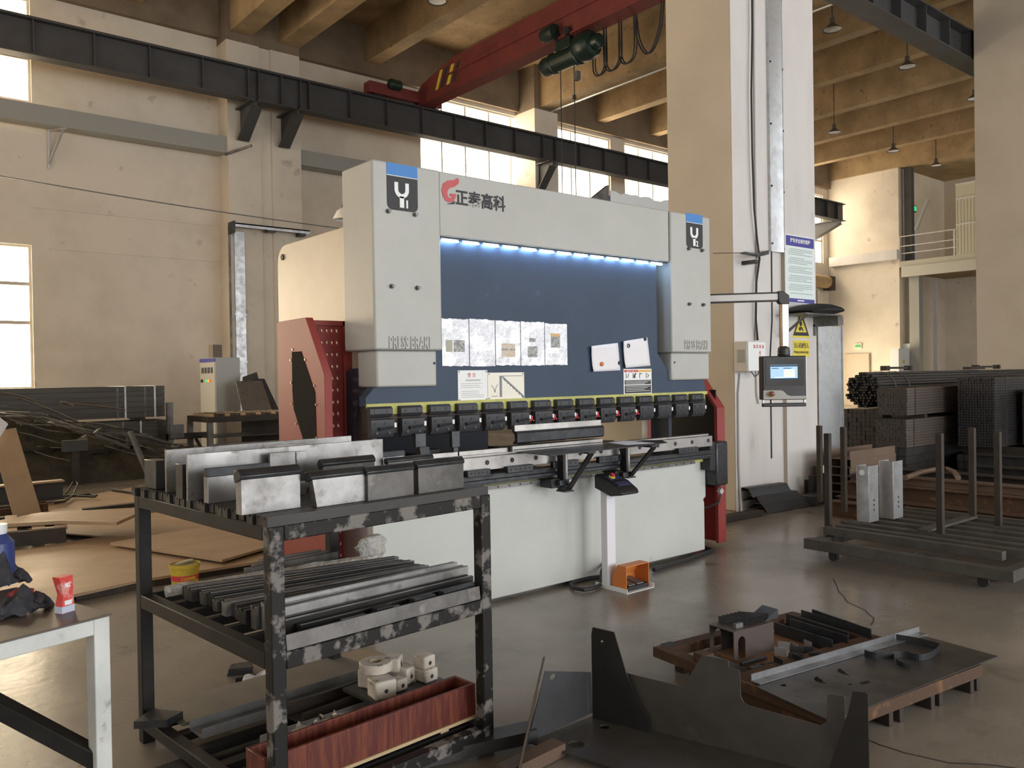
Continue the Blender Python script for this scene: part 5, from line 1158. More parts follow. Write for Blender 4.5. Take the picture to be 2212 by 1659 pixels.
# work table behind the red guard with sheets leaning on it
q0, q1 = at(448, 897, y=14.6), at(640, 893, y=14.6)
zt = .86
r = thing('slat_table', 'dark steel table with a toothed slat top left of the red guard', 'table', (q0.x + .8, 15, 0))
MB().box(q0.x, q0.x + 2.4, 14.55, 14.62, zt - .10, zt).box(q0.x, q0.x + 2.4, 15.6, 15.67, zt - .10, zt).box(q0.x, q0.x + .07, 14.62, 15.6, zt - .10, zt).build('table_frame', M['brown_iron'], r)
for k in range(24): MB().box(q0.x + .1 + .095 * k, q0.x + .115 + .095 * k, 14.6, 15.62, zt - .05, zt + .05).build('table_slat', M['rust_tan'] if k % 3 == 0 else M['brown_iron'], r)
for (x, y) in ((q0.x + .02, 14.58), (q0.x + 1.55, 14.58), (q0.x + .02, 15.62), (q0.x + 2.3, 15.62)): MB().box(x - .03, x + .06, y - .04, y + .05, 0, zt - .10).build('table_leg', M['steel_grey'], r)
MB().box(q0.x, q0.x + 2.3, 14.58, 14.64, .30, .38).build('table_rail', M['steel_grey'], r)
MB().box(q0.x + .05, q0.x + 2.3, 14.7, 15.6, .48, .50).build('table_shelf', M['black'], r)
a, b = at(520, 826, y=16.2), at(576, 884, y=16.0)
solo(MB().hexa([(a.x, 16.05, .75), (a.x + .62, 16.05, .75), (a.x + .62, 16.07, .75), (a.x, 16.07, .75), (a.x - .02, 16.4, 1.48), (a.x + .52, 16.4, 1.48), (a.x + .52, 16.42, 1.48), (a.x - .02, 16.42, 1.48)]), 'grey_sheet', M['steel_bright'], 'light grey sheet leaning behind the slat table', 'steel sheet', 'sheets leaning behind the slat table')
solo(MB().hexa([(a.x + .55, 16.15, .70), (a.x + .85, 16.15, .70), (a.x + .85, 16.17, .70), (a.x + .55, 16.17, .70), (a.x + .40, 16.5, 1.52), (a.x + .62, 16.5, 1.52), (a.x + .62, 16.52, 1.52), (a.x + .40, 16.52, 1.52)]), 'grey_sheet', M['steel_mill'], 'darker sheet leaning right of the light one behind the table', 'steel sheet', 'sheets leaning behind the slat table')
solo(MB().hexa([(a.x + .15, 16.45, 1.35), (a.x + .50, 16.45, 1.42), (a.x + .50, 16.47, 1.42), (a.x + .15, 16.47, 1.35), (a.x + .20, 16.6, 1.56), (a.x + .5, 16.6, 1.66), (a.x + .5, 16.62, 1.66), (a.x + .2, 16.62, 1.56)]), 'grey_sheet', M['girder'], 'small dark tilted sheet corner above the leaning sheets', 'steel sheet', 'sheets leaning behind the slat table')
solo(MB().box(a.x - .1, a.x + 1.2, 15.95, 16.75, 0, .70), 'sheet_stack', M['brown_iron'], 'dark stack supporting the leaning sheets behind the table', 'stack')
# ================================================================ black tool rack in front
ang = math.radians(5.0)
FLc = at(583, 1140, z=1.03); FLc = V((FLc.x, FLc.y, 0))
cu, cv = V((math.cos(ang), math.sin(ang), 0)), V((-math.sin(ang), math.cos(ang), 0))
RW, RD = .955, 1.15
CM = Matrix(((cu.x, cv.x, 0, FLc.x), (cu.y, cv.y, 0, FLc.y), (0, 0, 1, 0), (0, 0, 0, 1)))
def L2W(u, v, z): return CM @ V((u, v, z))
def W2L(p): d = p - FLc; return V((d.dot(cu), d.dot(cv), p.z))
def onv(px_, py_, v):
    """point seen at a pixel on the rack's vertical plane v=const, in rack coordinates"""
    d = at(px_, py_, z=0) - EYE; t = (v - W2L(EYE).y) / V((d.dot(cu), d.dot(cv), 0)).y
    return W2L(EYE + d * t)
def onz(px_, py_, z): return W2L(at(px_, py_, z=z))
rk = thing('tool_rack', 'worn black three tier steel tool rack in the foreground', 'rack', L2W(RW / 2, RD / 2, 0))
def R_(n, mb, m, bv=0, par=None):
    o = mb.build(n, M[m] if isinstance(m, str) else m, par or rk, bv); return o
t = .05
for (u, v, m) in ((0, 0, 'frame_black'), (RW - t, 0, 'frame_black'), (0, RD - t, 'frame_plain'), (RW - t, RD - t, 'frame_plain')):
    R_('leg', MB(CM).box(u, u + t, v, v + t, 0, 1.03), m, .004)
for z, h in ((.98, .05), (.565, .055), (.06, .05)):
    R_('front_rail', MB(CM).box(t, RW - t, .0, t, z, z + h), 'frame_black', .004)
    R_('back_rail', MB(CM).box(t, RW - t, RD - t, RD, z, z + h), 'frame_plain', .004)
    R_('side_rail', MB(CM).box(0, t, t, RD - t, z, z + h), 'frame_plain', .004)
    R_('side_rail', MB(CM).box(RW - t, RW, t, RD - t, z, z + h), 'frame_plain', .004)
random.seed(4)
nb = 25
M['toolbar'] = mat('black oiled tool bar', (.012, .012, .012), .45, .2, var=(.035, .033, .031), scale=6, stretch=(.3, 3, 1))
for k in range(nb):
    v0 = .004 + k * RD / nb; off = random.uniform(-.012, .012)
    w_ = RD / nb - .008
    R_('top_bar', MB(CM).prism([(off, v0, 1.03), (off, v0 + w_, 1.03), (off, v0 + w_, 1.062), (off, v0 + w_ * .65, 1.062), (off, v0 + w_ * .5, 1.050), (off, v0 + w_ * .35, 1.062), (off, v0, 1.062)], (RW - off + random.uniform(-.01, .01), 0, 0)), 'toolbar')
ZT = 1.0625
# plates and punches standing on the rack
M['punch_face'] = mat('scratched bright punch face', (.33, .33, .33), .42, .8, var=(.20, .196, .19), scale=6, rvar=.1, spots=(16, .58, .72, (.13, .125, .12)))
M['punch_dull'] = mat('dull punch face', (.12, .116, .112), .45, .6, var=(.065, .062, .058), scale=7, spots=(14, .58, .72, (.19, .18, .175)))
def stand_plate(name, label, pl, pr, vpx, th, m='punch_face', z0=ZT, lean=0.0, zt2=None):
    """upright plate: pl = pixel of top left corner, pr = pixel of top right, vpx = pixel of its base left"""
    b = onz(*vpx, z0); v = b.y
    a = onv(*pl, v); c = onv(*pr, v)
    mb = MB(CM).hexa([(a.x, v, z0), (c.x, v, z0), (c.x, v + th, z0), (a.x, v + th, z0), (a.x, v + lean, a.z), (c.x, v + lean, c.z), (c.x, v + th + lean, c.z), (a.x, v + th + lean, a.z)])
    return solo(mb, name, M[m], label, 'steel plate', 'plates standing on the rack top', .001)
stand_plate('upright_plate', 'longest bright plate at the back of the rack top', (358, 972), (759, 941), (360, 1064), .012)
stand_plate('upright_plate', 'second bright plate from the back of the rack top', (404, 982), (827, 948), (406, 1083), .012)
stand_plate('narrow_plate', 'narrow bright plate resting between the two long plates', (584, 962), (662, 957), (584, 1056), .010)
stand_plate('upright_plate', 'small bright scratched plate in the middle of the rack top', (583, 979), (638, 975), (585, 1066), .014)
stand_plate('upright_plate', 'narrow bright plate right of the small scratched one', (640, 976), (663, 974), (641, 1058), .012)
stand_plate('upright_plate', 'bright plate before the right end of the long plates', (693, 971), (742, 966), (695, 1046), .014)
stand_plate('upright_plate', 'bright tilted plate near the right end of the long plates', (746, 967), (812, 961), (748, 1037), .014, lean=.02)
def punch(label, tl, tr, base, prof, m_face='punch_face', m_nose='steel_dark', slant=0.0, z0=ZT):
    """punch standing along the rack; prof gives the (v,z) outline in metres scaled to its height"""
    b = onz(*base, z0); v = b.y
    a = onv(*tl, v); c = onv(*tr, v); h = max(.03, a.z - z0); L = c.x - a.x
    r = thing('bending_punch', label, 'punch', L2W(a.x + L / 2, v, z0), 'bending punches on the rack top')
    body = [(p * h, q * h) for p, q in prof['body']]
    mb = MB(CM).prism([(a.x, v + p, z0 + q) for p, q in body], (L, 0, 0))
    if slant:
        n = len(body)
        for i, (p, q) in enumerate(body): mb.v[n + i] = mb.v[n + i] + cu * (slant * (1 - q / h)); mb.v[i] = mb.v[i] + cu * (slant * (1 - q / h))
    mb.build('punch_body', M[m_face], r, .001)
    nose = [(p * h, q * h) for p, q in prof['nose']]
    MB(CM).prism([(a.x - .004, v + p, z0 + q) for p, q in nose], (L + .008, 0, 0)).build('punch_nose', M[m_nose], r, .002)
    return r
rn = [(.155 + .155 * math.cos(t_), .85 + .155 * math.sin(t_)) for t_ in [math.pi * k / 8 - .5 for k in range(11)]]
RND = {'body': [(0, 0), (.26, 0), (.26, .72), (0, .80)], 'nose': [(-.01, .78), (.27, .70)] + rn[:9] + [(-.03, .86)]}
VEE = {'body': [(0, 0), (.3, 0), (.3, .75), (.05, .75), (.0, .25)], 'nose': [(-.02, .75), (.30, .75), (.18, 1.0), (.06, 1.0)]}
punch('round nosed punch with a pale face nearest the rack corner', (520, 1016), (648, 1010), (527, 1113), RND)
punch('round nosed punch with a bright leaning face in the front row', (672, 1020), (793, 1009), (680, 1097), RND, slant=.02)
punch('dull round nosed punch following the bright leaning one', (794, 1010), (893, 1000), (800, 1082), RND, 'punch_dull')
punch('brown spotted round nosed punch at the right end of the rack top', (903, 996), (1001, 988), (906, 1067), RND, 'punch_dull')
punch('scratched stepped punch in the second row of the rack top', (449, 1012), (583, 1002), (452, 1088), VEE)
punch('round nosed punch behind the bright leaning one', (698, 993), (809, 985), (702, 1062), RND, 'punch_dull')
punch('round nosed punch in the rear before the press brake', (838, 990), (935, 983), (842, 1034), RND, 'punch_dull')
punch('low bright punch at the right end behind the front row', (797, 980), (874, 974), (800, 1026), VEE)
punch('dark low punch between the scratched one and small plate', (545, 1003), (642, 993), (548, 1070), VEE, 'steel_dark')
a = onz(606, 1076, ZT)
solo(MB(CM).prism([(a.x, a.y, ZT), (a.x + .10, a.y, ZT), (a.x + .13, a.y, ZT + .05), (a.x - .02, a.y, ZT + .05)], (0, .03, 0)), 'small_die_piece', M['punch_face'], 'small trapezoid bright piece behind the pale round nosed punch', 'die', bevel=.002)
a = onz(333, 1057, ZT); b = onv(333, 995, a.y)
solo(MB(CM).box(a.x, a.x + .055, a.y - .02, a.y + .10, ZT, b.z), 'black_block', M['steel_dark'], 'tall black block at the left back corner of the rack top', 'block', bevel=.002)
a = onz(392, 1078, ZT); b = onv(392, 1003, a.y)
solo(MB(CM).box(a.x, a.x + .03, a.y - .01, a.y + .05, ZT, b.z), 'black_block', M['steel_dark'], 'black upright block between the two long bright plates', 'block', bevel=.002)
# bars on the middle shelf
random.seed(9)
ZM = .6205
ordn = ['first', 'second', 'third', 'fourth', 'fifth', 'sixth', 'seventh', 'eighth', 'ninth', 'tenth', '11th', '12th', '13th', '14th', '15th', '16th', '17th', '18th', '19th', '20th', '21st', '22nd']
v = .060; i = 0
while v < .93 and i < 22:
    w_ = (.040, .034, .052, .045, .030)[i % 5] if i < 9 else .037
    h = (.028, .04, .055, .085, .098, .08, .07)[i] if i < 7 else random.uniform(.04, .055)
    u0 = (.16 if i < 2 else .095) + random.uniform(.0, .03); u1 = RW + .05 - random.uniform(.0, .04); dv = -.13 * max(0, v - .12) - (.0 if i < 6 else (i - 6) * .008)
    if i == 2: u0 = .12
    m_ = 'punch_face' if i in (3, 4, 6, 10) else ('punch_dull' if i in (5, 8, 12, 15, 18) else 'toolbar')
    r = thing('die_bar', ordn[i] + ' long die bar from the front on the middle rack shelf', 'die bar', L2W((u0 + u1) / 2, v + w_ / 2, ZM), 'die bars on the middle rack shelf')
    a0, a1 = v, v + w_
    MB(CM).prism([(u0, a0, ZM), (u0, a1, ZM), (u0, a1, ZM + h), (u0, a1 - w_ * .3, ZM + h), (u0, (a0 + a1) / 2, ZM + h - w_ * .25), (u0, a0 + w_ * .3, ZM + h), (u0, a0, ZM + h)], (u1 - u0, dv, 0)).build('bar_body', M[m_], r, .001)
    MB(CM).prism([(u0, a0 + w_ * .1, ZM + h), (u0, a0 + w_ * .3, ZM + h), (u0, a0 + w_ * .3, ZM + h + .0015), (u0, a0 + w_ * .1, ZM + h + .0015)], (u1 - u0, dv, 0)).build('bar_edge', M['punch_face'] if i % 3 else M['steel_grey'], r)
    v += w_ + .006; i += 1
NB = i
# support slats of the middle and bottom shelf
for k in range(6): R_('shelf_slat', MB(CM).box(t, RW - t, .09 + k * .155, .12 + k * .155, .585, .62), 'frame_plain')
for k in range(6): R_('bottom_slat', MB(CM).box(t, RW - t, .09 + k * .185, .14 + k * .185, .075, .105), 'frame_plain')
solo(MB(CM).bar((.055, .012, .647), (RW - .055, .012, .647), .006, .052, (0, .12, 1)), 'flat_bar', M['punch_dull'], 'long scratched flat bar leaning on the front of the middle shelf', 'flat bar', bevel=.001)
for (u, w_, m_) in ((.30, .10, 'label'), (.50, .05, 'label'), (.43, .07, 'black'), (.60, .10, 'steel_dark'), (.74, .16, 'steel_dark')):
    solo(MB(CM).box(u, u + w_, .035, .075, .6205, .675 if m_ != 'label' else .66), 'die_segment', M[m_] if m_ != 'label' else M['punch_face'], ('bright' if m_ == 'label' else 'dark') + ' die segment %s, middle shelf front edge' % ('next to the front leg' if u < .35 else 'in the middle' if u < .5 else 'beside the black gap' if u < .55 else 'right of the middle' if u < .7 else 'near the right leg'), 'die segment', 'short die segments on the middle shelf', .002)
# wrapped bar with plastic film at the back of the shelf
M['film'] = mat('clear wrapping film', (.52, .50, .46), .15, var=(.30, .26, .2), scale=14, bump=1.0, bscale=30, spec=.8)
vb = .985
r = thing('wrapped_bar', 'long bar wrapped in shiny film at the back of the middle shelf', 'die bar', L2W(.5, vb + .03, ZM))
MB(CM).tube([V((.07 + .96 * k / 12, vb + .03 - .13 * k / 12 + .004 * math.sin(k * 2.1), ZM + .014 + .003 * math.sin(k * 1.7))) for k in range(13)], [.024 + .002 * math.sin(k * 2.6) for k in range(13)], 8).build('film', M['film'], r)
a = onv(832, 1205, vb + .03)
mbp = MB(CM); nn = 12
vs = []; fs = []
for j in range(7):
    for k in range(nn):
        th = 2 * math.pi * k / nn; ph = math.pi * (j + .2) / 6.4; rr = .075 * (1 + .22 * math.sin(3 * th + j) * math.sin(2 * ph))
        vs.append((1.01 + rr * 1.0 * math.cos(ph), vb - .08 + rr * .7 * math.sin(ph) * math.cos(th), ZM + .07 + rr * .8 * math.sin(ph) * math.sin(th)))
for j in range(6):
    for k in range(nn): fs.append([j * nn + k, j * nn + (k + 1) % nn, (j + 1) * nn + (k + 1) % nn, (j + 1) * nn + k])
mbp.add(vs, fs).build('film_knot', mat('crumpled clear film', (.62, .62, .60), .2, bump=1.0, bscale=40, trans=.35), r)
for k in range(3):
    solo(MB(CM).box(.45 + .05 * k, .93 - .03 * k, vb + .085 + k * .028, vb + .108 + k * .028, ZM, ZM + .035 + .006 * k), 'thin_bar', M['punch_dull'], ('front', 'middle', 'rear')[k] + ' thin grey bar behind the film wrapped bar', 'die bar', 'thin bars at the shelf back', .001)
# yellow bucket standing on the floor behind the rack
q = at(401, 1304, z=0.0)
d_ = at(400, 1276, z=.0)
bk = thing('yellow_bucket', 'dirty yellow plastic bucket with a red band behind the rack', 'bucket', d_)
bz = d_.z
pr_ = (at(434, 1222, y=d_.y) - at(368, 1222, y=d_.y)).length / 2 * .93
hgt = at(400, 1216, y=d_.y).z
bz = .0
by = d_.y
M['bucket'] = mat('dirty yellow plastic', (.55, .42, .035), .5, var=(.36, .28, .05), scale=9, lo=.45, hi=.7)
cb_ = V((d_.x, by, bz))
MB().lathe([(0, 0), (pr_ * .84, 0), (pr_ * .98, hgt * .86), (pr_ * 1.04, hgt * .87), (pr_ * 1.06, hgt), (pr_ * .98, hgt), (pr_ * .97, hgt * .95), (pr_ * .8, .02), (0, .02)], cb_, n=28).build('bucket_body', M['bucket'], bk)
MB().lathe([(pr_ * .914, hgt * .43), (pr_ * .918, hgt * .43), (pr_ * .946, hgt * .62), (pr_ * .940, hgt * .62)], cb_, n=28).build('red_band', M['ink_red'], bk)
MB().lathe([(pr_ * 1.0, hgt * .955), (pr_ * .99, hgt * .97), (0, hgt * .965)], cb_, n=28).build('lid', mat('oily lid', (.20, .17, .04), .5), bk)
MB().bar(cb_ + V((-.05, .02, hgt * .99)), cb_ + V((.07, .05, hgt * 1.03)), .03, .012).build('stick', mat('pale stick', (.45, .42, .3), .6), bk)
mbt = MB()
for k, ch in enumerate('工业润滑脂'):
    th = -math.pi / 2 - .62 + .22 * k
    n_ = V((math.cos(th), math.sin(th), 0)); tt = V((-math.sin(th), math.cos(th), 0))
    p = cb_ + n_ * (pr_ * .955) + V((0, 0, hgt * .47))
    mbt.text(ch, hgt * .13, face_M(p, tt, (0, 0, 1)), .002)
mbt.build('band_lettering', M['sign_yellow'], bk)
mbt = MB()
for k, ch in enumerate('GREASE'):
    th = -math.pi / 2 - .55 + .17 * k
    n_ = V((math.cos(th), math.sin(th), 0)); tt = V((-math.sin(th), math.cos(th), 0))
    mbt.text(ch, hgt * .19, face_M(cb_ + n_ * (pr_ * .93) + V((0, 0, hgt * .25)), tt, (0, 0, 1)), .002, bold=.001)
mbt.build('maker_lettering', M['ink'], bk)
# ---- bottom shelf
ZB = .108
sp = [onz(*q, ZB + .012) for q in ((322, 1512), (412, 1560), (800, 1440), (860, 1408), (690, 1408))]
sp = [V((.06, 1.16, 0)), V((.08, .89, 0)), V((.99, .89, 0)), V((.96, 1.16, 0))]
solo(MB(CM).holed([[(p.x, p.y, .112) for p in sp]], (0, 0, .012)), 'shelf_sheet', M['rust_tan'] if False else mat('dusty grey sheet', (.20, .185, .16), .6, .2, var=(.15, .14, .12), scale=3), 'dusty grey sheet lying on the bottom tier of the rack', 'steel sheet')
a = onz(297, 1527, .13)
solo(MB(CM).prism([(-.08, .98, .125), (.02, 1.06, .125), (.10, .94, .125), (.02, .90, .125)], (0, 0, .03)), 'sheet_offcut', M['steel_dark'], 'dark offcut poking out past the left rear leg of the rack', 'offcut')
def lchan(p, q, w, h, label, m='steel_mill', z=.125):
    p, q = V((p[0], p[1], z)), V((q[0], q[1], z)); r = thing('folded_channel', label, 'steel channel', L2W(*((p + q) / 2)), 'folded channels on the bottom tier')
    MB(CM).bar(p, q, w, .004).bar(p, q, .004, h, du=h / 2, ds=-w / 2).bar(p, q, .004, h, du=h / 2, ds=w / 2).build('channel', M[m], r)
    for k in (.12, .35, .6, .85): c = p.lerp(q, k); MB(CM).cyl(c + V((0, 0, .002)), c + V((0, 0, .004)), .008, 10).build('channel_hole', M['ink'], r)
    return r
lchan((.07, .75), (.94, .73), .12, .035, 'grey folded channel with holes lying across the bottom tier', 'steel_grey', .128)
lchan((.40, .58), (.92, .60), .12, .045, 'brownish folded channel under the nylon blocks on the bottom tier', 'brown_iron', .128)
lchan((.20, .44), (.9, .42), .09, .03, 'narrow bright edged channel next to the red wooden tray', 'galv', .128)
def plastic(u, v, z, s, label):
    mb = MB(CM); vs = []; fs = []; n = 10
    for j in range(n + 1):
        for k in range(n + 1):
            vs.append((u + s * (k / n - .5) * 1.8 + random.uniform(-.01, .01), v + s * (j / n - .5) + random.uniform(-.01, .01), z + (random.uniform(0, .05) if 0 < k < n and 0 < j < n else 0)))
    for j in range(n):
        for k in range(n): q = j * (n + 1) + k; fs.append([q, q + 1, q + n + 2, q + n + 1])
    solo(mb.add(vs, fs), 'plastic_bag', M['film'], label, 'plastic film')
plastic(.36, .31, .175, .13, 'crumpled clear plastic film beside the red wooden tray')
# red wooden tray
M['redwood'] = mat('red stained wood', (.095, .018, .014), .45, var=(.17, .045, .022), scale=5, lo=.45, hi=.62, stretch=(9, 9, 1.0), detail=3)
M['palewood'] = mat('pale raw wood', (.52, .40, .24), .7, var=(.42, .31, .18), scale=4, stretch=(1, 8, 8))
tr = thing('wooden_tray', 'long red stained wooden tray on the front of the bottom tier', 'tray', L2W(.45, .09, .13))
u0, u1, v0, v1, z0, z1 = .015, .945, .095, .225, .128, .255
MB(CM).box(u0, u1, v0, v0 + .014, z0, z1).build('front_board', M['redwood'], tr, .002)
MB(CM).box(u0, u1, v1 - .014, v1, z0, z1).build('back_board', M['redwood'], tr, .002)
MB(CM).box(u0, u0 + .014, v0 + .014, v1 - .014, z0, z1).build('end_board', M['redwood'], tr, .002)
MB(CM).box(u1 - .014, u1, v0 + .014, v1 - .014, z0, z1).build('end_board', M['redwood'], tr, .002)
MB(CM).box(u0 + .01, u1, v0 - .006, v1, z0 - .012, z0).build('bottom_board', M['palewood'], tr)
MB(CM).box(.76, .80, v0, v1, z0 - .04, z0 - .012).build('foot_batten', M['palewood'], tr); MB(CM).box(.02, .06, v0, v1, z0 - .04, z0 - .012).build('foot_batten', M['palewood'], tr)
# white plastic blocks and tape roll
M['nylon'] = mat('grubby white nylon', (.66, .62, .55), .5, var=(.50, .45, .38), scale=9, spots=(22, .62, .72, (.16, .14, .12)))
def block(u, v, z, w, d, h, rz, label, src=None):
    c = L2W(u, v, z)
    r = thing('nylon_block', label, 'block', c, 'white nylon blocks on the bottom tier')
    mb = MB(Matrix.Translation(c) @ Matrix.Rotation(rz + ang, 4, 'Z')).box(-w / 2, w / 2, -d / 2, d / 2, 0, h)
    mb.build('block_body', M['nylon'], r, .008)
    MB(Matrix.Translation(c) @ Matrix.Rotation(rz + ang, 4, 'Z')).cyl((0, -d / 2 - .0005, h * .45), (0, -d / 2 + .004, h * .45), .009, 12).build('screw_hole', M['ink'], r)
zb_ = .19
solo(MB(CM).box(.64, 1.0, .34, .60, .175, .19), 'carrier_sheet', M['steel_mill'], 'dark sheet carrying the white nylon blocks on the bottom tier', 'steel sheet')
block(.70, .40, zb_, .095, .09, .075, -.2, 'largest white nylon block, in front below the tape roll')
block(.79, .41, zb_, .06, .06, .05, .1, 'low white nylon block right of the largest one')
block(.83, .50, zb_ + .05, .075, .075, .06, .7, 'tilted white nylon block beside the tape roll')
block(.86, .46, zb_, .06, .08, .07, .25, 'white nylon block standing behind the tilted one')
block(.94, .41, zb_, .075, .075, .055, .05, 'lower of two stacked white nylon blocks at the right')
block(.935, .415, zb_ + .056, .07, .07, .055, .12, 'upper of two stacked white nylon blocks at the right')
block(.735, .53, zb_, .08, .08, .075, .3, 'white nylon block under the tape roll')
tp_ = L2W(.735, .49, zb_ + .078)
r = thing('tape_roll', 'white tape roll lying on the nylon blocks', 'tape', tp_)
MB().lathe([(.034, 0), (.068, 0), (.070, .004), (.070, .034), (.066, .038), (.034, .038), (.034, 0)], tp_, n=26).build('tape', M['nylon'], r)
MB().lathe([(.026, .001), (.034, .001), (.034, .039), (.026, .039), (.026, .001)], tp_, n=26).build('core', mat('card core', (.45, .38, .28), .7), r)
# crumpled papers and offcuts on the floor behind
def crumple(px_, py_, s, m, name, label, cat):
    c = at(px_, py_, z=.03); mb = MB(); n = 8; vs = []; fs = []
    for j in range(n + 1):
        for k in range(n + 1):
            e = 0 < k < n and 0 < j < n
            vs.append((c.x + s * (k / n - .5) + random.uniform(-.012, .012), c.y + s * .7 * (j / n - .5) + random.uniform(-.012, .012), .004 + (random.uniform(.01, .07) if e else .004)))
    for j in range(n):
        for k in range(n): q = j * (n + 1) + k; fs.append([q, q + 1, q + n + 2, q + n + 1])
    solo(mb.add(vs, fs), name, M[m], label, cat)
crumple(575, 1470, .24, 'paper', 'crumpled_paper', 'crumpled white paper on the floor behind the front rack leg', 'paper')
crumple(640, 1450, .20, 'paper', 'crumpled_paper', 'grey white crumpled sheet on the floor right of the front leg', 'paper')
crumple(690, 1432, .18, 'rust_tan', 'torn_sheet', 'tan torn scrap on the floor under the middle shelf', 'scrap')
p = at(515, 1447, z=.02)
solo(MB().prism([(p.x - .06, p.y, .0), (p.x + .05, p.y - .05, 0), (p.x + .08, p.y + .04, 0), (p.x - .02, p.y + .07, 0)], (.01, .0, .035)), 'steel_offcut', M['steel_dark'], 'small dark offcut on the floor left of the front rack leg', 'offcut')
p = at(530, 1460, z=.02)
solo(MB().prism([(p.x - .05, p.y, .0), (p.x + .05, p.y - .02, 0), (p.x + .05, p.y + .03, 0)], (0, .0, .02)), 'steel_offcut', M['steel_dark'], 'smaller dark offcut before the first one on the floor', 'offcut')
# big brown sheet on the floor under and behind the rack
solo(MB().holed([[at(x_, y_, z=.006) - V((0, 0, .005)) for x_, y_ in ((560, 1490), (690, 1410), (800, 1400), (900, 1440), (720, 1520))]], (0, 0, .004)), 'floor_card', M['rust_tan'] if False else mat('brown card', (.27, .215, .15), .8, var=(.21, .165, .115), scale=3), 'brown card lying on the floor beneath the rack', 'card')
# floor bars at the very front below the rack
a, b = at(700, 1680, z=.05), at(1150, 1580, z=.05)
solo(MB().bar(a, b, .10, .05), 'front_channel', M['steel_mill'], 'grey steel channel on the floor right of the rack, front edge', 'steel channel')
a, b = at(330, 1690, z=.03), at(560, 1610, z=.03)
solo(MB().bar(a, b, .12, .05), 'front_channel', M['steel_dark'], 'dark steel bar on the floor under the front of the rack', 'steel bar')
a, b = at(1030, 1640, z=.03), at(1150, 1585, z=.03)
solo(MB().bar(a + V((0, -.16, 0)), b + V((0, -.16, 0)), .07, .05), 'timber_strip', M['chan_tan'], 'brown strip on the floor between rack and folded sheet', 'strip')
# ================================================================ white bench at the lower left
zb = .85
cr_ = at(237, 1325, z=zb); cl_ = at(-60, 1400, z=zb); bk_ = at(160, 1297, z=zb)
bx_ = (cl_ - cr_).normalized(); by_ = (bk_ - cr_).normalized()
by_ = V((bx_.y, -bx_.x, 0)) if V((bx_.y, -bx_.x, 0)).dot(by_) > 0 else V((-bx_.y, bx_.x, 0))
BM_ = Matrix(((-bx_.x, by_.x, 0, cr_.x), (-bx_.y, by_.y, 0, cr_.y), (0, 0, 1, 0), (0, 0, 0, 1)))   # local: x to the right (0 at the corner), y to the back
BD = (at(27, 1270, z=zb) - cr_).dot(by_)
print('bench depth', BD)
bn = thing('white_bench', 'white framed bench with a dark sheet top at the lower left', 'bench', cr_ - V((0, 0, zb)))
M['benchwhite'] = mat('white bench paint', (.62, .65, .64), .45, var=(.50, .53, .52), scale=5, spots=(11, .66, .74, (.16, .14, .12)))
def Bn(n, mb, m, bv=.003): return mb.build(n, M[m] if isinstance(m, str) else m, bn, bv)
Bn('bench_top', MB(BM_).box(-1.1, .005, -.005, BD, zb - .006, zb), mat('dark bench sheet', (.075, .062, .055), .4, .3, var=(.11, .09, .078), scale=5), .001)
Bn('front_rail', MB(BM_).box(-1.1, -.045, 0, .045, zb - .05, zb - .006), 'benchwhite')
Bn('side_rail', MB(BM_).box(-.045, 0, .045, BD - .02, zb - .05, zb - .006), 'benchwhite')
Bn('leg', MB(BM_).box(-.045, 0, 0, .045, 0, zb - .006), 'benchwhite')
BRY = (BM_ @ V((-.02, .03, 0))).y
Bn('lower_rail', MB(BM_).box(-1.1, -.045, 0, .045, .30, .345), 'benchwhite')
Bn('brace', MB().bar(at(216, 1642, y=BRY), at(-40, 1506, y=BRY + .16), .05, .045), 'frame_plain')
# red carton
c = at(140, 1322, z=zb); 
r = thing('drink_carton', 'crumpled red and white drink carton standing on the white bench', 'carton', c)
cs = (at(162, 1300, y=c.y) - at(112, 1300, y=c.y)).length
hh = at(140, 1243, y=c.y).z - zb
T_ = Matrix.Translation(c) @ Matrix.Rotation(math.radians(28), 4, 'Z')
w2, d2 = cs * .34, cs * .24
prof = [(0, 1.0, 1.0, 0), (.25, .95, .9, .02), (.5, .80, .78, .05), (.62, .86, .85, .02), (1, 1.06, 1.0, -.10)]
mb = MB(T_); vs = []; fs = []
for (f_, sw, sd, sh) in prof:
    for (i, j) in ((-1, -1), (1, -1), (1, 1), (-1, 1)): vs.append((i * w2 * sw + sh * .05, j * d2 * sd, hh * f_))
for q in range(4):
    for i in range(4): fs.append([q * 4 + i, q * 4 + (i + 1) % 4, q * 4 + 4 + (i + 1) % 4, q * 4 + 4 + i])
fs += [[3, 2, 1, 0], [16, 17, 18, 19]]
mb.add(vs, fs).build('carton_body', mat('carton red', (.62, .07, .06), .4, var=(.68, .30, .28), scale=16, lo=.55, hi=.6), r)
MB(T_).box(-w2 * 1.01, w2 * 1.01, -d2 * 1.03, d2 * 1.03, 0.001, hh * .19).build('carton_base', mat('carton pale blue', (.50, .58, .72), .4), r)
MB(T_).box(-w2 * .55, w2 * .55, -d2 * 1.05, d2 * .2, hh * .22, hh * .34).build('carton_panel', M['label'], r)
mbt = MB(T_)
mbt.text('MILK', hh * .16, face_M((-w2 * .45, -d2 * .93, hh * .70), (1, 0, 0), (0, 0, 1)), .002, width=w2 * .9, bold=.001)
mbt.build('carton_lettering', M['label'], r)
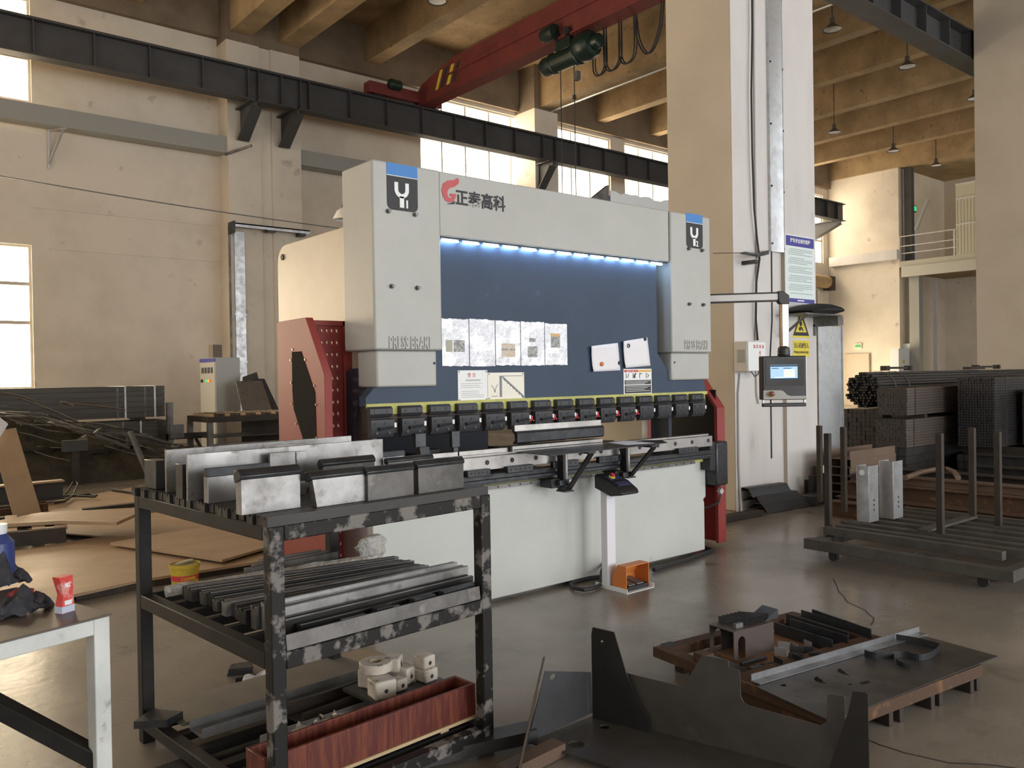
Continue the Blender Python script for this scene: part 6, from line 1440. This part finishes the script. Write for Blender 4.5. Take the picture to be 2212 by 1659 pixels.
# pile of dark gloves
random.seed(31)
def rag(cx_, cy_, s, h, m, label, seed, name='work_glove'):
    rnd = random.Random(seed); mb = MB(BM_); n = 14; vs = []; fs = []
    for j in range(n + 1):
        for k in range(n + 1):
            u, v_ = k / n * 2 - 1, j / n * 2 - 1; rr = min(1, math.hypot(u, v_))
            z = h * (1 - rr ** 1.6) * (.7 + .5 * math.sin(u * 5 + seed) * math.cos(v_ * 4 + seed)) + rnd.uniform(0, .012)
            vs.append((cx_ + s * u * (1 + .15 * math.sin(4 * v_ + seed)), cy_ + s * .7 * v_ * (1 + .2 * math.cos(5 * u)), zb + .002 + max(0, z)))
    for j in range(n):
        for k in range(n): q = j * (n + 1) + k; fs.append([q, q + 1, q + n + 2, q + n + 1])
    mb.add(vs, fs)
    r = thing(name, label, 'glove', BM_ @ V((cx_, cy_, zb)), 'gloves on the white bench')
    mb.build('glove_palm', M[m], r)
    for k in range(4):
        a0 = .9 - .45 * k
        p0 = V((cx_ + s * .6, cy_ - s * .3 + .25 * s * k, zb + .02)); pts = [p0 + V((s * .3 * q * math.cos(a0 * .5), s * .18 * q * math.sin(a0), .018 * math.sin(q * 1.5) - .003 * q)) for q in range(4)]
        MB(BM_).tube(pts, [.013, .013, .012, .008], 8).build('glove_finger', M[m], r)
M['glove'] = mat('dark grey glove cloth', (.028, .03, .038), .9, var=(.05, .05, .06), scale=30, bump=.4, bscale=50)
g1 = onz  # (kept short)
pA = BM_.inverted() @ at(38, 1325, z=zb); pB = BM_.inverted() @ at(16, 1262, z=zb)
rag(pA.x, pA.y, .07, .07, 'glove', 'dark work glove lying on the white bench nearest the carton', 3)
rag(pB.x - .02, pB.y, .065, .12, 'glove', 'dark work glove heaped behind the nearer one on the bench', 8)
p = BM_ @ V((pA.x + .02, pA.y + .02, zb + .045))
solo(MB().tube([p + V((-.03, 0, .0)), p + V((0, .01, .012)), p + V((.03, .0, .004))], .010, 8), 'red_rag', mat('red rag', (.22, .03, .035), .8), 'scrap of red cloth on top of the dark gloves', 'rag')
q = at(-6, 1262, z=zb); hb = at(-6, 1142, y=q.y).z
r = thing('blue_bottle', 'blue bottle with a white cap at the left picture edge', 'bottle', q)
MB().lathe([(0, 0), (.05, 0), (.052, .02), (.052, (hb - zb) * .75), (.03, (hb - zb) * .9), (.022, (hb - zb) * .92)], q, n=24).build('bottle_body', mat('blue bottle', (.04, .06, .20), .3), r)
MB().lathe([(.030, 0), (.032, .005), (.032, .03), (0, .032)], q + V((0, 0, (hb - zb) * .91)), n=20).build('bottle_cap', M['label'], r)
# ================================================================ rusty pallet with cut parts on the floor at the right
zp = .125
A0 = at(1410, 1397, z=zp); B0 = at(1712, 1320, z=zp); C0 = at(2145, 1440, z=zp); D0 = at(1790, 1560, z=zp)
ex = (B0 - A0).normalized(); ey = (D0 - A0); ey = (ey - ex * ey.dot(ex)).normalized()
Lx = (B0 - A0).length; Ly = (D0 - A0).dot(ey)
PM = Matrix(((ex.x, ey.x, 0, A0.x), (ex.y, ey.y, 0, A0.y), (0, 0, 1, 0), (0, 0, 0, 1)))   # x along the far edge, y towards the viewer's right
def p2l(px_, py_, z): return PM.inverted() @ at(px_, py_, z=z)
Lx2 = p2l(2145, 1440, zp).x
Ly2 = max(Ly, p2l(2145, 1440, zp).y)
pal = thing('steel_pallet', 'rusty steel pallet frame carrying cut parts at the lower right', 'pallet', PM @ V((Lx / 2, Ly / 2, 0)))
def Pl(n, mb, m, bv=.003): return mb.build(n, M[m] if isinstance(m, str) else m, pal, bv)
b_ = .07
Pl('frame_beam', MB(PM).box(0, Lx, 0, b_, zp - .05, zp), 'rust'); Pl('frame_beam', MB(PM).box(0, b_, b_, Ly, zp - .05, zp), 'rust')
Pl('frame_side', MB(PM).box(.03, .09, .22, Ly, .012, zp - .05), 'rust')
Pl('frame_beam', MB(PM).box(0, Lx2, Ly - b_, Ly, zp - .06, zp - .004), 'rust')
Pl('frame_beam', MB(PM).box(Lx - b_, Lx, b_, Ly - b_, zp - .05, zp - .004), 'rust')
Pl('frame_beam', MB(PM).box(b_, Lx - b_, Ly * .46, Ly * .46 + b_, zp - .05, zp - .004), 'rust')
Pl('pallet_sheet', MB(PM).box(b_ + .18, Lx - .02, .12, Ly * .5, zp - .045, zp - .03), mat('orange rust sheet', (.23, .115, .045), .8, var=(.15, .075, .035), scale=5), .001)
Pl('beam_end', MB(PM).box(.06, .13, -.01, .05, zp - .002, zp + .0005), 'ink', 0); Pl('tube_stub', MB(PM).box(.02, .09, .26, .33, zp, zp + .04), 'rust')
for (fx_, w_) in ((.33, .03), (.40, .03), (.62, .03), (.68, .03), (.92, .03), (.97, .03)):
    Pl('foot', MB(PM).box(Lx2 * fx_, Lx2 * fx_ + w_, Ly - .22, Ly - .01, 0.0, zp - .06), 'brown_iron')
for y_ in (.05, Ly * .5):
    for x_ in (.1, Lx - .15): Pl('foot', MB(PM).box(x_, x_ + .05, y_, y_ + .06, 0, zp - .05), 'brown_iron')
# big sheet with cut-outs
zs = zp + .001
oc = [p2l(*q, zs) for q in ((1634, 1483), (1985, 1372), (2154, 1418), (2100, 1445), (1880, 1515), (1790, 1552))]
oc = [p2l(1632, 1484, zs), p2l(1984, 1372, zs), p2l(2156, 1419, zs), p2l(1795, 1560, zs)]
loops = [[PM @ V((p.x, p.y, zs)) for p in oc]]
def cres(px_, py_, a0, R, w_, n=9):
    c = p2l(px_, py_, zs)
    o = [(c.x + R * math.cos(a0 + 2.4 * k / n), c.y + R * .9 * math.sin(a0 + 2.4 * k / n)) for k in range(n + 1)]
    i_ = [(c.x + (R - w_ * math.sin(math.pi * k / n)) * math.cos(a0 + 2.4 * k / n), c.y + (R - w_ * math.sin(math.pi * k / n)) * .9 * math.sin(a0 + 2.4 * k / n)) for k in range(1, n)]
    return [PM @ V((x_, y_, zs)) for x_, y_ in o + i_[::-1]]
loops += [cres(1785, 1470, 2.4, .055, .035), cres(1835, 1452, 2.4, .055, .03)]
for (px_, py_, r_, k_) in ((1692, 1482, .014, 1.0), (1835, 1480, .010, 1), (1868, 1476, .030, .5)):
    c = p2l(px_, py_, zs); loops.append([PM @ V((c.x + r_ * math.cos(t_), c.y + r_ * k_ * math.sin(t_), zs)) for t_ in [2 * math.pi * q / 10 for q in range(10)]])
solo(MB().holed(loops, (0, 0, .004)), 'cut_sheet', M['steel_mill'], 'large grey steel sheet with crescent cut-outs on the rusty pallet', 'steel sheet')
ztop = zs + .0045
a, b = p2l(1632, 1476, ztop), p2l(1990, 1371, ztop)
r_ = solo(MB(PM).bar((a.x, a.y, ztop + .003), (b.x + .02, b.y, ztop + .003), .05, .004).bar((a.x, a.y - .024, ztop + .018), (b.x + .02, b.y - .024, ztop + .018), .004, .03), 'galvanised_angle', M['galv_dull'], 'long galvanised angle strip along the far edge of the cut sheet', 'steel angle')
def ribbon(pts, h, t_, z, name, label, cat, m):
    P_ = [PM @ V((p.x, p.y, z)) for p in pts]; mb = MB()
    for i in range(len(P_) - 1): mb.bar(P_[i] + V((0, 0, h / 2)), P_[i + 1] + V((0, 0, h / 2)), t_, h)
    return solo(mb, name, M[m], label, cat)
def smooth(px_list, z, k=6):
    P_ = [p2l(*q, z) for q in px_list]; out = []
    for i in range(len(P_) - 1):
        p0, p1, p2, p3 = P_[max(0, i - 1)], P_[i], P_[i + 1], P_[min(len(P_) - 1, i + 2)]
        for j in range(k):
            t_ = j / k; out.append(.5 * ((2 * p1) + (p2 - p0) * t_ + (2 * p0 - 5 * p1 + 4 * p2 - p3) * t_ * t_ + (3 * p1 - p0 - 3 * p2 + p3) * t_ ** 3))
    out.append(P_[-1]); return out
ribbon(smooth(((1868, 1417), (1890, 1423), (1925, 1421), (1955, 1420), (1985, 1427), (2012, 1421), (2028, 1408), (2026, 1402), (1985, 1391), (1936, 1383)), ztop, 5), .03, .004, ztop, 'bent_strip', 'dark bent strip loop standing on the cut sheet', 'bent strip', 'steel_dark')
ribbon(smooth(((1937, 1422), (1938, 1432), (1950, 1440), (1966, 1443)), ztop), .02, .004, ztop, 'hook_strip', 'small hooked strip beside the bent strip loop', 'bent strip', 'steel_dark')
# arched U box
M['bronze_sheet'] = mat('brownish sheet steel', (.125, .10, .092), .45, .5, var=(.095, .078, .07), scale=4, rvar=.1)
za = zp - .03
a = p2l(1586, 1430, za); b = p2l(1680, 1408, za); c = p2l(1535, 1410, za)
ux0, ux1, uy0, uy1 = a.x, b.x, c.y, a.y; hA = .145
def arch(y_, w_=.05):
    o = [(ux0, za), (ux1, za), (ux1, za + hA), (ux0, za + hA)]
    cx_ = ux0 + .055
    i_ = [(cx_ - .026, za + .006)] + [(cx_ + .026 * math.cos(math.pi - math.pi * k / 8), za + .085 + .03 * math.sin(math.pi * k / 8)) for k in range(9)] + [(cx_ + .026, za + .006)]
    return [[(x_, y_, z_) for x_, z_ in o], [(x_, y_, z_) for x_, z_ in i_]]
r = thing('arched_box', 'brown bent sheet box with arched cut-outs on the rusty pallet', 'sheet part', PM @ V(((ux0 + ux1) / 2, (uy0 + uy1) / 2, za)))
MB(PM).holed(arch(uy1), (0, -.004, 0)).build('front_side', M['bronze_sheet'], r); MB(PM).holed(arch(uy0 + .004), (0, -.004, 0)).build('back_side', M['bronze_sheet'], r)
MB(PM).box(ux0, ux1, uy0 + .004, uy1 - .004, za + hA - .004, za + hA).build('top_side', M['bronze_sheet'], r)
MB(PM).box(ux0 + .16, ux0 + .164, uy0 + .004, uy1 - .004, za, za + hA - .004).build('inner_wall', M['bronze_sheet'], r)
zt_ = za + hA
for k in range(6):
    c = p2l(1600 + 5 * k, 1352 + 3.5 * k, zt_ + .02); ang_ = .9
    d_ = V((math.cos(ang_) * .075, math.sin(ang_) * .075, 0)); o = V((.02 * math.sin(k * 2.0), .01 * k, 0))
    c.x = ux0 + .10 + .028 * k; c.y = (uy0 + uy1) / 2 - .01
    solo(MB(PM).bar(V((c.x, c.y, zt_ + .018)) - d_, V((c.x, c.y, zt_ + .018)) + d_, .004, .034), 'short_strip', M['steel_dark'], ('leftmost', 'second', 'third', 'fourth', 'fifth', 'rightmost')[k] + ' short dark strip standing on top of the arched box', 'steel strip', 'short strips on the arched box')
c = V((ux0 + .05, uy1 - .05, zt_ + .01)); solo(MB(PM).box(c.x, c.x + .05, c.y, c.y + .02, zt_, zt_ + .022), 'small_block', M['steel_grey'], 'small grey block on the near corner of the arched box', 'block', bevel=.001)
solo(MB(PM).hexa([(ux0 + .26, uy0 + .03, zt_), (ux0 + .36, uy0 + .03, zt_), (ux0 + .36, uy1 - .03, zt_), (ux0 + .26, uy1 - .03, zt_), (ux0 + .26, uy0 + .03, zt_ + .003), (ux0 + .36, uy0 + .03, zt_ + .045), (ux0 + .36, uy1 - .03, zt_ + .045), (ux0 + .26, uy1 - .03, zt_ + .003)]), 'bent_plate', M['steel_mill'], 'small tilted plate beside the strips on the arched box', 'steel plate')
# long U channels at the back right of the pallet
zq = zp - .0285
def uch(p, q, w_, h_, label, m='steel_dark'):
    a, b = p2l(*p, zq), p2l(*q, zq); a.z = b.z = zq + .003
    solo(MB(PM).bar(a, b, w_, .005).bar(a, b, .005, h_, du=h_ / 2, ds=-w_ / 2).bar(a, b, .005, h_, du=h_ / 2, ds=w_ / 2), 'short_channel', M[m], label, 'steel channel', 'short channels on the rusty pallet')
uch((1690, 1365), (1815, 1405), .12, .06, 'front short steel channel at the rear of the rusty pallet')
uch((1715, 1345), (1850, 1388), .12, .06, 'rear short steel channel behind the front one on the pallet')
a, b = p2l(1755, 1333, zp), p2l(1882, 1378, zp)
solo(MB(PM).bar((a.x, a.y, zp + .02), (b.x, b.y, zp + .02), .006, .05), 'edge_plate', M['steel_dark'], 'narrow dark plate standing along the rear edge of the pallet', 'steel plate')
# small galvanised clips
def clip(px_, py_, s, rz, label, m='steel_mill'):
    c = PM @ V((*p2l(px_, py_, zq).xy, zq)); T = Matrix.Translation(c) @ Matrix.Rotation(rz, 4, 'Z')
    solo(MB(T).box(-s, s, -s * .6, s * .6, .0, .003).box(-s, -s + .003, -s * .6, s * .6, .003, s * .9).box(s - .003, s, -s * .6, s * .6, .003, s * .9), 'sheet_clip', M[m], label, 'sheet clip', 'small bent clips on the rusty pallet')
clip(1690, 1412, .05, .4, 'grey bent clip nearest the arched box', 'galv'); clip(1730, 1404, .045, -.3, 'pale bent clip behind the others on the pallet', 'galv')
clip(1720, 1425, .055, .5, 'bent clip with raised sides in front of the pale one', 'steel_mill'); clip(1752, 1420, .045, .9, 'dark bent clip at the right of the small clips', 'steel_dark'); clip(1702, 1440, .055, -.35, 'low dark clip next to the galvanised angle', 'steel_dark')
for k, (p, q, lab) in enumerate((((1600, 1440), (1655, 1425), 'upper thin rod on the pallet below the arched box'), ((1620, 1452), (1672, 1438), 'middle thin rod on the pallet below the arched box'), ((1628, 1444), (1668, 1446), 'lower thin rod on the pallet below the arched box'))):
    a, b = p2l(*p, zq), p2l(*q, zq); solo(MB(PM).bar((a.x, a.y, zq + .012), (b.x, b.y, zq + .012), .018, .02), 'short_rod', M['steel_dark'], lab, 'rod', 'short rods on the rusty pallet', .003)
a = p2l(1660, 1458, zq); solo(MB(PM).box(a.x - .12, a.x + .1, a.y - .05, a.y + .03, zq, zq + .004), 'dark_sheet_piece', M['steel_dark'], 'dark flat piece beside the galvanised angle end', 'steel piece')
# ================================================================ big folded sheet in the foreground
zf = .03
K = at(1283, 1545, z=zf); Bq = at(1760, 1668, z=zf)
wx = (Bq - K).normalized(); wn_ = V((wx.y, -wx.x, 0));
if wn_.dot(EYE - K) < 0: wn_ = -wn_            # towards the viewer
fo = thing('folded_bracket', 'big dark folded steel bracket with tall end prongs in the foreground', 'sheet bracket', K)
def onweb(px_, py_, off=0.0):
    """point seen at a pixel on the upright web plane (moved off towards the viewer)"""
    d = at(px_, py_, z=0) - EYE; o = K + wn_ * off; t_ = (o - EYE).dot(wn_) / d.dot(wn_); return EYE + d * t_
S7 = lambda q: (1100 + q[0] / 2.765, 1340 + q[1] / 2.765)
web = [onweb(*S7(q)) for q in ((640, 590), (640, 302), (697, 315), (1030, 395), (1050, 378), (1085, 320), (1150, 208), (1305, 240), (1312, 280), (1375, 300), (1382, 455), (1398, 490), (1425, 510), (1860, 630), (1895, 610), (1900, 450), (1912, 440), (1998, 452), (2005, 465), (2005, 590), (2100, 640))]
zz = zf
e1 = onweb(*S7((2100, 640))); bot = [V((e1.x, e1.y, zz)), V((web[0].x, web[0].y, zz))]
M['fold_dark'] = mat('dark mill steel sheet', (.070, .066, .060), .45, .25, var=(.047, .044, .04), scale=5, rvar=.1, spots=(8, .62, .78, (.10, .085, .07)))
MB().holed([web[1:] + bot], -wn_ * .006).build('web', M['fold_dark'], fo, .0)
M['prong'] = mat('black scaled steel', (.022, .022, .022), .45, .4, var=(.03, .029, .028), scale=6)  # darker colour stands in for the shading of the differently facing prongs
# left prong flange: parallel to the web, its turn put into the darker colour
pl_ = [onweb(*S7(q), .03) for q in ((490, 85), (497, 42), (625, 72), (697, 315), (760, 470), (830, 600))]
p_l = [V((pl_[5].x, pl_[5].y, zz)), V((pl_[0].x, pl_[0].y, zz))]
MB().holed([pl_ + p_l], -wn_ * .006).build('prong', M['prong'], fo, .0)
pr_q = [onweb(*S7(q), .06) for q in ((2025, 545), (2050, 425), (2130, 432), (2140, 445), (2148, 800))]
pr_b = [V((pr_q[4].x, pr_q[4].y, zz)), V((onweb(*S7((1880, 870)), .06).x, onweb(*S7((1880, 870)), .06).y, zz))]
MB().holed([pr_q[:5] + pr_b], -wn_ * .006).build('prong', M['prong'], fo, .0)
c = onweb(*S7((555, 125)), .032); MB().cyl(c + wn_ * .004, c - wn_ * .001, .004, 10).build('pin_hole', M['alu'], fo)
# base plate and the other upright sides
Lq = at(1141, 1602, z=zf)
ey_ = wx
base = [K, V((Bq.x, Bq.y, zf)), V((Bq.x, Bq.y, zf)) + (Lq - K), Lq]
hl = []
for (px_, py_, r_) in ((1306, 1570, .022), (1245, 1608, .034)):
    c = at(px_, py_, z=zf); hl.append([c + V((r_ * math.cos(t_), r_ * math.sin(t_), 0)) for t_ in [2 * math.pi * q / 14 for q in range(14)]])
MB().holed([base] + hl, (0, 0, -.006)).build('base', M['fold_dark'], fo)
lx = (K - Lq).normalized(); ln = V((lx.y, -lx.x, 0)); ln = ln if ln.dot(EYE - K) > 0 else -ln
def onback(px_, py_):
    d = at(px_, py_, z=0) - EYE; t_ = (K - EYE).dot(ln) / d.dot(ln); return EYE + d * t_
bq = [onback(*q) for q in ((1178, 1450), (1277, 1452), (1280, 1540))] + [Lq]
hole = onback(1195, 1462); hl2 = [hole + lx * (.018 * math.cos(t_)) + V((0, 0, .012 * math.sin(t_))) for t_ in [2 * math.pi * q / 12 for q in range(12)]]
MB().holed([bq, hl2], -ln * .005).build('back_side', mat('blue grey mill sheet', (.105, .11, .118), .40, .6, var=(.07, .073, .078), scale=5, rvar=.1), fo)
top = onback(1176, 1420); end = at(1119, 1690, z=zf)
sd = [V((top.x, top.y, top.z)), V((Lq.x, Lq.y, zf)), V((end.x, end.y, zf)), V((end.x, end.y, .055))]
sn = (sd[2] - sd[1]).cross(V((0, 0, 1))).normalized()
MB().holed([sd], sn * .006).build('left_side', M['steel_mill'], fo)
MB().bar(sd[0] + V((0, 0, .001)), sd[3] + V((0, 0, .001)), .007, .004).build('cut_edge', M['steel_bright'], fo)
MB().bar(K + V((0, 0, -.015)), Bq + V((0, 0, -.015)), .06, .018).build('bearer', M['brown_iron'], fo)
# chalk-like crack lines in the floor
for k, pts in enumerate((((1760, 1550), (1800, 1572), (1840, 1585), (1880, 1600), (1930, 1618), (1985, 1633), (2050, 1648), (2120, 1651), (2200, 1660)), ((1800, 1250), (1812, 1278), (1830, 1300), (1870, 1318), (1888, 1335), (1882, 1350)))):
    P_ = [at(*q, z=.001) for q in pts]
    mb = MB()
    for i in range(len(P_) - 1):
        m_ = (P_[i] + P_[i + 1]) / 2 + V((random.uniform(-.01, .01), random.uniform(-.01, .01), 0))
        for a, b in ((P_[i], m_), (m_, P_[i + 1])): mb.bar(a, b, .006, .0012)
    o = struct(mb, 'floor_crack', M['ink'])
